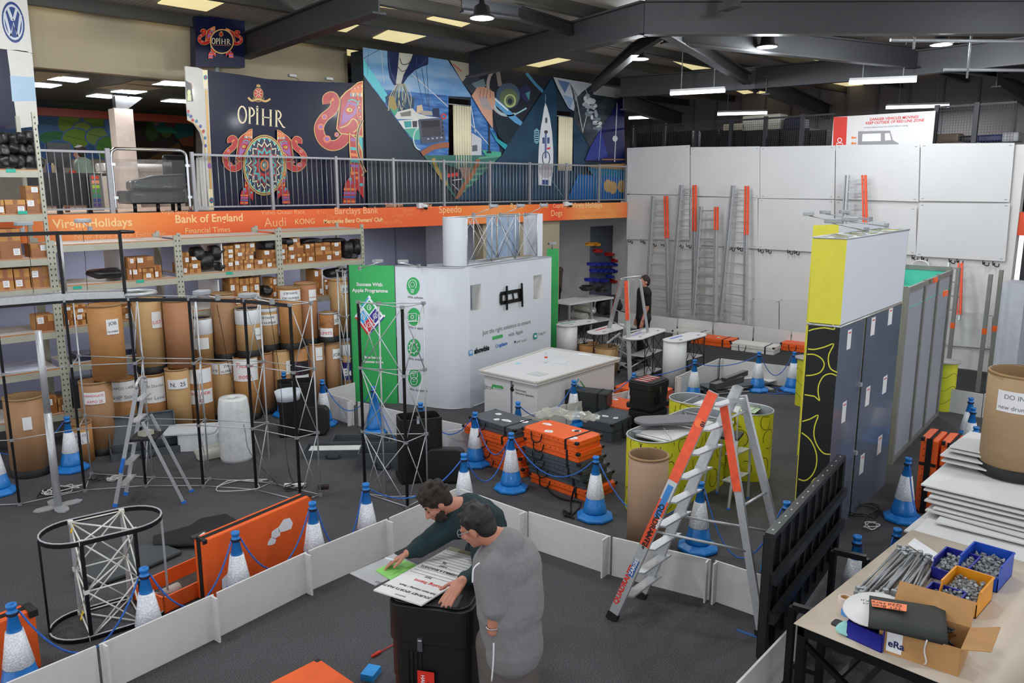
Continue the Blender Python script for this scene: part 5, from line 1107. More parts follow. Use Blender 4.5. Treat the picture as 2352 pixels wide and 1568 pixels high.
# open grey cases on the floor
def opencase(px,L,W,H,rz,label,lid=None,inner=None,lift=.35):
    c=G(*px); t=thing('open_case',label,'case',c,rz); w=.02
    b=MB()
    for s in (-1,1): b.b2((-L/2,s*W/2-w/2,0),(L/2,s*W/2+w/2,H)); b.b2((s*L/2-w/2,-W/2,0),(s*L/2+w/2,W/2,H))
    b.b2((-L/2,-W/2,0),(L/2,W/2,.012)); b.build('case_base',GREYP,t)
    b=MB(); b.b2((-L/2+w,-W/2+w,.013),(L/2-w,W/2-w,.02)); b.build('case_lining',M('case_lining_dark',(36,36,38),0.9),t)
    if inner: b=MB(); b.b2((-L/2+.06,-W/2+.06,.03),(L/2-.06,W/2-.08,H*.75)); b.build('foam_insert',inner,t)
    if lid is not None:
        th=lid; o=V((0,W/2+.01,H)); u=V((1,0,0)); v=V((0,-math.cos(th),math.sin(th))); n_=u.cross(v); b=MB()
        obox(b,o-u*L/2,u,v,n_,L,W,.015)
        for s in (0,L-w): obox(b,o-u*L/2+u*s,u,v,n_,w,W,-.09 if n_.y>0 else .09)
        obox(b,o-u*L/2+v*(W-w),u,v,n_,L,w,-.09 if n_.y>0 else .09); b.build('case_lid',GREYP,t)
    b=MB(); b.tube(smoothp([(-.1,-W/2-.01,H*.4),(-.09,-W/2-.06,.02),(.09,-W/2-.06,.02),(.1,-W/2-.01,H*.4)],4),.009,5); b.build('handle',STRAP,t)
    return t
opencase((335,1040),1.0,.46,.12,-.25,'open dark grey case with raised lid behind the small step ladder',lid=math.radians(108))
opencase((770,1042),.92,.42,.13,-.72,'open grey case holding a white board, left of the slim frame',inner=M('white_insert',(206,206,206),0.5))
opencase((830,1018),.95,.5,.08,-.72,'empty shallow open case lid lying behind the grey case')
opencase((885,1062),.75,.55,.24,-.72,'deep dark open case with cables inside, behind the slim frame')
b=MB(); c=G(882,1052,.05); b.box(c,(.22,.07,.03),rz=-.5); tag(b.build('power_strip',WHITE),'white power strip lying in the deep open case','power strip')
# ---------------------------------------------------------------- tall black rolling cases
BLC=M('rotomoulded_black',(17,16,17),0.5,var=0.1,scale=3,bump=0.04)
def tallcase(loc,W,D,H,rz,label,lid=True,open_=False,lug=True,name='rolling_case'):
    t=thing(name,label,'case',loc,rz,'tall black rolling cases'); h0=.09
    P=rrect(W,D,.09,5); zt=H*.72 if lid else H
    b=MB(); b.prism(rrect(W*.97,D*.97,.09,5),.06,H*.5)
    if open_:
        outer=rrect(W,D,.09,5); inner=rrect(W-.05,D-.05,.07,5); n=len(outer); k=len(b.v)
        b.v+=[V((x,y,H*.45)) for x,y in outer]+[V((x,y,H)) for x,y in outer]+[V((x,y,H)) for x,y in inner]+[V((x,y,H*.5)) for x,y in inner]
        for i in range(n):
            j=(i+1)%n
            for m in range(3): b.face([k+m*n+i,k+m*n+j,k+(m+1)*n+j,k+(m+1)*n+i])
        b.face([k+3*n+i for i in range(n)])
    else: b.prism(P,H*.45,zt-.004)
    for s in (-1,1):     # moulded vertical flutes
        for i in range(4): b.b2((-W*.28+i*.035,s*(D/2+.004)-.006,H*.18),(-W*.28+i*.035+.016,s*(D/2+.004)+.006,H*.66))
    b.prism(rrect(W+.05,D+.04,.05,4),.03,.10); b.build('case_body',BLC,t)
    if lid:
        b=MB(); b.prism(rrect(W+.03,D+.03,.1,5),zt,H-.02); b.prism(rrect(W-.02,D-.02,.09,5),H-.02,H); b.build('case_lid',BLC,t,bev=.008)
    for sx in (-1,1):
        b=MB(); b.cyl((sx*W*.42,-D/2-.005,.045),(sx*W*.42,-D/2+.035,.045),.045,n=14); b.cyl((sx*W*.42,D/2-.035,.045),(sx*W*.42,D/2+.005,.045),.045,n=14); b.build('wheel',BLKM,t)
    b=MB(); b.box((-W*.1,-D/2-.014,zt),(.04,.02,.11)); b.box((-W*.1,-D/2-.024,zt+.01),(.028,.012,.05)); b.build('latch',CHR,t)
    if open_: b=MB(); b.lathe([(0.0,0),(.16,0),(.16,.5),(.14,.5),(0,.5)],c=(0,0,0),n=5) if False else None
    return t
tallcase(G(685,1003,0)+V((.12,.2,0)),.62,.42,.93,-.45,'tall black open case with clear plastic tub on top, left of the green panel',lid=False,open_=True)
b=MB(); c=G(661,900,.93); b.lathe([(.19,0),(.22,.16),(.212,.16),(.182,.01),(0,.01)],c=(c.x,c.y,.80),n=28,sy=.8); tag(b.build('plastic_tub',M('frosted_plastic',(206,212,222),0.3,alpha=0.75)),'frosted clear plastic tub resting in the open black case','tub')
tallcase(G(975,1108,0)+V((.08,.2,0)),.62,.42,.95,-.45,'tall black open case behind the slim silver frame',lid=False,open_=True)
for (x,y,l) in ((728,1000,'black rounded case lid leaning beside the left tall open case'),(1035,1110,'black rounded case lid leaning beside the right tall open case')):
    p=G(x,y); b=MB(); b.prism(rrect(.55,.5,.1,5),0,.17); m=Matrix.Translation(p+V((.05,.15,.26)))@Matrix.Rotation(-.8,4,'Z')@Matrix.Rotation(math.pi/2-.06,4,'X'); b.xf(m); tag(b.build('case_lid_loose',BLC,bev=.02),l,'case lid','loose case lids')
t=tallcase(G(1495,1000,0)+V((.1,.15,0)),.58,.46,.46,.1,'lower black case under the one with four orange labels')
t2=tallcase(V(t.location)+V((0,0,.462)),.60,.48,.50,.1,'upper black case with four orange labels on its lid')
for i in range(4):
    b=MB(); b.box((-.2+i*.12,.02,.502),(.05,.26,.003)); b.build('orange_label',M('label_orange_red',(220,76,54),0.4),t2)
    b=MB(); b.box((-.2+i*.12,.02,.504),(.02,.2,.002)); b.build('label_print',LABEL,t2)
# front black case with board
pt=[G(890,1378,.97),G(1076,1400,.97)]
FC=V((3.98,4.62,0)); frz=math.radians(-50)
# ---------------------------------------------------------------- white and green exhibition booth
BW=M('booth_fabric_white',(202,206,214),0.5,var=0.02,scale=1.2); BG=M('booth_fabric_green',(52,160,86),0.45,var=0.03); BE=M('booth_edge_dark',(30,34,38),0.5)
CB=crop(780,460,3.137); ZT=2.72
t=thing('exhibition_booth','white booth wall with rounded end, wall bracket and company logos','exhibition booth',(10.5,11.6,0))
p1=V((9.01,12.43,0)); pl=[V((9.01,12.43,0)),V((9.14,12.12,0)),V((9.27,11.8,0)),V((9.37,11.55,0)),V((9.50,11.36,0)),V((9.70,11.25,0)),V((9.95,11.235,0)),V((10.2,11.28,0)),V((11.2,11.47,0)),V((12.65,11.74,0))]
sp=smoothp(pl,3); dF=(pl[-1]-pl[-3]).normalized(); nF=V((dF.y,-dF.x,0)); 
# openings in the long face are cut by building the face from strips
def onface(x,y): return PL(x,y,pl[-1],nF)
holes=[]
for (xa,xb,ya,yb) in ((942,1020,606,800),(1397,1459,538,718)):
    q=[onface(*CB(xa,(ya+yb)/2)),onface(*CB(xb,(ya+yb)/2))]; z0=onface(*CB((xa+xb)/2,yb)).z; z1=onface(*CB((xa+xb)/2,ya)).z; holes.append(((q[0]-pl[-3]).dot(dF),(q[1]-pl[-3]).dot(dF),z0,z1))
hs0=min(h[0] for h in holes)-.03; jn=pl[-3]+dF*hs0; b=MB(); b.wall([(q.x,q.y) for q in sp if q.x<jn.x-.04]+[(jn.x,jn.y)],0.0,ZT)
def strip(s0,s1,z0,z1): a=pl[-3]+dF*s0; c=pl[-3]+dF*s1; b.wall([(a.x,a.y),(c.x,c.y)],z0,z1)
s_end=(pl[-1]-pl[-3]).length; s0=min(0,(sp[0]-pl[-3]).dot(dF)*0)-0.0
s0=hs0
cur=s0
for h in sorted(holes): strip(cur,h[0],0,ZT); strip(h[0],h[1],0,h[2]); strip(h[0],h[1],h[3],ZT); cur=h[1]
strip(cur,s_end,0,ZT); b.build('fabric_wall',BW,t,world=True,smooth=False)
b=MB()
for h in holes:      # reveals of the two openings
    a=pl[-3]+dF*h[0]; c=pl[-3]+dF*h[1]; k=-nF*.22
    for (p,q) in ((a,a+k),(c,c+k)): b.wall([(p.x,p.y),(q.x,q.y)],h[2],h[3])
    b.slab([a+V((0,0,h[2])),c+V((0,0,h[2])),c+k+V((0,0,h[2])),a+k+V((0,0,h[2]))],.004,n=(0,0,-1))
h=sorted(holes)[1]; a=pl[-3]+dF*h[0]-nF*.22; c=pl[-3]+dF*h[1]-nF*.22; b.wall([(a.x,a.y),(c.x,c.y)],h[2],h[3])
b.build('opening_reveal',WHITE,t,world=True)
b=MB(); e=pl[-1]-nF*.35; b.wall([(pl[-1].x,pl[-1].y),(e.x,e.y)],0,ZT); b.wall([(e.x,e.y),(9.6,12.2)],0,ZT) ; b.build('rear_wall',BW,t,world=True)
b=MB(); b.tube([q+V((0,0,ZT)) for q in sp],0.012,5); b.tube([q+V((0,0,.01)) for q in sp],0.012,5); b.build('edge_rail',ALU,t,world=True)
# text and marks on the faces
fB=lambda x,y: onface(*CB(x,y))+nF*.006
def btx(s,x,y,h,mat,bold=0,par=None,dx=1.0): p0=fB(x,y); q=fB(x,y-h); text(par or t,'lettering',s,(q.z-p0.z)*1.38,p0,dF,(0,0,1),mat,bold=bold,sx=dx)
btx('Just the right solutions to ensure',1030,970,34,INKG,0,dx=.98); btx('success',1100,1003,30,GREEN,.008); btx('with Apple',1216,982,30,INKG); btx('showbie',970,1105,38,INK,.008); btx('sphero',1148,1055,26,M('sphero_blue',(60,110,190),.5),.004); btx('jamf',1272,1028,20,INKG); btx('ROGUE',1310,1020,14,INKG); btx('TrilbyTV',1428,975,20,INKG)
p=Print(lambda x,y: onface(*CB(x,y)),nF*.004); p.k=1; p.step=nF*.002
p.poly([(930,1080),(958,1075),(960,1115),(932,1122)],(70,150,210)); p.poly([(934,1084),(954,1080),(955,1098),(945,1106),(936,1102)],(225,232,240)); p.ring(944,1091,6,7,2,(70,150,210),12)
p.ring(1133,1048,9,12,3,(60,110,190),14); p.line([(1131,1048),(1139,1046)],3,(60,110,190)); p.poly([(1256,1010),(1266,1012),(1266,1026),(1258,1028)],(40,60,110))
p.poly([(1394,960),(1400,955),(1416,953),(1420,960),(1420,992),(1414,998),(1398,1000),(1393,994)],(44,140,132)); p.poly([(1400,970),(1414,968),(1414,984),(1400,986)],(220,235,235)); p.build('printed_logos',t)
fm=thing('tv_wall_bracket','black slotted television wall bracket fixed on the white booth wall','bracket',onface(*CB(1230,740)))
b=MB(); q=lambda x,y,o=.02: onface(*CB(x,y))+nF*o
for (x0,y0,x1,y1) in ((1190,615,1192,788),(1298,595,1303,765)): b.beam(q(x0,y0,.05),q(x1,y1,.05),.035,.03,up=nF)
b.build('vertical_arms',BLKM,fm,world=True)
b=MB()
for (x0,y0,x1,y1) in ((1155,672,1308,645),(1155,740,1305,712)): b.beam(q(x0,y0),q(x1,y1),.07,.02,up=nF)
for x in (1158,1300): b.beam(q(x,672 if x<1200 else 645),q(x,740 if x<1200 else 712),.07,.02,up=nF)
for x in (1190,1240,1280): b.beam(q(x,668-(x-1190)*.18),q(x+12,735-(x-1190)*.18),.03,.015,up=nF)
b.build('slotted_plate',BLKM,fm,world=True)
# curved part: icons with captions lie on the panel between the green sheet and the bend
dS=(pl[3]-pl[0]).normalized(); nS=V((dS.y,-dS.x,0)); 
def fS(x,y):      # where the sight line meets the bent fabric wall
    d=ray(*CB(x,y)); best=None
    for i in range(len(sp)-1):
        a,c=sp[i],sp[i+1]; e=c-a; den=d.x*e.y-d.y*e.x
        if abs(den)<1e-9: continue
        tt=(a.x*e.y-a.y*e.x)/den; uu=(a.x*d.y-a.y*d.x)/den
        if -.02<=uu<=1.02 and tt>0 and (best is None or tt<best): best=tt
    if best is None: return PL(*CB(x,y),pl[0],nS)
    return V((d.x*best,d.y*best,CH+d.z*best))
ic=[(531,617,'We advise',702),(536,838,'We supply',920),(537,1060,'We install',1145),(542,1277,'We support',1365)]
p=Print(fS,nS*.012); p.k=1
p.step=nS*.006
WH=(228,234,236)
for i,(x,y,cap,ty) in enumerate(ic):
    p.ell(x,y,47,64,(52,160,90),28,False)
p.k+=3
x,y=531,617; p.ring(x,y-12,28,34,4,WH,20,2.2,7.2); p.line([(x-14,y+26),(x+14,y+26)],4,WH,False); p.line([(x-13,y+36),(x+13,y+36)],4,WH,False); p.line([(x-10,y+46),(x+10,y+46)],4,WH,False); p.ring(x,y-12,14,18,3,WH,10,up=False)
x,y=536,838; p.line([(x-36,y-22),(x+22,y-26),(x+22,y+22),(x-36,y+26),(x-36,y-22)],4,WH,False); p.ring(x-7,y,10,13,4,WH,12,up=False); p.line([(x-46,y+34),(x+30,y+30)],5,WH,False); p.line([(x+30,y-16),(x+38,y-16),(x+38,y+30),(x+28,y+30)],4,WH,False)
x,y=537,1060; p.ring(x,y,28,36,4,WH,20,up=False)
for k in range(9): p.line([(x+30*math.cos(k*.7),y+38*math.sin(k*.7)),(x+38*math.cos(k*.7),y+48*math.sin(k*.7))],6,WH,False)
p.line([(x-12,y+14),(x-12,y-14),(x,y+14),(x,y-14),(x+12,y+14)],3,WH,False)
x,y=542,1277; p.ring(x,y-20,26,30,4,WH,16,up=False); p.ring(x,y+22,24,28,4,WH,16,up=False); p.line([(x-10,y-28),(x+12,y-30)],3,WH,False); p.line([(x-10,y-18),(x+10,y-20)],3,WH,False); p.line([(x-12,y+24),(x+10,y+22)],3,WH,False)
p.build('round_icons',t)
for (x,y,cap,ty) in ic:
    p0=fS(x-40,ty)+nS*.014; q0=fS(x-40,ty-16); text(t,'caption',cap,(q0.z-p0.z)*1.5,p0,dS,(0,0,1),INK,sx=1.25)
# arm lights on booth
def armlight(base,tip,label,group='arm spotlights on the stands',emit=False,hs=.2):
    base=V(base); tip=V(tip); t=thing('arm_spotlight',label,'spotlight',base,0,group)
    b=MB(); b.cyl(base,tip,0.009,n=6); b.build('arm',ALU,t,world=True)
    b=MB(); d=(tip-base); d.z=0; d=d.normalized(); s=V((-d.y,d.x,0)); o=tip
    b.slab([o-s*hs*.5-d*hs*.12,o-s*hs*.32+d*hs*.42,o+s*hs*.32+d*hs*.42,o+s*hs*.5-d*hs*.12,o+s*hs*.3-d*hs*.35,o-s*hs*.3-d*hs*.35],.055,n=(0,0,1)); b.build('lamp_head',M('lamp_head_grey',(150,154,158),0.4),t,world=True,bev=.01)
    b=MB(); b.box(base+V((0,0,.01)),(.05,.05,.07)); b.build('clamp',ALUD,t,world=True)
    return t
for (bx,by,tx,ty,l,e) in ((826,617,868,603,'arm spotlight above the green panel, left one',1),(962,612,925,604,'arm spotlight above the white curved part, lit',1)):
    a=G(bx,by,ZT+.02); q=G(tx,ty,ZT+.18); a_=armlight(a,q,l)
for (x,y,en) in ((868,603,16),(925,604,22)):
    ld=bpy.data.lights.new('booth_spot','SPOT'); ld.energy=en*1.2; ld.spot_size=1.5; ld.spot_blend=.8; ld.shadow_soft_size=.06; ld.color=(.95,.98,1)
    lo=bpy.data.objects.new('booth_spot',ld); COL.objects.link(lo); q=G(x,y,ZT+.18)+V((-.1,-.12,-.03)); lo.location=q
    tgt=V((8.75,12.8,1.7)) if x<900 else V((9.15,12.2,1.9)); lo.rotation_euler=(tgt-q).to_track_quat('-Z','Y').to_euler()
# upper header box: white rounded ends, open lattice between
t=thing('header_box','white header box with open metal lattice standing on the booth wall','header box',(11,11.5,ZT))
ha=G(1027,612,ZT+.02); hb=G(1072,610,ZT+.02); hc=V(hb)+dF*2.62
htop=vh(G(1072,610,ZT),499)
zl=ZT+.02; zh=3.52
lo_,hi_=2.8,4.5
for _ in range(40):
    m=(lo_+hi_)/2
    if pix((hb.x,hb.y,m))[1]>499: lo_=m
    else: hi_=m
zh=lo_
b=MB(); en=[(hb+dF*.0)+(-nF)*.0]
hb2=hb-nF*.5; pts=smoothp([hb+dF*.02,hb-dF*.12-nF*.03,hb-dF*.22-nF*.14,hb-dF*.24-nF*.3,hb-dF*.14-nF*.46,hb+dF*.02-nF*.5],3)
b.wall([(q.x,q.y) for q in pts],zl,zh); b.build('rounded_end',BW,t,world=True,smooth=True)
b=MB(); q1=hc-dF*.22; b.wall([(q1.x,q1.y),(hc.x,hc.y),((hc-nF*.5).x,(hc-nF*.5).y)],zl,zh); b.build('white_end',BW,t,world=True)
b=MB()
for o in (V((0,0,0)),-nF*.45):
    for s in (0.02,.8,1.6,2.4): 
        q=hb+dF*s+o; b.cyl(V((q.x,q.y,zl)),V((q.x,q.y,zh)),.012,n=6)
    for z in (zl+.01,zh-.01): q=hb+o; r_=hb+dF*2.42+o; b.cyl(V((q.x,q.y,z)),V((r_.x,r_.y,z)),.012,n=6)
for s in (0.02,.8,1.6):
    for (z0,z1) in ((zl,zh),(zh,zl)):
        for o in (V((0,0,0)),-nF*.45): q=hb+dF*s+o; r_=q+dF*.8; b.cyl(V((q.x,q.y,z0)),V((r_.x,r_.y,z1)),.007,n=5)
        q=hb+dF*s; r_=q-nF*.45; b.cyl(V((q.x,q.y,z0)),V((r_.x,r_.y,z1)),.007,n=5)
b.build('lattice_frame',ALU,t,world=True)
b=MB(); pan=M('header_liner_bluegrey',(140,158,182),0.5)
for s0_,s1_ in ((0.04,.6),(1.25,1.58),(1.62,2.0),(2.02,2.38)):
    q=hb+dF*s0_-nF*.47; r_=hb+dF*s1_-nF*.47; b.slab([V((q.x,q.y,zl)),V((r_.x,r_.y,zl)),V((r_.x,r_.y,zh)),V((q.x,q.y,zh))],.005)
b.build('rear_liner',pan,t,world=True)
for i,(bx,tx,ty) in enumerate(((1088,1133,476),(1150,1195,475),(1208,1248,474))):
    a=PL(bx,494,hb,nF); q=PL(tx,ty,hb+nF*.35,nF); armlight(a,q,'arm spotlight on the white header box, '+['left','middle','right'][i]+' one')
# green panel (separate fabric screen joined at left)
t=thing('green_panel','green printed booth panel reading Success With Apple Programme','display panel',(8.7,12.8,0))
g0=V((8.02,12.42,0)); g1=V((9.0,12.44,0)); gt0=G(805.5,621,ZT); gt1=G(907.5,611,ZT)
g0=V((8.50,13.12,0)); g1=V((8.995,12.445,0)); dG=(g1-g0).normalized(); nG=V((dG.y,-dG.x,0))
fG=lambda x,y: PL(*CB(x,y),g1,nG)
L0=fG(80,980); g0=V((L0.x,L0.y,0)); b=MB(); b.slab([g0,g1,g1+V((0,0,ZT)),g0+V((0,0,ZT))],.02,n=-nG); b.build('fabric_panel',BG,t,world=True)
b=MB(); b.beam(g0+V((0,0,0)),g0+V((0,0,ZT)),.03,.03); b.build('panel_edge',BE,t,world=True)
p=Print(fG,nG*.003); p.k=1
dm=lambda x,y: (x,y)
p.poly([(213,682),(330,832),(322,842),(212,976),(206,972),(108,842),(112,832)],(230,236,238)); cx_,cy_=214,828
def quad(cx,cy,w,h,c): p.poly([(cx,cy-h),(cx+w,cy),(cx,cy+h),(cx-w,cy)],c,False)
quad(214,770,42,52,(52,160,90)); quad(172,838,42,54,(60,160,216)); quad(258,832,42,54,(60,50,140)); quad(214,895,42,56,(204,44,56)); p.k+=1
p.poly([(206,696),(212,704),(132,812),(124,806)],(60,150,210),False); p.poly([(222,702),(232,700),(322,820),(314,826)],(52,160,90),False); p.poly([(110,842),(122,838),(208,956),(206,972)],(196,40,50),False); p.poly([(318,836),(324,842),(216,968),(214,956)],(60,50,140),False); p.k+=1
for (x,y) in ((214,770),(172,838),(258,832),(214,895)): p.ring(x,y,14,18,4,WH,12,up=False); p.line([(x,y-8),(x+8,y+16)],4,WH,False)
p.build('diamond_print',t)
def gtx(s,x,y,h,bold=.004,dx=1.0): p0=fG(x,y)+nG*.006; q=fG(x,y-h); text(t,'lettering',s,(q.z-p0.z)*1.38,p0,dG,(0,0,1),WHITE,bold=bold,sx=dx)
gtx('Success With',122,615,26,.003); gtx('Apple Programme',92,658,26,.003); gtx('Scan here to',180,1137,18); gtx('discover more',172,1168,18)
# second green screen behind, and the rear column
t=thing('green_panel','plain green booth panel behind the right end of the white booth','display panel',(13.6,12.6,0)); a=V((12.85,12.2,0)); c=G(1283,571,ZT); c.z=0
b=MB(); c0_=G(1256,571,ZT); c0_.z=0; b.slab([c0_,c,c+V((0,0,ZT)),c0_+V((0,0,ZT))],.03); b.build('fabric_panel',BG,t,world=True); armlight(c0_.lerp(c,.5)+V((0,0,ZT)),G(1268,562,ZT+.2),'arm spotlight on the rear green panel')
# ---------------------------------------------------------------- white counter with raised rim and logos
CW=M('counter_white',(206,205,206),0.45,var=0.02); zt=.92
t=thing('reception_counter','large white counter with overhanging rimmed top and company logos','counter',(10.8,9.8,0))
k=[G(1101,852,zt),G(1232,880,zt),G(1423,824,zt),G(1262,800,zt)]
b=MB(); b.slab(k,-.05,n=(0,0,1)); b.m=0; b.build('counter_top',CW,t,world=True)
b=MB()
for i in range(4): b.beam(k[i]+V((0,0,.012)),k[(i+1)%4]+V((0,0,.012)),.05,.024)
b.build('top_rim',M('counter_rim',(196,192,186),0.5),t,world=True)
cc=sum(k,V((0,0,0)))/4; kk=[cc+(q-cc)*.93 for q in k]
ins=lambda i,j,s,z: (kk[i].lerp(kk[j],s)*1).copy()
b=MB(); 
K0=[V((q.x,q.y,0)) for q in kk]; mid=K0[0].lerp(K0[1],.52); mid2=K0[3].lerp(K0[2],.52)
b.slab([K0[1],K0[2],K0[3],K0[0]][::-1] if False else K0,.865,n=(0,0,1)); b.build('counter_body',CW,t,world=True)
e=(K0[1]-K0[0]).normalized(); nE=V((e.y,-e.x,0)); 
if nE.dot(-K0[0])<0: nE=-nE
b=MB(); m0=K0[0].lerp(K0[1],.53); b.slab([m0-e*.02+nE*.002,m0+e*.02+nE*.002,m0+e*.02+nE*.002+V((0,0,.86)),m0-e*.02+nE*.002+V((0,0,.86))],.004,n=nE); b.build('panel_gap',M('gap_grey',(110,112,120),0.6),t,world=True)
fE=lambda x,y: PL(x,y,K0[0],nE)
def etx(s,x,y,h,mat,bold=0,dx=1): p0=fE(x,y)+nE*.006; q=fE(x,y-h); text(t,'lettering',s,(q.z-p0.z)*1.38,p0,e,(0,0,1),mat,bold=bold,sx=dx)
etx('Jtrs',1113,891,10,INKG,dx=1.1); etx('Authorised',1184,896,5,INK); etx('Education Specialist',1184,903,5,INK,dx=1.0)
p=Print(fE,nE*.004); p.k=1; p.poly([(1131,882),(1154,886),(1157,891),(1154,895),(1128,892)],(70,160,90)); p.ell(1177,893,4.6,6,(20,20,22),14,False); p.ell(1179,885,1.6,2.4,(20,20,22),8,False); p.k+=1; p.ell(1181.5,891,1.6,2.2,(206,205,206),8); p.build('printed_logos',t)
etx('EDUCATION',1133,892,4,WHITE,bold=.002)
e2=(K0[2]-K0[1]).normalized(); nE2=V((e2.y,-e2.x,0)); 
if nE2.dot(-K0[1])<0: nE2=-nE2
fE2=lambda x,y: PL(x,y,K0[1],nE2); CK=crop(1000,780,3.408); p=Print(lambda x,y: fE2(*CK(x,y)),nE2*.004); p.k=1
p.poly([(1117,303),(1125,310),(1040,460),(1030,455)],(60,160,210)); p.poly([(1127,318),(1135,320),(1210,420),(1203,430)],(52,160,90)); p.poly([(1110,345),(1150,395),(1125,420),(1100,390)],(52,160,90)); p.poly([(1150,395),(1190,425),(1155,480),(1118,440)],(70,60,150)); p.poly([(1022,465),(1055,490),(1045,508),(1018,484)],(200,44,56)); p.poly([(1060,420),(1095,375),(1110,440),(1080,470)],(60,160,210)); p.ring(1125,380,10,14,3,WH,10); p.ring(1152,432,14,16,3,WH,10); p.build('diamond_print',t)
for (x,y,w_,d_,lb,m_,a) in ((1190,834,.12,.07,'pale blue cloth scrap on the white counter top',M('blue_cloth',(150,206,220),0.8),.3),(1345,813,.22,.3,'white paper sheet at the far end of the counter top',LABEL,.2),(1285,830,.35,.3,'thin crinkled sheets in the middle of the counter top',M('thin_sheet',(214,218,222),0.3),.6),(1235,858,.25,.3,'grey clear sheet at the near end of the counter top',M('clear_sheet_grey',(190,190,190),0.3),.1)):
    b=MB(); b.box(G(x,y,zt+.004),(w_,d_,.004),rz=a); tag(b.build('paper_sheet',m_),lb,'paper')
q=G(1254,832,zt+.006); t=thing('spray_bottle','small clear spray bottle with red print standing on the counter','bottle',q)
b=MB(); b.lathe([(.028,0),(.03,.01),(.03,.13),(.012,.16),(.012,.175)],n=16); b.build('bottle_body',M('clear_bottle',(214,220,222),0.1,alpha=.8),t); b=MB(); b.lathe([(.016,.175),(.016,.21),(.012,.22)],n=14); b.build('cap',WHITE,t); b=MB(); b.lathe([(.0305,.09),(.0305,.12)],n=16,cap=False); b.build('label_band',RED,t)
# ---------------------------------------------------------------- white plinth tables
def plinth(near,far,label,stripe,front=True):
    # near / far: centres of the two rounded ends of the top
    a=G(*near,1.0); c=G(*far,1.0); d=(c-a); d.z=0; L=d.length; an=math.atan2(d.y,d.x)
    t=thing('oval_counter',label,'counter',V(((a.x+c.x)/2,(a.y+c.y)/2,0)),an,'white oval counters by the workshop')
    b=MB(); b.prism(stadium(L,.24,8),.955,.985); b.build('oval_top',CW,t,bev=.008)
    b=MB(); b.box((L*.05-.25,.1,.987),(.5,.05,.002)); b.build('colour_stripe',stripe,t)
    for x in (-L*.42,L*.40): b=MB(); b.box((x,-.12,.987),(.1,.05,.002)); b.build('printed_note',INKG,t)
    arc=[(-L/2-.22*math.cos(x)*1.0+0,.22*math.sin(x)) for x in [(-math.pi/2)+math.pi*i/12 for i in range(13)]]
    arc=[(-L/2+.16,-.22)]+arc+[(-L/2+.16,.22)]
    b=MB(); b.wall(arc,0,.95)
    if front: b.build('curved_front',CW,t,smooth=True,solid=.006)
    b=MB()
    xs=[-L/2+.18,0.0+.05,L/2+.05]
    for x in xs:
        for y in (-.2,.2): b.cyl((x,y,0),(x,y,.955),.011,n=6)
    for i in range(2):
        for y in (-.2,.2):
            for (z0,z1) in ((.06,.5),(.5,.06),(.5,.93),(.93,.5)): b.cyl((xs[i],y,z0),(xs[i+1],y,z1),.007,n=5)
    for z in (.05,.5,.93):
        for y in (-.2,.2): b.cyl((xs[0],y,z),(xs[-1],y,z),.009,n=5)
    b.build('folding_frame',M('frame_black_thin',(34,35,38),0.4,metal=.4),t)
    for z in (.06,.5): b=MB(); b.b2((xs[0]+.03,-.19,z+.012),(xs[-1]-.02,.19,z+.03)); b.build('inner_shelf',CW,t)
    return t
plinth((1548,778),(1598,765),'white oval counter with blue stripe, nearest to the camera, right of the tall ladder',M('stripe_blue',(70,100,190),.5))
plinth((1455,772),(1505,755),'white oval counter with faint violet stripe, directly behind the tall ladder',M('stripe_violet',(150,150,210),.5),front=False)
plinth((1372,760),(1425,745),'white oval counter with red stripe, partly behind the ladder leg',M('stripe_red',(200,60,76),.5),front=False)
plinth((1300,743),(1350,735),'white oval counter with green stripe, against the green panel',M('stripe_green',(50,160,110),.5))
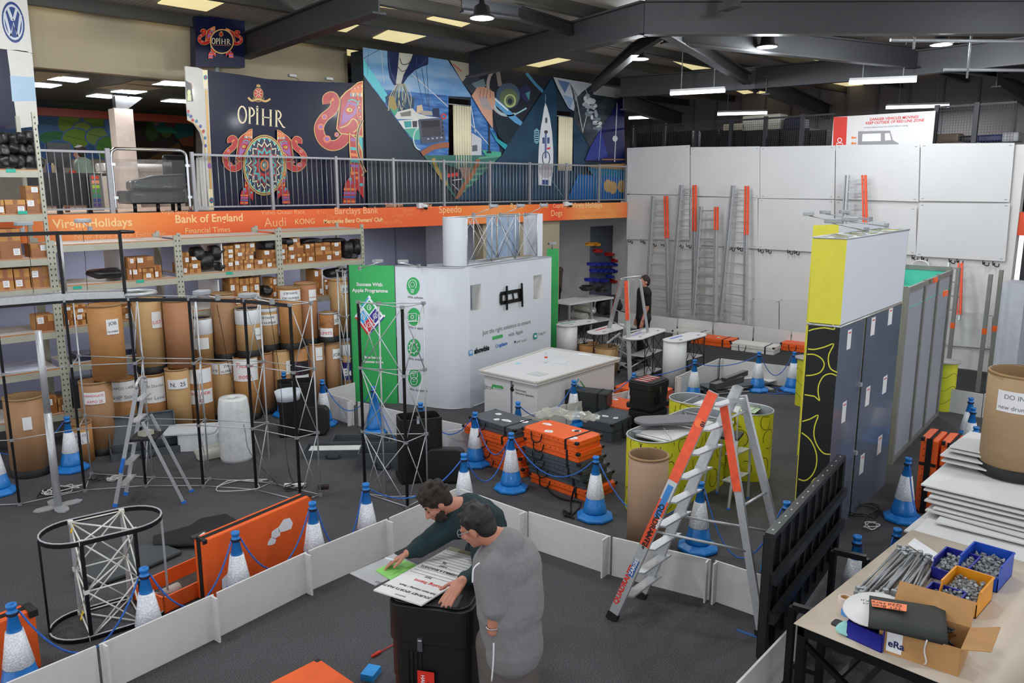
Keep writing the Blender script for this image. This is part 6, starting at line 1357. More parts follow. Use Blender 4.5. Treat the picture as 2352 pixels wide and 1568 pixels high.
# ---------------------------------------------------------------- lime printed counters in the middle
LIME=M('lime_fabric',(200,198,46),0.45,var=0.05); LN=M('black_line_print',(24,26,20),0.5); SILV=M('silver_liner',(150,156,166),0.4)
def limecounter(c,L,Rr,rz,label,H=1.0,extra=None,seed=1):
    t=thing('lime_counter',label,'counter',(c[0],c[1],0),rz,'lime counters printed with black line drawing'); P=stadium(L,Rr,10)
    b=MB(); b.wall(P+[P[0]],0.0,H); b.build('printed_wrap',LIME,t,smooth=True)
    b=MB(); Q=stadium(L,Rr-.012,10); b.wall(Q+[Q[0]],H-.3,H-.004); b.build('liner',SILV,t,smooth=True)
    b=MB(); b.tube([V((x,y,H)) for x,y in P+[P[0]]],.012,5); 
    for s in (-1,1):
        b.cyl((s*L/2,-Rr,H-.02),(s*L/2,Rr,H-.02),.01,n=5)
    for x0,x1 in ((-L/2,L/2),): 
        n=max(1,int(round(L/.8)))
        for i in range(n):
            a=-L/2+L*i/n; c2=-L/2+L*(i+1)/n; b.cyl((a,-Rr,H-.02),(c2,Rr,H-.02),.008,n=5); b.cyl((a,Rr,H-.02),(c2,-Rr,H-.02),.008,n=5); b.cyl((c2,-Rr,H-.02),(c2,Rr,H-.02),.008,n=5)
    b.build('top_frame',ALU,t)
    b=MB(); b.b2((-L/2+.06,-Rr+.03,H-.09),(L/2-.04,Rr-.03,H-.07)); b.build('inner_shelf',WHITE,t)
    # petals drawn round the wrap
    per=[]; s=0; PP=P+[P[0]]
    for i in range(len(PP)-1):
        per.append((s,PP[i])); s+=math.hypot(PP[i+1][0]-PP[i][0],PP[i+1][1]-PP[i][1])
    per.append((s,PP[-1])); tot=s
    def at(u):
        u=u%tot
        for i in range(len(per)-1):
            if per[i][0]<=u<=per[i+1][0]:
                f=(u-per[i][0])/max(1e-6,per[i+1][0]-per[i][0]); a=per[i][1]; q=per[i+1][1]; x=a[0]+(q[0]-a[0])*f; y=a[1]+(q[1]-a[1])*f
                dx=q[0]-a[0]; dy=q[1]-a[1]; l=math.hypot(dx,dy) or 1; return x+dy/l*.004,y-dx/l*.004
        return per[-1][1]
    rr=random.Random(seed); b=MB(); u=0.1
    while u<tot:
        for zc in (.22,.6,.9):
            a0=rr.uniform(0,6.28); uc=u+rr.uniform(-.1,.1); rs=rr.uniform(.13,.2); pts=[]
            for k in range(15):
                th=k/14*5.2; r_=rs*(.55+.45*math.sin(th/5.2*math.pi)); x=uc+r_*math.cos(th+a0)*.8; z=zc+r_*math.sin(th+a0); 
                if .02<z<H-.02: pts.append((x,z))
            for k in range(len(pts)-1):
                (x,z),(x2,z2)=pts[k],pts[k+1]
                if math.hypot(x2-x,z2-z)>.2: continue
                dx,dz=x2-x,z2-z; l=math.hypot(dx,dz) or 1; nx,nz=-dz/l*.004,dx/l*.004
                c4_=[at(x+nx)+(z+nz,),at(x2+nx)+(z2+nz,),at(x2-nx)+(z2-nz,),at(x-nx)+(z-nz,)]; b.poly(c4_)
        u+=.33
    b.build('line_drawing',LN,t)
    return t
limecounter((8.99,5.93),1.34,.33,math.radians(3),'long lime counter left of the ladder, open top with silver lattice',seed=4)
limecounter((10.32,6.1),.98,.32,math.radians(-84),'lime counter behind the ladder, right one with pale green sheet on top',seed=9)
b=MB(); b.prism(stadium(.55,.19,8),0,.03); 
for v in range(len(b.v)): pass
q=G(1532,966,1.02); o=tag(b.build('oval_board',[M('lid_dark_grey',(104,102,108),0.5)],origin=(0,0,0)),'dark grey oval counter lid laid across the lime counter frame','lid'); o.location=(q.x,q.y,1.018); o.rotation_euler=(0,0,math.radians(-35))
b=MB(); b.box(G(1725,938,.95),(.45,.25,.004),rz=.2); tag(b.build('plan_sheet',M('green_plan_print',(190,214,178),0.5)),'white sheet with pale green print inside the right lime counter','paper')
# lime round plinths either side of the tower
for (x0,x1,y0,y1,yb,lb) in ((1838,1860,812,816,935,'lime plinth with grey round top peeking from behind the left edge of the black tower'),(2148,2176,825,830,945,'lime plinth with grey round top right of the grey door unit')):
    g=G((x0+x1)/2,yb); r_=.2; c=g+V((g.x,g.y,0)).normalized()*r_; hh=.93
    t=thing('round_plinth',lb,'plinth',(c.x,c.y,0),0,'lime round plinths'); b=MB(); b.lathe([(r_,0),(r_,hh)],n=24,cap=False); b.build('printed_wrap',LIME,t); b=MB(); b.lathe([(0,hh),(r_+.05,hh),(r_+.05,hh+.025),(0,hh+.025)],n=24); b.build('round_top',M('top_grey',(160,156,154),.5),t)
    b=MB()
    for z in (.2,.45,.7):
        b.tube([V(((r_+.003)*math.cos(a*.2+2),(r_+.003)*math.sin(a*.2+2),z+.05*math.sin(a*.7))) for a in range(20)],.003,4)
    b.build('line_drawing',LN,t)
# loose boards stacked on the floor behind the ladder
bo=[(0,0,.0,FOAM),(.08,.03,.2,FOAM),(-.05,.05,-.15,GREYP),(.1,-.02,.35,FOAM),(-.02,.0,.1,M('board_dark',(70,76,82),.5))]
base=G(1690,895,0)
for i,(dx,dy,a,m_) in enumerate(bo):
    b=MB(); b.box((base.x+dx*3,base.y+dy*3,.02+i*.03),(1.5,.5,.02),rz=-.5+a); tag(b.build('loose_board',m_),'%s loose board on the floor behind the ladder top, %s'%('dark grey' if i in (2,4) else 'cream white',['bottom one','second from the bottom','middle one','fourth one up','top one'][i]),'board','loose boards on the floor')
# ---------------------------------------------------------------- yellow and black display tower
t=thing('display_tower','tall display wall with yellow and white header above a black lime-printed end','display wall',(10.1,4.1,0)); 
A0=V((8.87,4.15,0)); B0=V((8.93,3.79,0)); C0=V((11.45,4.03,0)); D0=C0+(A0-B0)
zs=2.63; zt_=3.63; dT=(C0-B0).normalized(); nT=V((dT.y,-dT.x,0)); dA=(B0-A0).normalized(); nA=V((dA.y,-dA.x,0)); 
if nA.dot(-A0)<0: nA=-nA
GREYW=M('tower_grey_film',(96,106,122),0.25,coat=.5,var=.12,scale=1.5,bump=.15,bscale=3)
BK=M('tower_black_fabric',(16,17,20),0.6); YELF=M('tower_yellow_fabric',(216,208,62),0.5,var=.03)
def vq(b,p,q,z0,z1,n,o=0.0,th=.01): b.slab([V((p.x,p.y,z0))+n*o,V((q.x,q.y,z0))+n*o,V((q.x,q.y,z1))+n*o,V((p.x,p.y,z1))+n*o],th,n=-n)
b=MB(); vq(b,A0,B0,0,zs-.02,nA); b.build('black_end_panel',BK,t,world=True)
b=MB(); vq(b,A0,B0,zs+.02,zt_,nA); b.build('yellow_end_panel',YELF,t,world=True)
b=MB(); vq(b,B0,C0,zs+.02,zt_,nT); b.build('white_header_panel',BW,t,world=True)
gm=B0.lerp(C0,.36); gm2=B0.lerp(C0,.40)
b=MB(); vq(b,B0,gm,0,zs-.02,nT); b.build('grey_panel',GREYW,t,world=True); b=MB(); vq(b,gm2,C0,0,zs-.02,nT); b.build('grey_panel',GREYW,t,world=True)
b=MB(); vq(b,gm,gm2,0,zs-.02,nT,-.02); b.build('aluminium_gap',ALUD,t,world=True)
b=MB(); vq(b,D0,A0,0,zt_,V((-dT.y,dT.x,0)) if False else -nT); b.build('rear_panel',YELF,t,world=True); b=MB(); vq(b,C0,D0,0,zt_,dT); b.build('far_end_panel',YELF,t,world=True)
b=MB()
for (p,q) in ((A0,B0),(B0,C0),(C0,D0),(D0,A0)):
    for z in (zs,zt_): b.cyl(V((p.x,p.y,z)),V((q.x,q.y,z)),.014,n=6)
for s in (.2,.4,.6,.8): p=B0.lerp(C0,s); q=A0.lerp(D0,s-.1); b.cyl(V((p.x,p.y,zt_)),V((q.x,q.y,zt_)),.008,n=5); q=A0.lerp(D0,s+.1); b.cyl(V((p.x,p.y,zt_)),V((q.x,q.y,zt_)),.008,n=5)
b.build('top_frame',ALU,t,world=True)
fA=lambda x,y: PL(x,y,A0,nA)
fT=lambda x,y: PL(x,y,B0,nT)
CT=crop(1800,500,2.119); p=Print(lambda x,y: fA(*CT(x,y)),nA*.004); YL=M('lime_line_print',(206,204,60),.5)
for L_ in ([(122,550),(150,541),(200,535),(248,542),(238,515)],[(118,637),(150,640),(200,628),(244,613),(222,660),(218,700),(230,735),(262,752)],[(114,664),(150,665),(185,685),(198,715),(180,750),(140,765),(108,767)],[(258,768),(230,758),(195,770),(172,810),(168,850),(176,888)],[(176,890),(150,868),(102,860)],
   [(92,990),(130,978),(168,960),(152,1010),(148,1060),(165,1110),(195,1145),(228,1150)],[(88,1045),(130,1080),(158,1140),(160,1200),(140,1250),(105,1278),(72,1270)],[(218,1280),(190,1262),(150,1270),(122,1320),(118,1370),(132,1425)],[(132,1425),(100,1410),(60,1405)]):
    pts=L_ if len(L_)==3 else cs(L_,3); p.line([q for q in pts],6,YL,False)
p.build('petal_line_print',t)
for i,(x,y,h_) in enumerate(((322,592,88),(438,528,80),(522,480,74),(297,945,90),(412,868,82),(495,812,74),(384,1198,80),(470,1105,74),(268,1268,30))):
    a=fT(*CT(x-9,y-h_/2)); c=fT(*CT(x+9,y-h_/2)); d_=fT(*CT(x,y+h_/2)); b=MB(); b.slab([V((a.x,a.y,d_.z)),V((c.x,c.y,d_.z)),V((c.x,c.y,a.z)),V((a.x,a.y,a.z))],.002,n=nT); l_=b.build('safety_label',LABEL,t,world=True)
    b=MB(); zz=a.z-(a.z-d_.z)*.12; vq(b,a.lerp(c,.2),a.lerp(c,.8),zz-.015,zz,nT,.004,.001); b.build('red_heading',RED,l_,world=True)
for (x,y) in ((365,810),(343,1142)): q=fT(*CT(x,y)); b=MB(); b.box(q+nT*.01,(.06,.05,.05)); b.build('clamp',ALU,t,world=True)
for i,(bx,by,tx,ty) in enumerate(((1990,530,1912,512),(2036,520,1952,508))):
    armlight(G(bx,by,zt_+.02),G(tx,ty,zt_+.14),'arm spotlight on the front header of the tower, '+['left one','right one'][i])
# second header box just behind
t=thing('header_box','rear yellow and white header box behind the tower top','header box',(11.2,5.2,0)); q0=G(1868,517,zt_); q1=G(1926,515,zt_); q2=G(2035,508,zt_); q0.z=q1.z=q2.z=0
b=MB(); b.slab([q0+V((0,0,.0)),q1,q1+V((0,0,zt_)),q0+V((0,0,zt_))],.01); b.build('yellow_panel',YELF,t,world=True); b=MB(); b.slab([q1,q2,q2+V((0,0,zt_)),q1+V((0,0,zt_))],.01); b.build('white_panel',BW,t,world=True); b=MB(); b.slab([q2-(q2-q1)*.03,q2+(q2-q1)*.0,q2+V((0,0,zt_)),q2-(q2-q1)*.03+V((0,0,zt_))],.02,n=(-1,0,0)); b.build('yellow_edge',YELF,t,world=True)
for i,(bx,by,tx,ty) in enumerate(((1930,511,1858,495),(1995,505,1896,491),(2000,504,1940,490))):
    armlight(G(bx,by,zt_+.02),G(tx,ty,zt_+.12),'arm spotlight on the rear header behind the tower, '+['left','middle','right'][i]+' one')
# ---------------------------------------------------------------- grey framed door unit with mint glazing
t=thing('modular_room','grey aluminium modular room with mint upper glazing behind the tower','modular room',(13.5,4.6,0))
e0=G(2045,1065); e1=G(2150,955); dR=(e1-e0).normalized(); nR=V((dR.y,-dR.x,0)); hR=2.74; e1=e0+dR*3.35
AGR=M('module_aluminium',(132,132,126),0.45,metal=.3); MINT=M('mint_glazing',(96,206,182),0.3,var=.03); PANG=M('module_panel_grey',(150,152,160),0.5,var=.03)
if nR.dot(-e0)<0: nR=-nR
for i,(s0_,s1_) in enumerate(((.02,.36),(.37,.66),(.67,.99))):
    b=MB(); p_=e0.lerp(e1,s0_); q_=e0.lerp(e1,s1_); vq(b,p_,q_,.06,hR-.1,nR,-.01,.02); b.build('side_panel',PANG,t,world=True)
b=MB()
for s in (0,.365,.665,1.0): p_=e0.lerp(e1,s); b.beam(V((p_.x,p_.y,0)),V((p_.x,p_.y,hR)),.05,.05)
b.beam(e0+V((0,0,.03)),e1+V((0,0,.03)),.04,.06); b.beam(e0+V((0,0,hR-.05)),e1+V((0,0,hR-.05)),.04,.08); b.build('side_frame',AGR,t,world=True)
dD=V((-dR.y,dR.x,0)); f0=e0; f1=e0+dD*1.1; f0h=f0
b=MB(); 
for s in (0,.42,1.1): p_=e0+dD*s; b.beam(V((p_.x,p_.y,0)),V((p_.x,p_.y,hR)),.07,.07)
for z in (2.05,hR-.05): b.beam(e0+V((0,0,z)),f1+V((0,0,z)),.06,.12)
b.build('door_frame',AGR,t,world=True)
b=MB(); vq(b,f1,f0,2.1,hR-.1,-dR,0,.01); b.build('mint_panel',MINT,t,world=True)
b=MB(); vq(b,f1,f0-V((0,0,0))+dD*.1,0.02,1.98,-dR,-.02,.03); dl=b.build('door_leaf',AGR,t,world=True)
b=MB(); vq(b,e0+dD*.2,e0+dD*.42,0.02,1.9,-dR,.02,.02); b.build('white_door_board',M('door_board_cream',(196,192,180),.6),dl,world=True)
b=MB(); p_=e0+dD*.07-dR*.02; b.beam(p_+V((0,0,.9)),p_+V((0,0,1.98)),.012,.012); b.build('mint_strip',MINT,dl,world=True)
b=MB(); g0_=e1+dD*1.2; b.slab([f0+V((0,0,hR-.35)),e1+V((0,0,hR-.35)),g0_+V((0,0,hR-.35)),f1+V((0,0,hR-.35))],.01,n=(0,0,1)); b.slab([f1+V((0,0,2.1)),g0_+V((0,0,2.1)),g0_+V((0,0,hR)),f1+V((0,0,hR))],.02); b.slab([e1+V((0,0,0)),g0_,g0_+V((0,0,hR)),e1+V((0,0,hR))],.02); b.build('mint_inner_panel',MINT,t,world=True)
b=MB()
for (x,y) in ((2149,640),(2172,670)): b.box(G(x,y,hR)+V((0,0,-.02)),(.16,.02,.08))
b.build('orange_tag',ORANGE,t,world=True)
b=MB(); b.beam(f1+V((0,0,hR)),g0_+V((0,0,hR)),.06,.08); b.beam(e1+V((0,0,hR)),g0_+V((0,0,hR)),.06,.08); b.build('top_frame',AGR,t,world=True)
# four free uprights near the wall
for i,(xt,yt,xb,yb) in enumerate(((2198,615,2173,888),(2271,630,2245,900),(2295,620,2268,897))):
    a=G(xb,yb); hh=vh(a,yt); b=MB(); b.b2((a.x-.035,a.y-.035,0),(a.x+.035,a.y+.035,hh)); t=thing('free_upright','bare grey aluminium upright, '+['left','middle','right'][i]+' of three near the end of the white wall','post',a,0,'bare aluminium uprights'); b.build('post',AGR,t,world=True)
    b=MB(); b.b2((a.x-.037,a.y-.037,hh*.5),(a.x+.037,a.y+.037,hh*.5+.12)); b.build('orange_tape',ORANGE,t,world=True)
# ---------------------------------------------------------------- boards on the white wall, hooks
BM=M('wall_board_white',(200,200,200),0.5,var=0.03,scale=1.0); SCR=M('screw_grey',(110,110,110),0.5)
for pts,lb in [([(1441,340),(1585,333),(1585,448),(1441,445)],'top row, left end beside the mural'),([(1587,338),(1746,336),(1746,455),(1587,449)],'top row, above the two left ladders'),([(1747,337),(1919,334),(1917,457),(1747,455)],'top row, middle'),
   ([(1921,333),(2113,331),(2110,463),(1919,457)],'top row, behind the single high ladder'),([(2116,330),(2331,328),(2319,464),(2112,461)],'top row, right end'),([(1441,447),(1584,449),(1584,552),(1440,549)],'second row, left end behind the first ladder'),
   ([(1586,453),(1741,454),(1741,571),(1586,561)],'second row, behind the step ladder'),([(1743,456),(1917,459),(1917,581),(1741,571)],'second row, left of the tower header'),([(1919,460),(2106,476),(2104,585),(1919,582)],'second row, curling board behind the tower header'),([(2112,466),(2321,467),(2309,600),(2104,588)],'second row, right end above the hooks'),
   ([(1730,683),(1789,690),(1789,766),(1728,757)],'low on the wall beside the right ladder'),([(1792,686),(1880,690),(1880,772),(1791,766)],'low on the wall left of the tower'),([(2170,715),(2280,722),(2275,800),(2168,792)],'low on the wall behind the bare uprights')]:
    q=[AX(x,y,XW) for x,y in pts]; b=MB(); b.slab(q,-.018 if False else .018,n=(-1,0,0)); b.m=1
    c=sum(q,V((0,0,0)))/4
    for k in q: s=k.lerp(c,.08); b.box(s+V((-.02,0,0)),(.004,.05,.012))
    tag(b.build('white_board',[BM,SCR]),'large white board screwed to the wall, '+lb,'board','white boards on the wall')
for i,(x,y) in enumerate([(1450,553),(1478,553),(1503,560),(1525,560),(1565,563),(1583,563),(1682,570),(1701,570),(1748,574),(1766,575),(1815,577),(1830,578),(2100,590),(2122,592),(2185,597),(2203,598),(2262,602),(2285,604)]):
    c=AX(x,y,XW); b=MB(); b.tube(smoothp([c,c+V((-.06,0,-.01)),c+V((-.12,0,-.04)),c+V((-.15,0,0)),c+V((-.15,0,.05))],3),.011,5)
    b.tube(smoothp([c,c+V((-.0,.0,-.06)),c+V((-.05,-.09,-.07)),c+V((-.06,-.1,.0))],3),.011,5); tag(b.build('ladder_hook',BLKM),'black ladder hook on the white wall, %s from the mural end'%(ORD+['thirteenth','fourteenth','fifteenth','sixteenth','seventeenth','last'])[i],'hook','black hooks on the white wall')
# ---------------------------------------------------------------- ladders leaning on the wall
OPAINT=M('orange_ladder_paint',(228,84,48),0.5,var=.12,scale=14)
def lean(tl,tr,bl,br,n,label,orange=.35,wide=False,xt=20.05,xb=19.75,double=True):
    a=AX(*tl,xt); c=AX(*tr,xt); e=AX(*bl,xb); f=AX(*br,xb); t=thing('ladder',label,'ladder',(xb,(e.y+f.y)/2,0),0,'ladders leaning on the white wall')
    e.z=max(.0,e.z); f.z=max(0.,f.z)
    b=MB(); b.beam(e,a,.09,.034,up=(0,1,0)); b.build('left_rail',ALU,t,world=True); b=MB(); b.beam(f,c,.09,.034,up=(0,1,0)); b.build('right_rail',ALU,t,world=True)
    if double: b=MB(); o=V((-.07,.05,0)); b.beam(f+o+V((0,0,.1)),c+o*.9,.07,.026,up=(0,1,0)); b.beam(e+o+V((0,0,.1)),a+o*.9,.07,.026,up=(0,1,0)); b.build('second_section',ALUD,t,world=True)
    b=MB(); s=V((-.03,-.022,0)); b.beam(f.lerp(c,1-orange)+s,c+s,.06,.045,up=(0,1,0)); b.beam(f.lerp(c,1-orange)+s+V((-.07,.05,0)),c+s+V((-.07,.05,0)),.03,.03,up=(0,1,0)); b.build('orange_painted_end',OPAINT,t,world=True)
    for i in range(n):
        k=(i+.6)/n; b=MB(); b.beam(e.lerp(a,k),f.lerp(c,k),.09 if wide else .03,.03); b.build('rung',ALU if not wide else ALUD,t,world=True)
lean((1503,450),(1532,450),(1488,716),(1538,725),11,'extension ladder leaning on the white wall, nearest the mural, shorter than its neighbour')
lean((1568,425),(1598,425),(1544,724),(1596,724),13,'tall extension ladder leaning on the white wall, second from the mural')
lean((1613,475),(1648,475),(1596,731),(1645,737),12,'folded step ladder with wide treads on the white wall, between two extension ladders',.2,True,19.85,19.5)
lean((1687,426),(1718,427),(1657,733),(1714,744),13,'tall extension ladder leaning on the white wall, with yellow rope loops')
lean((1949,402),(1987,402),(1925,780),(1996,780),14,'extension ladder leaning high on the wall behind the tower header',.45)
lean((2180,603),(2208,603),(2172,728),(2204,735),4,'small paint-stained step ladder hanging on the hooks near the wall end',.9,True,double=False)
b=MB(); q=[AX(x,y,20.1) for x,y in ((2098,602),(2098,640),(2131,642),(2131,604))]; b.tube(smoothp([q[1],q[0],q[3],q[2]],5),.02,6); tag(b.build('step_stool',WHITE),'white framed step stool hanging on a wall hook by the mint room','stool')
# ---------------------------------------------------------------- A-frame ladders
def treadladder(f1,f2,t1,t2,r1,r2,s1,s2,n,label,tw=.09,stile=.07,rear=.05,mat=ALU,feet=BLACK,plat=None):
    t=thing('step_ladder',label,'ladder',((f1+f2+r1+r2)/4).to_tuple(),0); up=(t1-f1).cross(f2-f1)
    for (a,c) in ((f1,t1),(f2,t2)): b=MB(); b.beam(a,c,stile*.4,stile,up=up); b.build('front_stile',mat,t,world=True)
    for (a,c) in ((r1,s1),(r2,s2)): b=MB(); b.beam(a,c,rear*.6,rear,up=up); b.build('rear_leg',mat,t,world=True)
    for i in range(1,n+1):
        k=i/(n+.6); b=MB(); a=f1.lerp(t1,k); c=f2.lerp(t2,k); b.slab([a,c,c+(r2-f2).normalized()*tw,a+(r1-f1).normalized()*tw],.018,n=(0,0,1)); b.build('tread',mat,t,world=True)
    for (a,c) in ((f1,t1),(f2,t2),(r1,s1),(r2,s2)): b=MB(); b.beam(a,a.lerp(c,.03),stile*.55,stile*1.15,up=up); b.build('rubber_foot',feet,t,world=True)
    return t
f1=G(1404,1422); f2=G(1470,1372); r1=G(1750,1462); r2=G(1826,1398); t1=G(1640,900,2.28); t2=G(1697,885,2.28); s1=G(1664,925,2.14); s2=G(1706,908,2.14)
big=treadladder(f1,f2,t1,t2,r1,r2,s1,s2,9,'large aluminium platform ladder with orange-painted top standing over the white barrier',tw=.12,stile=.10,rear=.075)
up=(t1-f1).cross(f2-f1).normalized(); 
if up.dot(-f1)<0: up=-up
side=(f1-f2).normalized()
def band(a,c,k0,k1,w,mat,name,off=.024,dr=None): 
    b=MB(); o=side*off; b.beam(a.lerp(c,k0)+o,a.lerp(c,k1)+o,.006,w,up=(t1-f1).cross(side).normalized()); return b.build(name,mat,big,world=True)
# painted and stuck bands face outwards from the near stile
AXS=(t1-f1).normalized(); WD=AXS.cross(side).normalized()
def sticker(k0,k1,w,mat,name,off):
    a=f1.lerp(t1,k0)+side*off; c=f1.lerp(t1,k1)+side*off; b=MB(); b.slab([a-WD*w/2,a+WD*w/2,c+WD*w/2,c-WD*w/2],.002,n=side); return b.build(name,mat,big,world=True)
sticker(.62,1.0,.104,OPAINT,'orange_painted_top',.021); sticker(.46,.60,.06,M('blue_label',(52,122,190),.4),'blue_label',.022); sticker(.30,.46,.1,M('sticker_orange',(214,78,42),.4),'company_sticker',.022) if False else None
sticker(.335,.535,.1,M('sticker_orange',(214,78,42),.4),'company_sticker',.0215); sticker(.20,.27,.055,M('maker_label_blue',(28,84,160),.4),'maker_label',.022)
UPD=-WD if (-WD).z>0 else WD
def stx(s,k,h,mat,off=.0,bold=.002,o=.025): text(big,'lettering',s,h,f1.lerp(t1,k)+side*o+(WD*off),-AXS,(AXS.cross(side)).normalized() if (AXS.cross(side)).dot(V((1,0,0)))>-9 else WD,mat,bold=bold)
b2=lambda s,k,h,mat,off,bold=.002: text(big,'lettering',s,h,f1.lerp(t1,k)+side*.026+WD*off,-AXS,-WD if (-AXS).cross(-WD).dot(side)>0 else WD,mat,bold=bold)
b2('QUADRANT2',.52,.075,INK,-.02); b2('DESIGN',.47,.035,WHITE,-.044 if False else .03); b2('0808 919 21 47',.40,.03,INK,-.01)
text(big,'lettering','ZARGES',.05,f1.lerp(t1,.205)+side*.026+WD*.015,AXS,AXS.cross(side)*-1 if AXS.cross(-AXS.cross(side)).dot(side)>0 else AXS.cross(side),WHITE,bold=.002)
text(big,'lettering','QUADRANT2',.07,f1.lerp(t1,.07)+side*.022+WD*.0,AXS,-AXS.cross(side) if AXS.cross(-AXS.cross(side)).dot(side)>0 else AXS.cross(side),RED,bold=.003)
cc_=f1.lerp(t1,.87)+side*.023; b=MB(); b.slab([cc_+AXS*.045*math.cos(k*.5236)+WD*.045*math.sin(k*.5236) for k in range(12)],.002,n=side); b.build('number_disc',M('disc_orange',(240,110,60),.4),big,world=True)
b2('10',.885,.055,INK,.018,.003)
a=r1.lerp(s1,.62); b=MB(); b.beam(a+side*.03,s1+side*.03,.01,.08,up=up); b.build('orange_painted_leg',OPAINT,big,world=True)
b=MB(); o=V((0,0,.03)); b.slab([t1+o+side*.03,t2+o-side*.03,s2+V((0,0,.17))-side*.03,s1+V((0,0,.17))+side*.03],.03,n=(0,0,1)); b.build('platform',ALU,big,world=True)
b=MB(); b.beam(t1+o*2+side*.04,t2+o*2-side*.04,.07,.06); b.beam(s1+V((0,0,.23))+side*.04,s2+V((0,0,.23))-side*.04,.05,.05); b.build('platform_edge',BLACK,big,world=True)
b=MB(); b.cyl(f1.lerp(t1,.40),r1.lerp(s1,.36),.014,n=8); b.cyl(f2.lerp(t2,.40),r2.lerp(s2,.36),.014,n=8); b.cyl(r1.lerp(s1,.55),r2.lerp(s2,.55),.014,n=8); b.cyl(r1.lerp(s1,.93),r2.lerp(s2,.93),.014,n=8); b.cyl(r1.lerp(s1,.14),r2.lerp(s2,.14),.014,n=8); b.build('cross_braces',ALU,big,world=True)
m1=G(1447,880); m2=G(1418,850); m3=G(1502,858); m4=G(1470,832); mt=G(1438,640,2.24); mu=mt+V((.1,.2,0)); ms=G(1470,640,2.24); mv=ms+V((.1,.2,0))
w1=G(1376,836); w2=G(1418,856); 
mid=treadladder(w1,m1,G(1430,640,2.2),G(1439,645,2.2),w2,m3,G(1455,642,2.2),G(1470,642,2.2),7,'tall A-frame ladder with orange top standing among the white oval counters',tw=.05,stile=.09,rear=.06)
b=MB(); a=w1.lerp(G(1430,640,2.2),.6); sd=(w1-m1).normalized(); b.beam(a+sd*.03,G(1430,640,2.2)+sd*.03,.03,.1,up=V(m3-m1)); b.beam(m1.lerp(G(1439,645,2.2),.62),G(1439,645,2.2),.06,.1,up=V(m3-m1)); b.build('orange_painted_top',OPAINT,mid,world=True)
b=MB(); b.cyl(m1.lerp(G(1439,645,2.2),.5),m3.lerp(G(1470,642,2.2),.5),.015); b.cyl(m1.lerp(G(1439,645,2.2),.15),m3.lerp(G(1470,642,2.2),.2),.015); b.beam(G(1395,788,.85),G(1424,765,1.0),.04,.03); b.beam(G(1420,767,.95),G(1446,808,.5),.04,.03); b.beam(G(1447,778,.85),G(1470,760,1.0),.04,.03); b.beam(G(1466,760,.95),G(1488,800,.5),.04,.03); b.cyl(G(1430,638,2.22),G(1472,634,2.26),.02); b.build('braces',ALU,mid,world=True)
# small step ladder front left
f=G(264,1164); r=G(423,1156); pv=(r-f).normalized(); aw=V((-pv.y,pv.x,0)); 
if aw.dot(f)<0: aw=-aw
f_,r_=f+aw*.42,r+aw*.42; tp=f.lerp(r,.62)+V((0,0,0)); lo,hi=.5,2.5
for _ in range(40):
    m=(lo+hi)/2; q=f.lerp(r,.47)+V((0,0,m))
    if pix(q)[1]>892: lo=m
    else: hi=m
tz=lo; T1=f.lerp(r,.47)+V((0,0,tz)); T2=T1+aw*.36; rz_=.72*tz; S1=f.lerp(r,.47)+V((0,0,rz_))+pv*.03; S2=S1+aw*.36
sm=treadladder(f,f_,T1,T2,r,r_,S1,S2,5,'small aluminium step ladder with blue fittings standing inside the black frame',tw=.10,stile=.05,rear=.035,feet=M('blue_fitting',(40,110,200),.4))
b=MB(); b.tube(smoothp([T1,T1+V((0,0,.06)),T1.lerp(T2,.5)+V((0,0,.1)),T2+V((0,0,.06)),T2],4),.02,8); b.build('top_hoop',ALU,sm,world=True); b=MB(); c=f.lerp(T1,.56)+aw*.2+pv*.18; b.box(c,(.34,.36,.03),rz=math.atan2(pv.y,pv.x)); b.build('platform',BLACK,sm,world=True)
b=MB(); b.beam(f.lerp(T1,.3)-aw*.015,f.lerp(T1,.42)-aw*.015,.04,.056,up=aw); b.build('blue_sticker',M('blue_fitting',(40,110,200),.4),sm,world=True); b=MB(); b.box(c+V((0,0,.05)),(.16,.12,.06),rz=.4); tag(b.build('crumpled_bag',PLS),'small crumpled plastic bag on the platform of the small step ladder','plastic bag')
# low steps under the big ladder
f=G(1594,1151); r=G(1720,1120); g_=G(1663,1171); h_=G(1735,1100)
f=V((8.95,5.5,0)); g_=V((8.98,5.1,0)); h_=V((9.52,5.12,0)); ht_=vh((9.2,5.3,0),1003); k1=V((9.12,5.48,ht_)); k2=V((9.14,5.12,ht_)); st=treadladder(g_,h_,k2,k2+(h_-g_)*.7,f,f+(h_-g_)*.8,k1,k1+(h_-g_)*.5,2,'low folding steps with black top, seen through the large ladder',tw=.14,stile=.035,rear=.03,feet=M('blue_fitting',(40,110,200),.4))
b=MB(); b.box((k1+k2)/2+(h_-g_)*.25+V((0,0,.01)),(.34,.3,.035),rz=.3); b.build('platform',BLACK,st,world=True); b=MB(); b.tube(smoothp([k2,k2+V((0,0,.4)),k2+(h_-g_)*.5+V((0,0,.44)),k2+(h_-g_)*.7],5),.012,6); b.build('hand_hoop',ALU,st,world=True)
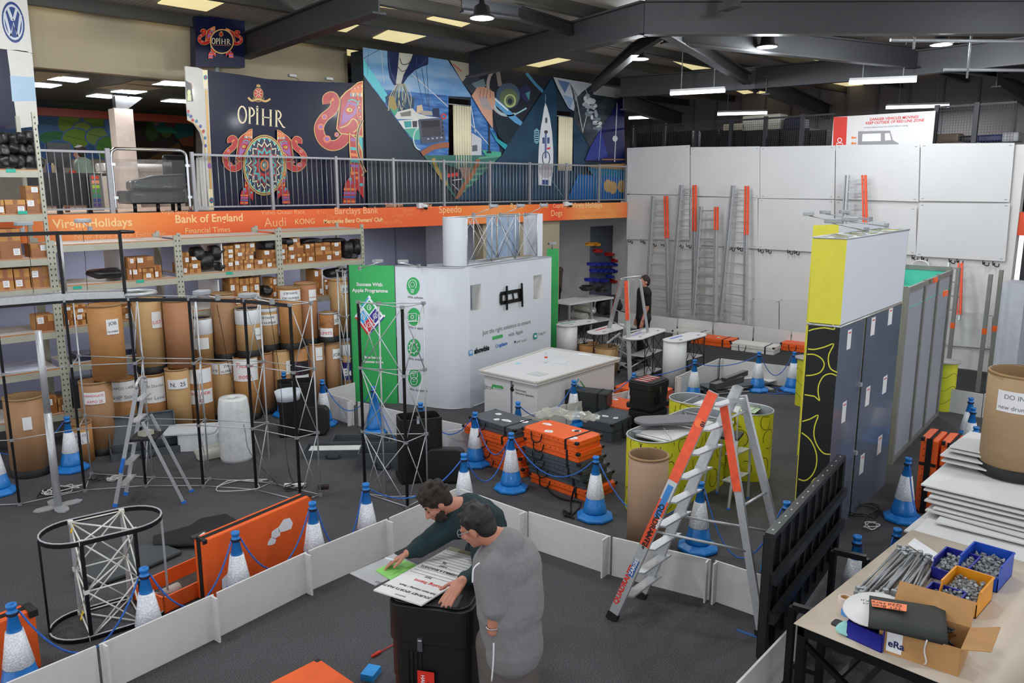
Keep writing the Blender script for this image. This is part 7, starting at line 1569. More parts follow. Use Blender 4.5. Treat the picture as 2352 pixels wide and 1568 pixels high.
# ---------------------------------------------------------------- exhibition pop-up frames
def popup(fr,re,H,cells,label,dark,xb=(),xtop=False):
    t=thing('pop_up_stand',label,'exhibition frame',fr[len(fr)//2]); zs_=[H*i/cells+.02 for i in range(cells+1)]
    for i,p_ in enumerate(fr):
        b=MB(); b.beam(p_+V((0,0,.02)),p_+V((0,0,H)),.03,.03) if i in dark else b.cyl(p_+V((0,0,.02)),p_+V((0,0,H)),.014,n=6); b.build('front_upright',BLKM if i in dark else ALU,t,world=True)
    for p_ in re: b=MB(); b.cyl(p_+V((0,0,.02)),p_+V((0,0,H)),.011,n=6); b.build('rear_upright',ALU,t,world=True)
    b=MB(); c=MB()
    for z in zs_:
        for L_ in (fr,re):
            for i in range(len(L_)-1): b.cyl(L_[i]+V((0,0,z)),L_[i+1]+V((0,0,z)),.007,n=5)
        for i in range(min(len(fr),len(re))): b.cyl(fr[i+len(fr)-len(re)]+V((0,0,z)) if len(fr)>=len(re) else fr[i]+V((0,0,z)),re[i]+V((0,0,z)),.007,n=5)
        for p_ in list(fr)+list(re): c.box(p_+V((0,0,z)),(.045,.045,.04))
    for (u,v) in xb:
        for i in range(cells): b.cyl(u+V((0,0,zs_[i])),v+V((0,0,zs_[i+1])),.007,n=5); b.cyl(v+V((0,0,zs_[i])),u+V((0,0,zs_[i+1])),.007,n=5)
    b.build('lattice_rods',ALU,t,world=True); c.build('hub_joints',ALUD,t,world=True); return t
fr=[G(-130,1168),G(45,1160),G(195,1128),G(335,1118),G(467,1118),G(589,1127),G(690,1153)]; re=[G(210,1090),G(352,1099),G(481,1102),G(622,1111),G(736,1139)]
pf=popup(fr,re,2.68,3,'large curved black-fronted pop-up frame standing in front of the drums',range(7),[(fr[6],re[4]),(fr[3],re[1]),(fr[4],re[2]),(fr[5],re[3])][:4])
b=MB()
for i in range(6): b.beam(fr[i]+V((0,0,2.69)),fr[i+1]+V((0,0,2.69)),.03,.045)
b.build('top_bar',BLKM,pf,world=True)
# header frame above, silver oval base, with its own spots
hd=thing('pop_up_header','black and silver header frame mounted on top of the curved pop-up frame','exhibition frame',fr[2]+V((0,0,2.7))); za,zb=2.75,3.6
b=MB(); P0=fr[0]+V((-.6,.3,0)); tpl=[P0,fr[1],fr[2],fr[3]+V((-.02,.05,0))]
for i in range(3): b.beam(tpl[i]+V((0,0,zb)),tpl[i+1]+V((0,0,zb)),.03,.05)
e_=tpl[3]+V((0,0,zb)); b.tube(smoothp([e_,e_+V((.14,-.08,0)),e_+V((.18,.08,0)),e_+V((.1,.3,0))],4),.02,6)
for i in (2,3): b.beam(tpl[i]+V((0,0,za)),tpl[i]+V((0,0,zb)),.035,.035)
b.build('black_frame',BLKM,hd,world=True)
b=MB()
for z in (za,): 
    for i in range(3): b.beam(tpl[i]+V((0,0,z)),tpl[i+1]+V((0,0,z)),.04,.09); b.beam(tpl[i]+V((.15,.42,z)),tpl[i+1]+V((.15,.42,z)),.04,.05)
    e_=tpl[3]+V((0,0,z)); b.tube(smoothp([e_,e_+V((.2,-.1,0)),e_+V((.42,.05,0)),e_+V((.36,.32,0)),e_+V((.15,.42,0))],4),.03,6)
for i in (2,3): b.cyl(tpl[i]+V((.15,.42,za)),tpl[i]+V((.15,.42,zb)),.014); b.cyl(tpl[i]+V((0,0,za)),tpl[i]+V((.15,.42,zb)),.008); b.cyl(tpl[i]+V((0,0,zb)),tpl[i]+V((.15,.42,za)),.008)
b.build('silver_frame',ALU,hd,world=True)
for (bx,by,tx,ty,z,l) in ((52,532,55,518,3.62,'far left one on the header frame'),(207,527,190,511,3.62,'second one on the header frame, by the Virgin Holidays lettering'),(500,685,465,676,2.74,'left one on the curved frame, in front of the tall drum'),(625,694,570,683,2.74,'right one on the curved frame top')):
    armlight(G(bx,by,z),G(tx,ty,z+.05),'grey arm spotlight '+l,hs=.24)
for pts in ([G(190,525,3.5),G(196,600,3.0),G(203,700,2.4),G(208,830,1.3),G(212,910,.8)],[G(498,700,2.6),G(510,760,2.1),G(525,840,1.4),G(560,975,.6),G(575,1040,.3),G(640,1115,.02)],[G(62,540,3.5),G(74,640,2.8),G(84,760,2.0)],[G(618,700,2.6),G(630,780,2.0),G(642,860,1.4),G(660,1060,.4),G(676,1110,.02)]):
    b=MB(); b.tube(smoothp(pts,4),.004,4); tag(b.build('lamp_cable',BLACK),'thin black cable hanging from a spotlight, at picture column %s'%['left of the pole','across the tall drums','far left','past the silver-taped drum'][0] if False else 'thin black lamp cable hanging down the curved frame '+{190:'below Virgin Holidays',498:'across the bubble wrap roll',62:'at far left',618:'down to the socket strip'}[[190,498,62,618][len([o for o in COL.objects if o.name.startswith('lamp_cable')])-1]],'cable','lamp cables')
s_=[G(839,1135),G(936,1167)]; q_=[G(884,1143),G(982,1142)]
sf=popup(s_,q_,2.68,3,'slim open silver frame with black front bars in the middle of the hall',(0,1),[(s_[0],q_[0]),(s_[1],q_[1]),(s_[0],s_[1])])
b=MB(); b.box(G(966,1059,0)+V((-1.2,-1.5,1.05)),(.06,.06,.06)); 
g1_=[G(787,925),G(804,931)]; g2_=[G(798,905),G(818,912)]
popup(g1_,g2_,2.6,3,'slim silver frame end standing beside the drums, left of the green panel',(),[(g1_[0],g1_[1])])
# aluminium pole on splayed foot
p_=G(134,1163); t=thing('display_pole','thick aluminium display pole on a splayed silver foot at left','pole',p_); b=MB(); b.cyl((0,0,.02),(0,0,1.3),.048,n=16); b.cyl((0,0,1.3),(0,0,2.39),.042,n=16); b.build('pole_tube',ALU,t)
b=MB(); pr=[]
for k in range(24): a=k*math.pi/12; rr_=.10+.2*abs(math.cos(a*2))**1.5; pr.append((rr_*math.cos(a),rr_*math.sin(a)))
b.prism(pr,.004,.02); b.build('splayed_foot',ALU,t)
# oval counter frame
A_=[G(170,1420),G(226,1458),G(345,1432),G(285,1378)]; H_=.98
t=thing('folding_counter','bare oval counter frame with black edge strips and white rods at front left','counter frame',(2.2,7.97,0)); cx0=(A_[0]+A_[3]).lerp(A_[1]+A_[2],.5)/2
RW=M('white_rod',(214,212,204),.4); 
d_=((A_[2]+A_[3])/2-(A_[0]+A_[1])/2); Lx=d_.length; an=math.atan2(d_.y,d_.x); cen=(A_[0]+A_[1]+A_[2]+A_[3])/4; Wy=((A_[0]+A_[3])/2-(A_[1]+A_[2])/2).length
loc=lambda x,y,z: cen+V((x*math.cos(an)-y*math.sin(an),x*math.sin(an)+y*math.cos(an),z))
r0_=Wy/2+.02
for z in (.02,H_):
    ring=[loc(x,y,z) for x,y in stadium(Lx,r0_,12)]; ring.append(ring[0]); b=MB(); 
    for i in range(len(ring)-1): b.beam(ring[i],ring[i+1],.012,.045)
    b.build('oval_rail',[BLKM][0],t,world=True); b=MB(); 
    for i in range(len(ring)-1): b.beam(ring[i]+V((0,0,.024)),ring[i+1]+V((0,0,.024)),.014,.008)
    b.build('rail_edge',ALU,t,world=True)
cor=[(-Lx/2,Wy/2),(-Lx/2,-Wy/2),(Lx/2,-Wy/2),(Lx/2,Wy/2)]
for i,(x,y) in enumerate(cor): b=MB(); b.beam(loc(x,y,.02),loc(x,y,H_),.03,.03); b.build('upright',BLKM if i in (1,2) else ALU,t,world=True)
for s in (-1,1): b=MB(); b.beam(loc(s*(Lx/2+r0_),0,.02),loc(s*(Lx/2+r0_),0,H_),.018,.018); b.build('end_strip',BLKM if s<0 else ALU,t,world=True)
b=MB()
for z in (.02,H_/2,H_):
    b.cyl(loc(*cor[0],z),loc(*cor[2],z),.009,n=6) if z!=H_/2 else None; b.cyl(loc(*cor[1],z),loc(*cor[3],z),.009,n=6)
    for k in range(4): b.cyl(loc(*cor[k],z),loc(*cor[(k+1)%4],z),.008,n=6)
for k in range(4):
    for (z0,z1) in ((.02,H_/2),(H_/2,H_)): b.cyl(loc(*cor[k],z0),loc(*cor[(k+1)%4],z1),.008,n=6); b.cyl(loc(*cor[k],z1),loc(*cor[(k+1)%4],z0),.008,n=6)
b.build('folding_rods',RW,t,world=True)
b=MB()
for (x,y) in cor:
    for z in (.02,H_/2,H_): b.box(loc(x,y,z),(.045,.045,.04))
b.build('hub_joints',RW,t,world=True); b=MB()
for z in (.03,H_-.03): b.cyl(loc(-Lx/2+.02,Wy/2-.02,z),loc(-Lx/2-.02,Wy/2-.14,z-.02),.009); 
b.build('yellow_clips',M('yellow_clip',(230,196,30),.4),t,world=True)
# black bag and grey bag behind it, small floor things
b=MB(); pts=[(352,1237),(435,1214),(460,1197),(520,1186),(575,1218),(470,1256),(352,1258)]; b.slab([G(x,y,.03) for x,y in pts],.05,n=(0,0,1)); tag(b.build('garment_bag',M('bag_black_flat',(20,20,22),.8),bev=.02),'black fabric bag lying flat on the floor behind the oval frame','bag')
b=MB(); pts=[(165,1318),(290,1260),(372,1255),(420,1272),(330,1312),(222,1350)]; b.slab([G(x,y,.01) for x,y in pts],.05,n=(0,0,1)); tag(b.build('garment_bag',M('bag_grey_flat',(62,68,70),.7),bev=.02),'grey fabric bag lying flat behind the oval frame','bag')
b=MB(); b.slab([G(x,y,.085) for x,y in ((437,1232),(470,1218),(504,1237),(460,1250))],.004,n=(0,0,1)); b.m=1; b.slab([G(x,y,.09) for x,y in ((452,1234),(468,1222),(484,1232),(470,1240),(462,1236))],.003,n=(0,0,1)); tag(b.build('clear_pocket',[M('pocket_brown',(58,54,50),.4),LABEL]),'clear document pocket with torn white label on the black bag','pocket')
q=G(540,1062); t=thing('bubble_wrap_roll','tall white roll of bubble wrap standing on the floor','roll',(q.x+.1,q.y+.15,0)); b=MB(); b.lathe([(0,0),(.235,0),(.25,.06),(.245,.45),(.235,.8),(.215,.97),(.2,1.0),(.05,1.0),(.045,.97),(0,.97)],n=28); 
for i,v in enumerate(b.v): b.v[i]=V((v.x*(1+.03*math.sin(v.z*14+v.x*9)),v.y*(1+.03*math.cos(v.z*11)),v.z))
b.build('roll',M('bubble_wrap',(206,208,208),.35,var=.08,scale=10,bump=.4,bscale=25),t)
q=G(467,1030); t=thing('storage_tub','white plastic tub with offset lid behind the bubble wrap','tub',(q.x,q.y+.1,0),-.6); b=MB(); b.prism(rrect(.62,.42,.05,3),0,.28); b.build('tub_body',M('tub_white',(200,204,208),.35),t,bev=.01); b=MB(); b.prism(rrect(.8,.55,.06,3,-.12,.05),.285,.32); b.prism(rrect(.7,.45,.06,3,-.12,.05),.32,.33); b.build('lid',M('tub_white',(200,204,208)),t,bev=.01); b=MB(); b.cyl((.31,0,.14),(.325,0,.14),.025); b.build('latch',BLACK,t)
b=MB(); q=G(490,1048); lump(b,(q.x,q.y,.09),.3,.2,.1,5); tag(b.build('plastic_film',PLS,subd=1),'loose plastic film beside the bubble wrap roll','plastic film')
def cables(c,r,n,mat,label,name='cable_bundle',rr=None,th=.006):
    rr=random.Random(int(c[0]*100)); pts=[]; g=G(*c)
    for i in range(n): a=i*1.1+rr.uniform(-.5,.5); q=r*rr.uniform(.4,1); pts.append(g+V((q*math.cos(a),q*math.sin(a)*.7,.012+rr.uniform(0,.05))))
    b=MB(); b.tube(smoothp(pts,5),th,5); return tag(b.build(name,mat),label,'cable','cables on the floor')
WC=M('white_cable',(206,206,204),.5)
for a in [((140,1128),.3,22,WC,'white cable tangle around the aluminium pole foot'),((120,1132),.25,14,BLACK,'black cable tangle around the aluminium pole foot'),((265,1102),.14,30,WC,'coiled white cable behind the small step ladder'),((225,1105),.14,12,BLACK,'black cable coil left of the small step ladder'),
   ((680,1122),.18,20,BLACK,'black cables round the socket strip at the frame end'),((2000,1212),.16,18,WC,'coiled white cable on the floor right of the tower'),((1985,1180),.35,16,BLACK,'black cables trailing along the base of the tower'),((555,1118),.5,9,WC,'white cable wandering along the foot of the curved frame')]: cables(*a)
q=G(678,1118); b=MB(); b.box((q.x,q.y,.03),(.3,.06,.04),rz=-.7); tag(b.build('socket_strip',WHITE),'white socket strip with plugs at the right foot of the curved frame','socket strip')
q=G(742,1122); b=MB(); b.box((q.x,q.y,.03),(.16,.08,.05),rz=-.6); tag(b.build('cable_tester',M('tester_dark',(40,26,26),.5),bev=.01),'small black and red device on the floor right of the socket strip','device')
q=G(868,1503); t=thing('screwdriver','red handled screwdriver lying on the carpet beside the front black case','screwdriver',q,0); b=MB(); b.cyl((-.06,0,.018),(.03,0,.018),.014,.016,n=10); b.cyl((-.075,0,.018),(-.06,0,.018),.008,.014); b.build('handle',RED,t); b=MB(); b.cyl((.03,0,.014),(.2,0,.01),.005); b.build('shaft',RED,t); d=G(892,1487)-G(856,1508); t.rotation_euler=(0,0,math.atan2(d.y,d.x))
q=G(852,1552); b=MB(); b.box((q.x,q.y,.03),(.16,.12,.06),rz=.5); tag(b.build('blue_packet',M('packet_blue',(40,140,210),.4)),'bright blue packet on the floor at the bottom edge','packet')
# ---------------------------------------------------------------- black screen seen from behind, on trolley stands
t=thing('led_screen','large black video screen panel seen from behind at right front','screen',(7,3.1,0)); z0=.22; a=G(1749,1511,z0); c=G(1917,1268,z0); d=(c-a).normalized(); c=a+d*2.45; n_=V((d.y,-d.x,0)); zh=1.12
b=MB(); obox(b,a,d,-n_,up0:=V((0,0,1)),(c-a).length,.05,zh-.0); b.build('screen_body',BLKM,t,world=True)
b=MB(); L_=(c-a).length
b.beam(a+V((0,0,zh)),c+V((0,0,zh)),.08,.05); b.beam(a+V((0,0,.0)),c,.08,.04); b.beam(a,a+V((0,0,zh)),.07,.05); b.beam(c,c+V((0,0,zh)),.07,.05)
for z in (.38,.74): b.beam(a+n_*.06+V((0,0,z)),c+n_*.06+V((0,0,z)),.05,.09)
for k in range(1,9): q=a+d*L_*k/9+n_*.015; b.beam(q,q+V((0,0,zh)),.02,.02)
b.build('rear_ribs',M('screen_rib_grey',(52,54,56),.4,metal=.5),t,world=True); b=MB()
for k in range(14):
    q=a+d*L_*(k+.5)/14+V((0,0,zh+.026)); b.box(q,(.03,.012,.004),rz=.2)
b.build('screws',ALU,t,world=True)
for i,(x0,y0,x1,y1) in enumerate(((1821,1392,1892,1412),(1915,1265,1990,1282))):
    tr=thing('screen_stand','black square-tube stand frame behind the screen, %s one'%['near','far'][i],'stand',(0,0,0),0,'stand frames behind the screen'); pa=G(x0,y0,.95); pb=G(x1,y1,.95); b=MB()
    b.beam(pa,pb,.05,.05)
    for q in (pa,pb): b.beam(V((q.x,q.y,.03)),q,.05,.05)
    b.beam(V((pa.x,pa.y,.05)),V((pb.x,pb.y,.05)),.05,.05); b.beam(V((pa.x,pa.y,.45)),V((pb.x,pb.y,.45)),.04,.04); o_=V((pa.x,pa.y,0)); tr.location=o_; b.build('tube_frame',BLKM,tr,world=True)
    b=MB(); 
    for q in (pa,pb): b.cyl((q.x-.02,q.y,.03),(q.x+.02,q.y,.03),.03,n=12)
    b.build('castor',BLACK,tr,world=True)
# ---------------------------------------------------------------- workbench with cream sheet and boxes
CRM=M('cream_vinyl_sheet',(198,184,166),.45,var=.03,scale=2); zb=1.0
t=thing('workbench','black steel workbench covered with a draped cream vinyl sheet at bottom right','workbench',(6.3,1.9,0))
x0,x1,y0,y1=5.30,7.42,1.36,2.42
b=MB(); sec=[(y1,zb),(y0+.0,zb),(y0-.12,zb-.01),(y0-.2,zb-.07),(y0-.24,zb-.2),(y0-.25,zb-.5)]; n=10
for i in range(n+1):
    x=x0+(x1+.25-x0)*i/n
    for (y,z) in sec: b.v.append(V((x,y+(.03*math.sin(i*.9) if z<zb-.1 else 0)+(.0 if i else 0),z)))
for i in range(n):
    for j in range(5): b.face([i*6+j,i*6+j+1,(i+1)*6+j+1,(i+1)*6+j])
b.build('vinyl_sheet',CRM,t,world=True,smooth=True,solid=.006)
b=MB(); b.b2((x0+.03,y0+.02,zb-.09),(x1,y0+.07,zb-.012)); b.b2((x0+.03,y1-.07,zb-.09),(x1,y1-.02,zb-.012)); b.b2((x0+.03,y0+.02,zb-.09),(x0+.08,y1-.02,zb-.012)); b.b2((x1-.05,y0+.02,zb-.09),(x1,y1-.02,zb-.012)); b.b2((x0+.08,y0+.1,zb-.03),(x1-.05,y1-.1,zb-.012)); b.build('top_frame',BLKM,t,world=True)
for (x,y) in ((x0+.06,y0+.05),(x0+.06,y1-.05),(x1-.03,y0+.05),(x1-.03,y1-.05)): b=MB(); b.beam((x,y,0),(x,y,zb-.09),.06,.06); b.build('leg',BLKM,t,world=True)
b=MB(); b.beam((x0+.06,y0+.05,.3),(x0+.06,y1-.05,.85),.04,.04); b.beam((x0+.06,y0+.05,.2),(x0+.06,y1-.05,.2),.04,.04); b.beam((x0+.06,y1-.05,.2),(x1,y1-.05,.2),.04,.04); b.build('braces',BLKM,t,world=True)
BB=[M('bin_blue',(24,72,176),.4),M('bin_dark_blue',(30,36,140),.4),M('bin_yellow',(222,146,26),.4)]; FIT=ramp_mat('grey_fittings',[(0.2,(90,92,94)),(0.5,(150,152,152)),(0.8,(190,192,192))],'vcol',scale=60,rough=.4)
FITM=M('fitting_grey',(146,150,152),.4,metal=.2)
def bin_(px,z,L,W,H,rz,mat,label,fill=True,seed=1):
    g=G(*px,z); t=thing('storage_bin',label,'storage bin',g-V((0,0,0)),rz,'open plastic bins of fittings on the workbench'); w=.006; b=MB()
    for s in (-1,1): b.slab([(-L/2,s*W/2,0),(L/2,s*W/2,0),(L/2,s*W/2,H),(-L/2+.05,s*W/2,H),(-L/2,s*W/2,H*.62)],w*s,n=(0,-1,0))
    b.b2((L/2-w,-W/2,0),(L/2,W/2,H)); b.b2((-L/2,-W/2,0),(-L/2+w,W/2,H*.62)); b.b2((-L/2,-W/2,0),(L/2,W/2,w))
    for s in (-1,1): b.beam((-L/2+.05,s*W/2,H),(L/2,s*W/2,H),.014,.012)
    b.beam((L/2,-W/2,H),(L/2,W/2,H),.014,.012); b.beam((-L/2,-W/2,H*.62),(-L/2,W/2,H*.62),.014,.012); b.build('bin_body',mat,t)
    if fill:
        rr=random.Random(seed); b=MB(); b.b2((-L/2+.01,-W/2+.01,w),(L/2-.01,W/2-.01,H*.5))
        for i in range(170): b.box((rr.uniform(-L/2+.03,L/2-.03),rr.uniform(-W/2+.03,W/2-.03),H*.5+rr.uniform(0,.05)*(1-abs(rr.uniform(-1,1))*.3)),(.025*rr.uniform(.6,1.5),.02,.012),mat=Matrix.Rotation(rr.uniform(0,3),3,V((rr.uniform(-1,1),rr.uniform(-1,1),1)).normalized()))
        f_=b.build('metal_fittings',[FITM],t); tag(f_,None,None,None,'stuff')
    return t
bin_((2262,1312),1.0+.06,.42,.30,.2,0.0,BB[0],'large bright blue bin of grey brackets at the right rear of the workbench',seed=1).location.z=1.004
bin_((2192,1322),1.0,.36,.26,.15,0.0,BB[1],'dark blue bin behind the yellow bin on the workbench',seed=2).location.z=1.004
bin_((2215,1385),1.0,.40,.27,.19,0.0,BB[2],'yellow-orange bin of small grey fittings on the workbench',seed=3).location.z=1.004
bin_((2160,1405),1.0,.32,.24,.14,0.0,BB[1],'dark blue bin of small clips in front of the yellow bin',seed=4).location.z=1.004
bin_((2012,1462),1.0,.36,.26,.2,-.1,BB[1],'dark blue bin under the round white lid',fill=False).location.z=1.004
# round lid, folded black cloth with label, cardboard box
q=G(2010,1400,1.22); b=MB(); b.lathe([(0,0),(.2,0),(.205,.008),(.2,.016),(0,.016)],n=32,sx=1.35); tag(b.build('round_board',WHITE,origin=(0,0,0)),'white oval board lying on the dark blue bin','board').location=(q.x,q.y,1.215)
t=thing('folded_cloth','folded dark green-black cloth with an orange Hire Kit label draped over the boxes','cloth',G(2080,1440,1.25)); zc=1.26
b=MB(); Q=[(1997,1372),(2170,1400),(2178,1480),(1995,1440)]; nx,ny=14,7
for i in range(nx+1):
    for j in range(ny+1):
        u,v=i/nx,j/ny; a=(Q[0][0]*(1-u)+Q[1][0]*u,Q[0][1]*(1-u)+Q[1][1]*u); c=(Q[3][0]*(1-u)+Q[2][0]*u,Q[3][1]*(1-u)+Q[2][1]*u)
        b.v.append(G(a[0]*(1-v)+c[0]*v,a[1]*(1-v)+c[1]*v,zc+.015*math.sin(u*5+v*2)-.05*max(0,u-.75)*4*.3-.10*max(0,v-.8)*3*(.4+u*.6)))
for i in range(nx):
    for j in range(ny): b.face([i*(ny+1)+j,(i+1)*(ny+1)+j,(i+1)*(ny+1)+j+1,i*(ny+1)+j+1])
b.build('cloth',M('cloth_green_black',(44,48,44),.75,bump=.2,bscale=20),t,world=True,smooth=True,solid=.035)
lq=[G(2001,1377,zc+.045),G(2083,1389,zc+.045),G(2082,1404,zc+.045),G(2003,1392,zc+.045)]; b=MB(); b.slab(lq,.003,n=(0,0,1)); lb_=b.build('orange_label',M('label_orange',(240,130,76),.5),t,world=True)
xd_=(lq[0]-lq[1]).normalized(); yd_=(lq[2]-lq[1]).normalized()
text(lb_,'label_text','Q2d Hire Kit',.05,lq[1]+V((0,0,.005))+xd_*.03+yd_*.02,xd_,yd_,INK); text(lb_,'label_text','TFT Bracket',.05,lq[1]+V((0,0,.005))+xd_*.03-yd_*.0+yd_*-.0+V((0,0,0))-yd_*-.065,xd_,yd_,INK)
g=G(2100,1508,1.0); t=thing('open_cardboard_box','open cardboard box with cables and raised flaps at the front of the workbench','box',(g.x+.1,g.y-.02,1.004),.12); b=MB(); L,W,H=.34,.5,.2
b.b2((-L/2,-W/2,0),(L/2,W/2,.01))
for s in (-1,1): b.b2((s*L/2-.003,-W/2,0),(s*L/2+.003,W/2,H)); b.b2((-L/2,s*W/2-.003,0),(L/2,s*W/2+.003,H))
b.build('carton',CARD,t); b=MB(); b.slab([(-L/2,-W/2,H),(L/2,-W/2,H),(L/2+.02,-W/2-.17,H+.06),(-L/2-.02,-W/2-.17,H+.06)],.005); b.build('flap',CARD,t); b=MB(); b.slab([(L/2,-W/2,H),(L/2,W/2,H),(L/2+.14,W/2,H+.13),(L/2+.14,-W/2,H+.13)],.005); b.build('flap',CARD,t)
b=MB(); rr=random.Random(4); b.tube(smoothp([V((rr.uniform(-.12,.12),rr.uniform(-.2,.2),H-.03+rr.uniform(-.03,.05))) for _ in range(16)],4),.008,5); b.build('black_cables',BLACK,t); b=MB(); b.tube(smoothp([(-.14,-.05,H+.02),(-.2,-.05,H),(-.19,-.04,.12),(-.2,-.06,.05),(-.19,-.05,.02)],4),.006,5); b.build('white_cable',WC,t)
b=MB(); b.slab([(-L/2-.005,.1,.02),(-L/2-.005,.2,.02),(-L/2-.005,.2,.19),(-L/2-.005,.1,.19)],.002,n=(-1,0,0)); b.build('printed_panel',LABEL,t); text(t,'lettering','eRa',.07,(-L/2-.009,.19,.06),(0,-1,0),(0,0,1),M('navy_ink',(30,40,90),.5),world=False,bold=.002)
# tape rolls, cloth, mask, tubes
for (x,y,h,r1_,lb,m_) in ((1940,1388,.12,.055,'wide roll of clear tape standing on the workbench edge',M('clear_tape',(206,186,176),.3)),(1950,1404,.05,.06,'roll of blue and white printed tape leaning beside the blue bin',M('tape_blue_white',(70,140,206),.4))):
    q=G(x,y,1.0+h/2); t=thing('tape_roll',lb,'tape',(q.x,q.y,1.003)); b=MB(); b.lathe([(r1_,0),(r1_,h),(r1_*.6,h),(r1_*.6,0)],n=24,cap=False); b.build('tape',m_,t); b=MB(); b.lathe([(r1_*.6,0),(r1_*.6,h),(r1_*.52,h),(r1_*.52,0)],n=20,cap=False); b.build('core',CARD,t)
b=MB(); q=G(1944,1446,1.02); lump(b,(q.x,q.y,1.035),.09,.06,.03,8); tag(b.build('crumpled_cloth',M('mint_cloth',(150,206,200),.9,bump=.6,bscale=30),subd=1),'crumpled pale turquoise cloth on the workbench front','cloth')
b=MB(); q=G(1922,1432,1.0); b.prism(rrect(.1,.06,.02,3,q.x,q.y),1.003,1.012); tag(b.build('black_pad',BLACK),'small black ribbed pad beside the turquoise cloth','pad')
rr=random.Random(12)
for i in range(34):
    u=rr.random(); a=G(1970+u*130+rr.uniform(-8,8),1352+u*18+rr.uniform(-10,14),1.02+rr.uniform(0,.07)); c=G(2070+u*75+rr.uniform(-10,10),1262+u*22+rr.uniform(-8,10),1.03+rr.uniform(0,.07))
    t=thing('frame_tube','x','frame tube',a,0,'grey folding frame tubes heaped on the workbench'); t['label']='grey metal frame tube with end joints in the heap on the workbench'
    b=MB(); b.cyl(a,c,.009,n=6); b.build('tube',ALUD,t,world=True); b=MB(); b.box(a,(.04,.03,.03),rz=rr.uniform(0,3)); b.box(c,(.03,.03,.03),rz=rr.uniform(0,3)); b.build('end_joint',FITM,t,world=True)
b=MB(); b.slab([G(2085,1250,1.02),G(2100,1236,1.02),G(2170,1282,1.06),G(2155,1298,1.06)],.004,n=(0,0,1)); tag(b.build('label_card',LABEL),'white card with barcode lying on the heap of frame tubes','card')
# ---------------------------------------------------------------- stacks of white foam boards and big drum
FB=[M('foam_board_a',(204,204,203),.6,var=.02),M('foam_board_b',(196,195,190),.6,var=.02)]
b=MB(); b.b2((7.75,.2,0),(9.6,2.3,.74)); tag(b.build('pallet_stack',M('boards_stack_core',(178,176,170),.7)),'block of stacked boards on the floor carrying the loose foam boards','stack')
lay=[(7.55,.4,8.5,2.42,.99,.10,'wide front foam board with small white tabs'),(7.7,.5,8.7,2.5,.965,.02,'foam board directly under the wide front one'),(8.05,.3,8.95,2.35,1.03,.16,'foam board with slanting end in the middle stack'),(8.1,.2,9.0,2.45,1.06,-.05,'long white strip board of the middle stack'),(8.2,.3,9.1,2.42,1.09,.08,'thick foam board of the middle stack'),
 (8.2,.2,9.2,2.5,1.13,.0,'off-white foam board near the middle of the stack'),(8.3,.3,9.2,2.5,1.17,.12,'foam board below the brown drum, lower'),(8.3,.2,9.35,2.55,1.21,.03,'foam board below the brown drum, middle'),(8.35,.2,9.4,2.6,1.25,.09,'pointed foam board right under the brown drum'),
 (9.0,1.6,9.75,2.62,1.32,.0,'small foam board behind the drum, lowest'),(9.05,1.6,9.8,2.66,1.37,.1,'small foam board behind the drum, jutting out'),(9.1,1.6,9.85,2.6,1.42,-.03,'small foam board behind the drum, second from top'),(9.15,1.6,9.9,2.6,1.45,.04,'topmost small foam board behind the drum')]
for i,(xa,ya,xb,yb,z,a,lb) in enumerate(lay):
    b=MB(); b.box(((xa+xb)/2,(ya+yb)/2,z-.01),(xb-xa,yb-ya,.018),rz=a*.5); tag(b.build('foam_board',FB[i%2],bev=.002),'white '+lb if not lb.startswith(('off','thick','long','wide')) else lb,'board','foam boards stacked at right')
b=MB(); b.b2((8.2,.4,.745),(9.5,2.2,.95)); tag(b.build('board_block',FB[1]),'thick block of white boards in the middle of the right-hand stack','boards')
b=MB(); b.b2((9.15,1.7,.745),(9.7,2.4,1.30)); tag(b.build('board_block',FB[1]),'thick block of white boards at the rear of the right-hand stack','boards')
gp=G(2330,1108,1.26); DPOS.clear()
drum(2262,2395,1108,870,1.262,'large brown drum with handwritten note standing on the foam boards at right edge',M('drum_kraft_big',(160,132,98),.65,var=.06,scale=3,stretch=(1,1,6)),True,0,True,((-40,12,.66,.86,'DO IN|new drums',INKG),),group='drum on the foam boards',inside=DIN)
# grey cabinet beyond the wall end, workshop shelving and bench
q0=G(2292,812); t=thing('tall_locker','tall pale grey cabinet beside the end of the white wall','cabinet',(20.0,4.0,0)); a=AX(2296,690,19.2); c=AX(2340,690,19.2); b=MB(); b.b2((19.2,c.y-.1,0),(20.0,a.y,2.2)); b.build('cabinet_body',M('locker_grey',(186,190,198),.5),t,world=True)
b=MB(); a=AX(2330,487,20.4); c=AX(2330,540,20.4); b.b2((20.4,1.0,c.z),(20.45,a.y,a.z)); o=tag(b.build('orange_banner',M('banner_red_orange',(206,70,34),.5)),'orange printed banner fixed to racking beyond the right end of white wall','banner')
for i,(z,y) in enumerate(((1.92,4.35),(2.15,4.3),(3.12,4.3))): b=MB(); b.b2((20.65,y-.8,z+.1),(21.3,y,z+.3)); tag(b.build('orange_crate',ORANGE),'orange crate on the dark racking at the right edge, %s one'%['lowest','middle','top'][i],'crate')
t=thing('workshop_shelving','grey louvred workshop rack hung with small blue and red bins','shelving',(18.9,16.9,0)); b=MB(); LV_=M('louvre_grey',(78,84,96),.5); a=AY(1355,700,17.2); c=AY(1442,700,17.2); b.b2((a.x,17.2,.5),(c.x,17.25,2.9)); b.build('louvre_panel',LV_,t,world=True)
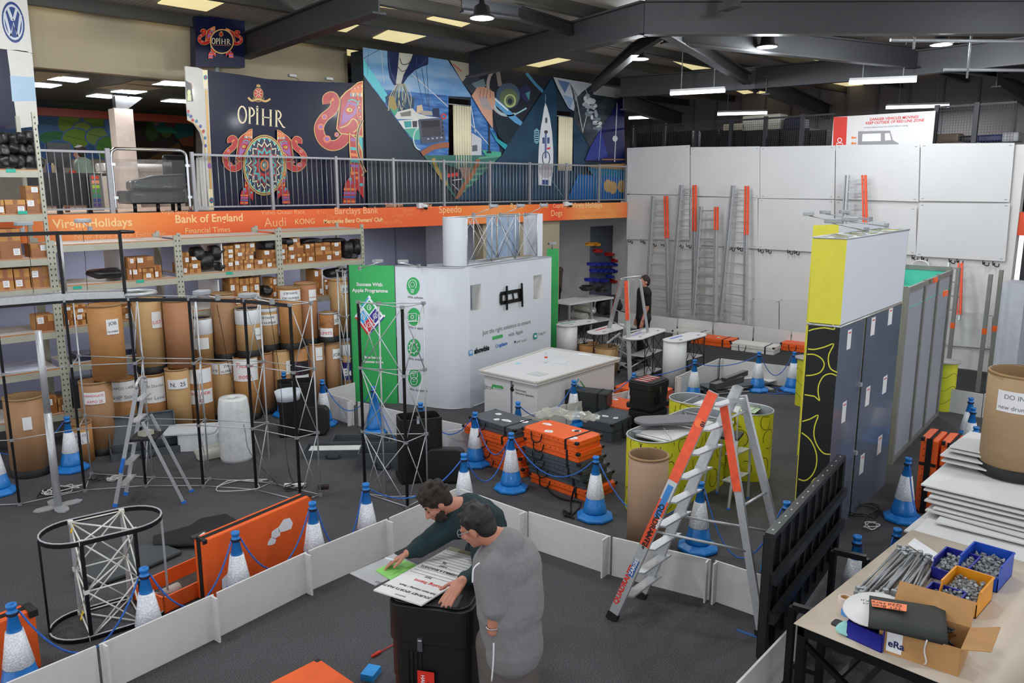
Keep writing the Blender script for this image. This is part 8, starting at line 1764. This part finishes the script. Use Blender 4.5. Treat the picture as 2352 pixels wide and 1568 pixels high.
rr=random.Random(5); rows=[(560,1348,1378,2,2),(575,1365,1385,1,0),(583,1391,1412,1,0),(597,1406,1425,1,0),(592,1427,1441,1,1),(606,1352,1420,5,1),(611,1420,1441,2,0),(621,1358,1441,7,1),(634,1395,1410,1,1),(642,1346,1376,2,1),(643,1376,1400,1,1),(645,1405,1440,3,0)]
k=0
for (y,xa,xb,n,cidx) in rows:
    for i in range(n):
        x=xa+(xb-xa)*(i+.5)/n; w_=(xb-xa)/n*.8; q=AY(x,y,17.05); ww=w_*q.length/F*.95; t=thing('small_parts_bin','small parts bin','bin',q,0,'small bins on the workshop rack'); cn=['red','blue','yellow'][cidx]; t['label']='small %s parts bin on the workshop rack, %s row from top, %s in it'%(cn,ORD[min(11,rows.index((y,xa,xb,n,cidx)))],ORD[i])
        b=MB(); b.b2((-ww/2,-.1,-.06),(ww/2,.14,.02)); b.b2((-ww/2,.02,.0),(ww/2,.155,.05)); b.build('bin_body',M(['bin_small_red','bin_small_blue','bin_small_yellow'][cidx],[(176,26,30),(36,48,150),(226,150,30)][cidx],.4),t); k+=1
t=thing('workshop_table','white topped workshop table under the deck with clear rolls beneath','table',(16.5,15.1,0)); a=G(1286,690,.95); c=G(1392,680,.95); b=MB(); xx0,xx1=AY(1290,700,15.0).x,AY(1392,672,15.0).x; b.b2((xx0,14.7,.93),(xx1,15.5,.98)); b.build('table_top',CW,t,world=True); b=MB(); b.b2((xx0,14.7,.3),(xx1,15.5,.33)); b.build('lower_shelf',CW,t,world=True)
for x in (xx0+.05,xx0+1.0,xx1-.05):
    for y in (14.75,15.45): b=MB(); b.beam((x,y,0),(x,y,.93),.05,.05); b.build('leg',ALUD,t,world=True)
for i,(x,y) in enumerate(((1345,726),(1352,708),(1362,712))): q=AY(x,y,14.9); b=MB(); b.cyl((q.x,14.85,q.z),(q.x,15.4,q.z),.09,n=14); tag(b.build('clear_roll',PLS),'clear plastic roll on the lower shelf of the workshop table, %s'%['lower one','upper left one','upper right one'][i],'roll')
for (x,y,w_,lb) in ((1350,661,.25,'black bag on the workshop table, left one'),(1380,664,.2,'black bag on the workshop table, right one'),(1400,700,.55,'black bags heap on a low shelf beside the workshop table')): q=AY(x,y,15.1); b=MB(); lump(b,(q.x,15.1,q.z),w_,.2,.09 if w_<.5 else .3,int(x)); tag(b.build('black_bag',BAG,subd=1),lb,'bag')
q=G(1320,730,.35); b=MB(); b.lathe([(.0,0),(.1,.0),(.09,.05),(.03,.08),(.03,.25),(.08,.28),(.08,.32),(0,.34)],c=(q.x,14.85,.335),n=16); tag(b.build('white_stand',WHITE),'small white stand on the lower shelf of the workshop table','stand')
# ---------------------------------------------------------------- people
VD=V((math.cos(YAW),math.sin(YAW),0)); RD_=V((math.sin(YAW),-math.cos(YAW),0)); UP=V((0,0,1))
def ball(b,c,r,m=None,n=14,k=9):
    vs=[];fs=[]
    r=V(r) if not isinstance(r,(int,float)) else V((r,r,r))
    for i in range(k+1):
        th=math.pi*i/k
        for j in range(n): ph=2*math.pi*j/n; p=V((r.x*math.sin(th)*math.cos(ph),r.y*math.sin(th)*math.sin(ph),r.z*math.cos(th))); vs.append(V(c)+(m@p if m else p))
    for i in range(k):
        for j in range(n): fs.append((i*n+j,(i+1)*n+j,(i+1)*n+(j+1)%n,i*n+(j+1)%n))
    b.add(vs,fs,smooth=True)
def cap(b,p,q,r0,r1): b.cyl(p,q,r0,r1,n=14); ball(b,p,r0); ball(b,q,r1)
def frame3(f,u):      # columns: right, forward, up
    f=V(f).normalized(); r=f.cross(V(u)).normalized(); u=r.cross(f); return Matrix((r,f,u)).transposed()
def soft(b,name,mat,parent,vox,it=6,fac=.5,disp=0.0,dsz=.12):
    top=parent is None; o=b.build(name,mat,parent,world=not top,smooth=True)
    md=o.modifiers.new('r','REMESH'); md.mode='VOXEL'; md.voxel_size=vox; md.use_smooth_shade=True
    md=o.modifiers.new('s','SMOOTH'); md.iterations=it; md.factor=fac
    if disp:
        tx=bpy.data.textures.new('folds','CLOUDS'); tx.noise_scale=dsz; md=o.modifiers.new('d','DISPLACE'); md.texture=tx; md.strength=disp; md.mid_level=.5
    return o
def headgeo(b,c,f,u,k):
    m=frame3(f,u); P=lambda x,y,z: c+m@V((x,y,z))*k
    ball(b,P(0,-.012,.03),(.077*k,.096*k,.092*k),m); ball(b,P(0,.022,-.035),(.058*k,.07*k,.075*k),m); ball(b,P(0,.055,-.085),(.03*k,.028*k,.024*k),m)
    cap(b,P(0,.088,.012),P(0,.108,-.028),.009*k,.014*k); ball(b,P(.012,.1,-.03),.009*k); ball(b,P(-.012,.1,-.03),.009*k)
    for s in (-1,1):
        ball(b,P(s*.034,.072,.024),(.022*k,.014*k,.008*k),m); ball(b,P(s*.036,.066,-.02),.02*k); ball(b,P(s*.079,-.008,-.005),(.009*k,.02*k,.033*k),m); ball(b,P(s*.031,.071,.006),.0125*k)
    ball(b,P(0,.088,-.052),(.024*k,.01*k,.006*k),m); ball(b,P(0,.086,-.063),(.02*k,.01*k,.007*k),m)
    return P,m
def handgeo(b,w,d,n_,k,side,curl=.5):   # wrist, direction of fingers, back-of-hand normal, thumb side sign
    d=V(d).normalized(); n_=V(n_); n_=(n_-d*n_.dot(d)).normalized(); s=d.cross(n_)*side
    for t_ in (-.03,-.01,.01,.03): cap(b,w+s*t_*.7*k,w+d*.085*k+s*t_*k,.014*k,.0125*k)
    for i,(t_,L) in enumerate(((.032,.07),(.011,.078),(-.01,.073),(-.03,.058))):
        p=w+d*.09*k+s*t_*k; dd=(d+s*t_*3.5).normalized()
        for j,f_ in enumerate((.45,.32,.23)):
            dd=(dd-n_*curl*(.35+.25*j)).normalized(); q=p+dd*L*f_*k*1.15; cap(b,p,q,(.0098-.001*j)*k,(.009-.001*j)*k); p=q
    p=w+d*.02*k+s*.03*k; dd=(d*.6+s*.75-n_*.25).normalized()
    for j,L in enumerate((.04,.032,.026)): q=p+dd*L*k; cap(b,p,q,(.0125-.0012*j)*k,(.0115-.0012*j)*k); p=q; dd=(dd+d*.35).normalized()
def hairgeo(b,P,m,k,vol=1.0,seed=1,n=60,long=.0):
    rr=random.Random(seed); ball(b,P(0,-.025,.045),(.086*k*vol,.098*k*vol,.09*k*vol),m)
    ball(b,P(0,-.055,-.01),(.074*k,.06*k,.07*k),m)
    for i in range(n):
        a=rr.uniform(0,6.28); e=rr.uniform(-.05,1.4); x=.084*math.cos(a)*math.cos(e); y=-.022+.098*math.sin(a)*math.cos(e); z=.05+.09*math.sin(e)
        if y>.05 and z<.06: continue
        ball(b,P(x*vol,y*vol,z*vol),rr.uniform(.010,.02)*k,n=7,k=5)
HAIRD=M('hair_dark_brown',(38,26,20),.7,var=.3,scale=60,bump=.6,bscale=120); HAIRB=M('hair_black',(26,24,24),.55,var=.3,scale=60,bump=.5,bscale=120)
FLG=M('fleece_grey',(124,123,124),.95,var=.07,scale=40,bump=.3,bscale=90); HOOD=M('hoodie_dark_green',(20,42,46),.9,var=.08,scale=10,bump=.25,bscale=80); TROG=M('trousers_grey_brown',(92,86,82),.9); TROD=M('trousers_dark',(24,25,29),.85); BLT=M('tshirt_black',(14,14,15),.9)
K=1.2
def legs(b,hip,feet,r=(.10,.065,.045),kn=None):
    for i,ft in enumerate(feet):
        s=hip[i]; kx=(s+ft)/2+((V(kn) if kn else V((0,0,0)))); cap(b,s,kx,r[0]*K,r[1]*K); cap(b,kx,ft+V((0,0,.08)),r[1]*K,r[2]*K)
def shoes(par,feet,fd):
    for ft in feet: b=MB(); cap(b,ft+V((0,0,.05)),ft+V(fd)*.2+V((0,0,.045)),.055,.05); soft(b,'shoe',BLACK,par,.012,3)
# case and board the two men work on
ct=[G(890,1378,1.15),G(1076,1402,1.15)]; dx_=(ct[1]-ct[0]); dx_.z=0; W_=dx_.length; dn=V((-dx_.y,dx_.x,0)).normalized()
if dn.dot(VD)<0: dn=-dn
cc=(ct[0]+ct[1])/2+dn*.27; cc.z=0
fcase=tallcase(cc,W_,.52,1.145,math.atan2(dx_.y,dx_.x),'tall black rolling case in front of the two men with red HANDLE WITH CARE sign')
fd_=dx_.normalized(); fo=ct[0]-dn*.004; fo.z=0; fn=-dn
q=[fo+fd_*W_*s+V((0,0,z)) for s,z in ((.37,.18),(.58,.18),(.58,.62),(.37,.62))]
b=MB(); b.slab([p_+fn*.02 for p_ in q],.003,n=fn); sg=b.build('red_care_label',RED,fcase,world=True)
text(sg,'label_text','HANDLE WITH CARE',.042,q[3]+fd_*.03+fn*.026-V((0,0,.03)),(0,0,-1),fd_,WHITE,bold=.001); text(sg,'label_text','QUADRANT2',.03,q[3]+fd_*.075+fn*.026-V((0,0,.08)),(0,0,-1),fd_,INK)
A1=G(858,1357,1.165); B1=G(968,1392,1.165); D1=G(1035,1258,1.165); C1p=B1+(D1-A1)
t=thing('write_on_board','white job board printed Missing Items lying across the black case','board',(A1+C1p)/2); b=MB(); b.slab([A1,B1,C1p,D1],.012,n=(0,0,1)); b.build('board',WHITE,t,world=True)
u=(D1-A1).normalized(); v=(A1-B1).normalized(); Lu=(D1-A1).length; Lv=(A1-B1).length; bo_=B1+V((0,0,.0135))
b=MB()
for i in range(11): c=bo_+u*Lu*(.42+i*.048)+v*Lv*.05; b.slab([c,c+v*Lv*.9,c+v*Lv*.9+u*.003,c+u*.003],.0008,n=(0,0,1))
b.build('ruled_lines',INKG,t,world=True)
GS=M('board_photo_patch',(128,124,96),.5); b=MB(); c=bo_+u*Lu*.93; b.slab([c,c+v*Lv,c+v*Lv+u*Lu*.068,c+u*Lu*.068],.0008,n=(0,0,1)); b.build('printed_top',GS,t,world=True)
for (s,k_,h,mt,o_) in (('Missing Items',.33,.055,RED,.98),('JOURNEY SPORTS PARTNERS',.13,.04,INK,.98),('Sub-item missing / Start',.20,.036,INK,.98),('TFT',.42,.04,INK,.55),('ASSEMBLE & BRACKETS',.56,.036,INK,.9),('Lead',.64,.036,INK,.5),('Sig',.7,.036,INK,.4),('quadrant2',.04,.024,INKG,.62)):
    text(t,'handwriting',s,h,bo_+u*Lu*k_+v*Lv*(1-o_)+v*0+V((0,0,.001)),v,-u if v.cross(-u).z>0 else u,mt,bold=.0006) if False else text(t,'handwriting',s,h,bo_+u*(Lu*k_)+v*(Lv*(1-o_))+V((0,0,.001)),v,-u,mt,bold=.0006)
gA=[G(800,1318,1.14),G(905,1347,1.14),G(965,1300,1.14),G(925,1268,1.14)]
t=thing('plastic_wallet','clear plastic wallet with a green printed sheet inside, under the pen hand','document wallet',gA[0]); b=MB(); b.slab([G(803,1317,1.15),G(862,1345,1.15),G(960,1298,1.15),G(905,1272,1.15)],.004,n=(0,0,1)); b.build('clear_wallet',M('wallet_clear',(200,202,204),.2,alpha=.55),t,world=True); b=MB(); b.slab([G(862,1310,1.156),G(897,1332,1.156),G(958,1298,1.156),G(918,1282,1.156)],.002,n=(0,0,1)); b.build('green_sheet',M('green_sheet',(128,196,96),.5),t,world=True)
b=MB(); q=G(968,1292,1.12); b.lathe([(0,0),(.16,0),(.16,.03),(0,.03)],c=(q.x,q.y,1.1),n=28); 
b=MB(); pa=G(884,1281,1.25); pb=G(918,1290,1.21); b.cyl(pa,pb,.009,n=10); b.cyl(pb,pb+(pb-pa).normalized()*.02,.006,.002); tag(b.build('marker_pen',M('pen_white_blue',(214,220,230),.3)),'white marker pen held in the right hand of the bearded man','pen')
# ---- bearded man in dark green hoodie
p1=VD*6.25; J=lambda x,y,o=0: PL(x,y,p1,VD)+VD*o
hc=J(1004,1153,-.02); f=(-RD_*.72-VD*.34-UP*.62).normalized(); b=MB(); P,m=headgeo(b,hc,f,UP+(-RD_)*.3,K*1.02); nk=J(1060,1172,.10); cap(b,P(0,-.03,-.05),nk,.06*K,.065*K)
wR=G(936,1270,1.27); wL=G(1060,1334,1.31); eR=J(968,1243,-.12); eL=J(1112,1272,-.28)
cap(b,wR.lerp(eR,.25),wR,.036*K,.030*K); handgeo(b,wR,G(900,1290,1.2)-wR,UP+VD*.2,K*1.08,-1,.30)
cap(b,wL.lerp(eL,.25),wL,.036*K,.030*K); handgeo(b,wL,G(1030,1374,1.23)-wL,UP-VD*.2,K*1.1,1,.22)
chest=J(1082,1195,.12); mb=J(1112,1228,.22); hp=J(1120,1312,.36); shR=J(1022,1207,-.03); shL=J(1118,1195,.0)
cap(b,nk,chest,.07,.1); cap(b,chest,hp,.12,.12)
hips=[hp-RD_*.08,hp+RD_*.1]; ft=[V((hips[0].x,hips[0].y,0))+VD*.1,V((hips[1].x,hips[1].y,0))+VD*.02+RD_*.08]; legs(b,hips,ft,(.075,.05,.04))
man=soft(b,'person',SKIN,None,.0085,2,.5); tag(man,'person with dark curly hair and beard in dark green hoodie bending over the board','person')
b=MB(); hairgeo(b,P,m,K,1.09,2,130); 
for i in range(26): rr=random.Random(i); ball(b,P(rr.uniform(-.06,.06),.052+rr.uniform(-.01,.012),.10+rr.uniform(-.02,.01)),.018*K,n=7,k=5)
soft(b,'hair',HAIRD,man,.009,1)
b=MB()
for i in range(60):
    rr=random.Random(100+i); a=rr.uniform(-1.5,1.5); z=rr.uniform(-.105,-.04); 
    if abs(a)<.55 and z>-.07: continue
    ball(b,P(.060*math.sin(a),.008+.066*math.cos(a),z),.016*K,n=6,k=4)
soft(b,'beard',HAIRD,man,.008,1)
b=MB()
for s in (-1,1): ball(b,P(s*.032,.083,.036),(.02*K,.006*K,.005*K),m)
b.build('eyebrows',HAIRD,man,world=True); b=MB()
for s in (-1,1): ball(b,P(s*.031,.080,.007),.0075*K)
b.build('eyes',M('eye_dark',(30,24,22),.2),man,world=True)
b=MB(); cap(b,nk.lerp(chest,.25),chest,.10,.17); cap(b,chest,mb,.185,.19); cap(b,mb,hp,.19,.17); cap(b,shR.lerp(chest,.5),shL.lerp(chest,.5),.15,.15); cap(b,chest.lerp(shR,.6),eR,.115,.085); cap(b,eR,eR.lerp(wR,.86),.088,.052); cap(b,eR.lerp(wR,.8),eR.lerp(wR,.93),.05,.044)
cap(b,chest.lerp(shL,.6)-VD*.04,eL,.115,.085); cap(b,eL,eL.lerp(wL,.86),.088,.055); cap(b,eL.lerp(wL,.8),eL.lerp(wL,.94),.05,.045)
for k in range(9): a=k/8*3.4-1.7; ball(b,nk+VD*.09*math.cos(a)+RD_*(.11*math.sin(a)+.02)+UP*.0,.055)
soft(b,'hoodie',HOOD,man,.015,5,.5,.03,.14)
q=J(1078,1156,-.1); b=MB(); b.slab([q,q+RD_*.04,q+RD_*.02+UP*.03],.01,n=-VD); b.build('red_tag',RED,man,world=True)
b=MB(); legs(b,hips,ft,(.12,.085,.07)); cap(b,hips[0],hips[1],.13,.13); soft(b,'trousers',TROD,man,.02,4); shoes(man,ft,-RD_*.5-VD*.5)
# ---- man in grey fleece
p2=VD*5.25; J=lambda x,y,o=0: PL(x,y,p2,VD)+VD*o
hc=J(1095,1210,0); f=(-RD_*.80+VD*.30-UP*.42).normalized(); b=MB(); P,m=headgeo(b,hc,f,UP-RD_*.25,K*1.05); nk=J(1158,1240,.0); cap(b,P(0,-.02,-.05),nk,.062*K,.07*K)
sh=J(1125,1285,-.10); el=J(1140,1375,-.16); wr=J(1133,1412,-.17); hd_=J(1160,1412,-.2)
cap(b,el-UP*.0,wr-UP*.02,.046*K,.034*K); handgeo(b,wr-UP*.02,J(1162,1408,-.12)-wr,-VD,K,-1,.5); w2=J(1175,1400,-.10); handgeo(b,w2,J(1148,1398,-.12)-w2,-VD,K,1,.5)
ch=J(1165,1300,.02); be=J(1168,1395,.02); hp=J(1178,1480,.04); cap(b,nk,ch,.08,.12); cap(b,ch,hp,.15,.15)
hips=[hp-RD_*.12,hp+RD_*.06]; ft=[V((h_.x,h_.y,0)) for h_ in hips]; legs(b,hips,ft,(.09,.06,.04)); cap(b,el,w2,.04,.03)
man2=soft(b,'person',SKIN,None,.0085,2,.5); tag(man2,'person with short dark hair and glasses in grey zip fleece, one sleeve pushed up','person')
b=MB(); hairgeo(b,P,m,K*1.03,1.02,5,24); ball(b,P(0,-.075,-.02),(.06*K,.04*K,.06*K),m); soft(b,'hair',HAIRB,man2,.009,10)
b=MB(); 
for s in (-1,1): 
    b.tube([P(s*.035+.026*math.cos(a*.524),.096,.008+.02*math.sin(a*.524)) for a in range(13)],.003,5); b.cyl(P(s*.062,.094,.012),P(s*.080,-.01,.014),.003)
b.cyl(P(-.01,.1,.01),P(.01,.1,.01),.003); b.build('glasses',ALUD,man2,world=True)
b=MB(); cap(b,nk.lerp(ch,.3),ch,.15,.215); cap(b,ch-RD_*.04,be,.21,.235); cap(b,ch+RD_*.04+VD*.05,be+RD_*.02,.21,.24); cap(b,be,hp-UP*.0,.24,.225); cap(b,sh.lerp(ch,.3),sh,.15,.105); cap(b,sh,el+UP*.02,.108,.088); b2_=J(1215,1310,.08); cap(b,ch,b2_,.16,.1); cap(b,b2_,J(1212,1400,-.0),.1,.09); cap(b,hp,hp-UP*.04,.235,.23)
for i in range(4): c=el.lerp(sh,.05+i*.13); ball(b,c,(.098,.098,.028))
for k in range(10): a=k/9*4.4-2.2+.6; ball(b,nk+RD_*.085*math.cos(a)+VD*.075*math.sin(a)+UP*.025,.028)
fl=soft(b,'fleece',FLG,man2,.015,6,.5,.035,.3)
b=MB(); b.tube(smoothp([J(1090,1290,-.30),J(1092,1262,-.29),J(1105,1250,-.28)],4),.006,5); b.tube(smoothp([J(1136,1430,-.26),J(1135,1470,-.26),J(1131,1520,-.23)],4),.006,5); b.build('white_piping',LABEL,man2,world=True)
b=MB(); b.tube([wr+UP*.012+RD_*.047*math.cos(a*.524)+VD*.047*math.sin(a*.524) for a in range(13)],.006,6); b.build('bracelet',CHR,man2,world=True)
b=MB(); legs(b,hips,ft,(.13,.10,.085)); cap(b,hips[0],hips[1],.15,.15); soft(b,'trousers',TROG,man2,.02,4); shoes(man2,ft,-RD_)
# ---- background figures
def standing(px,pt,H,label,cl,tr,face,shirt_px,arm=None,beard=True,k=K):
    lo,hi=.0,40.
    for _ in range(50):
        d=(lo+hi)/2; q=PL(px,pt,VD*d,VD)
        if q.z>H: lo=d
        else: hi=d
    q.z=0; s=RD_; b=MB(); P,m=headgeo(b,q+UP*(H-.14*k),face,UP,k); sd=V(face).normalized().cross(UP)
    nk=q+UP*(H-.30*k); hp=q+UP*H*.52; cap(b,q+UP*(H-.2*k),nk,.055*k,.06*k); cap(b,nk-UP*.08*k,hp,.12*k,.12*k); sh=[nk-UP*.04*k+sd*.17*k*i for i in (-1,1)]
    for i,s_ in enumerate(sh):
        e=s_-UP*.30*k; w=e-UP*.24*k+V(face)*.08*k; cap(b,s_,e,.05*k,.042*k); cap(b,e,w,.042*k,.03*k); handgeo(b,w,-UP+V(face)*.2,sd*(1 if i else -1),k,1 if i else -1,.3)
    hips=[hp+sd*.09*k*i for i in (-1,1)]; ft=[V((h_.x,h_.y,0)) for h_ in hips]; legs(b,hips,ft,(.08,.055,.04)); o=soft(b,'person',SKIN,None,.012,2); tag(o,label,'person')
    b=MB(); hairgeo(b,P,m,k,1.0,3,20); soft(b,'hair',HAIRD,o,.012,1)
    if beard: b=MB(); ball(b,P(0,.05,-.085),(.045*k,.04*k,.045*k),m); soft(b,'beard',HAIRD,o,.012,1)
    b=MB(); cap(b,nk-UP*.06*k,hp-UP*.02,.15*k,.15*k); cap(b,sh[0],sh[1],.09*k,.09*k)
    for s_ in sh: cap(b,s_,s_-UP*(.2 if shirt_px else .5)*k,.078*k,.068*k if shirt_px else .05*k)
    soft(b,'shirt',cl,o,.018,4); b=MB(); legs(b,hips,ft,(.11,.085,.065)); cap(b,hips[0],hips[1],.13*k,.13*k); soft(b,'trousers',tr,o,.02,4); shoes(o,ft,V(face)); return o
standing(1481,632,2.12,'person with beard in black t-shirt standing behind the tall A-frame ladder',BLT,TROD,(-RD_-VD*.2).normalized(),True)
standing(1272,590,2.1,'person mostly hidden behind the green panel, only a brown sleeve and hand showing',M('sleeve_brown',(72,62,50),.9),TROD,(-RD_*.3+VD).normalized(),False,beard=False)
# office worker seated at the desk
q=AY(182,352,17.55); b=MB(); fc=(-RD_*.95+VD*.2-UP*.1).normalized(); P,m=headgeo(b,q,fc,UP,K*.95); nk=q-UP*.2+RD_*.05; cap(b,q-UP*.08,nk,.06,.07); hp=nk-UP*.5+RD_*.05; cap(b,nk,hp,.13,.14); w=nk-UP*.33-RD_*.42; cap(b,nk-UP*.35-RD_*.1,w,.05,.035); handgeo(b,w,-RD_,UP,1.1,1,.4); cap(b,hp,hp-RD_*.45,.1,.08); cap(b,hp-RD_*.45,hp-RD_*.45-UP*.42,.07,.05)
o=soft(b,'person',SKIN,None,.012,2); tag(o,'person in pale green hoodie seated at the office desk on the upper deck','person'); b=MB(); hairgeo(b,P,m,K*.95,1.0,9,20); soft(b,'hair',HAIRD,o,.012,1)
b=MB(); cap(b,nk-UP*.02,hp,.16,.19); cap(b,nk-UP*.08,nk-UP*.35-RD_*.1,.1,.08); cap(b,nk-UP*.35-RD_*.1,w+RD_*.08,.075,.05); ball(b,nk+RD_*.07,.1); soft(b,'hoodie',M('hoodie_sage',(126,140,126),.9),o,.018,4)
# ---------------------------------------------------------------- bring everything to metres (drawing unit = 0.84 m)
S_=.84
for o in list(bpy.data.objects):
    if o.parent is None:
        o.location=o.location*S_
        if o.type not in ('CAMERA',): o.scale=o.scale*S_
for l in bpy.data.lights: l.energy*=S_*S_
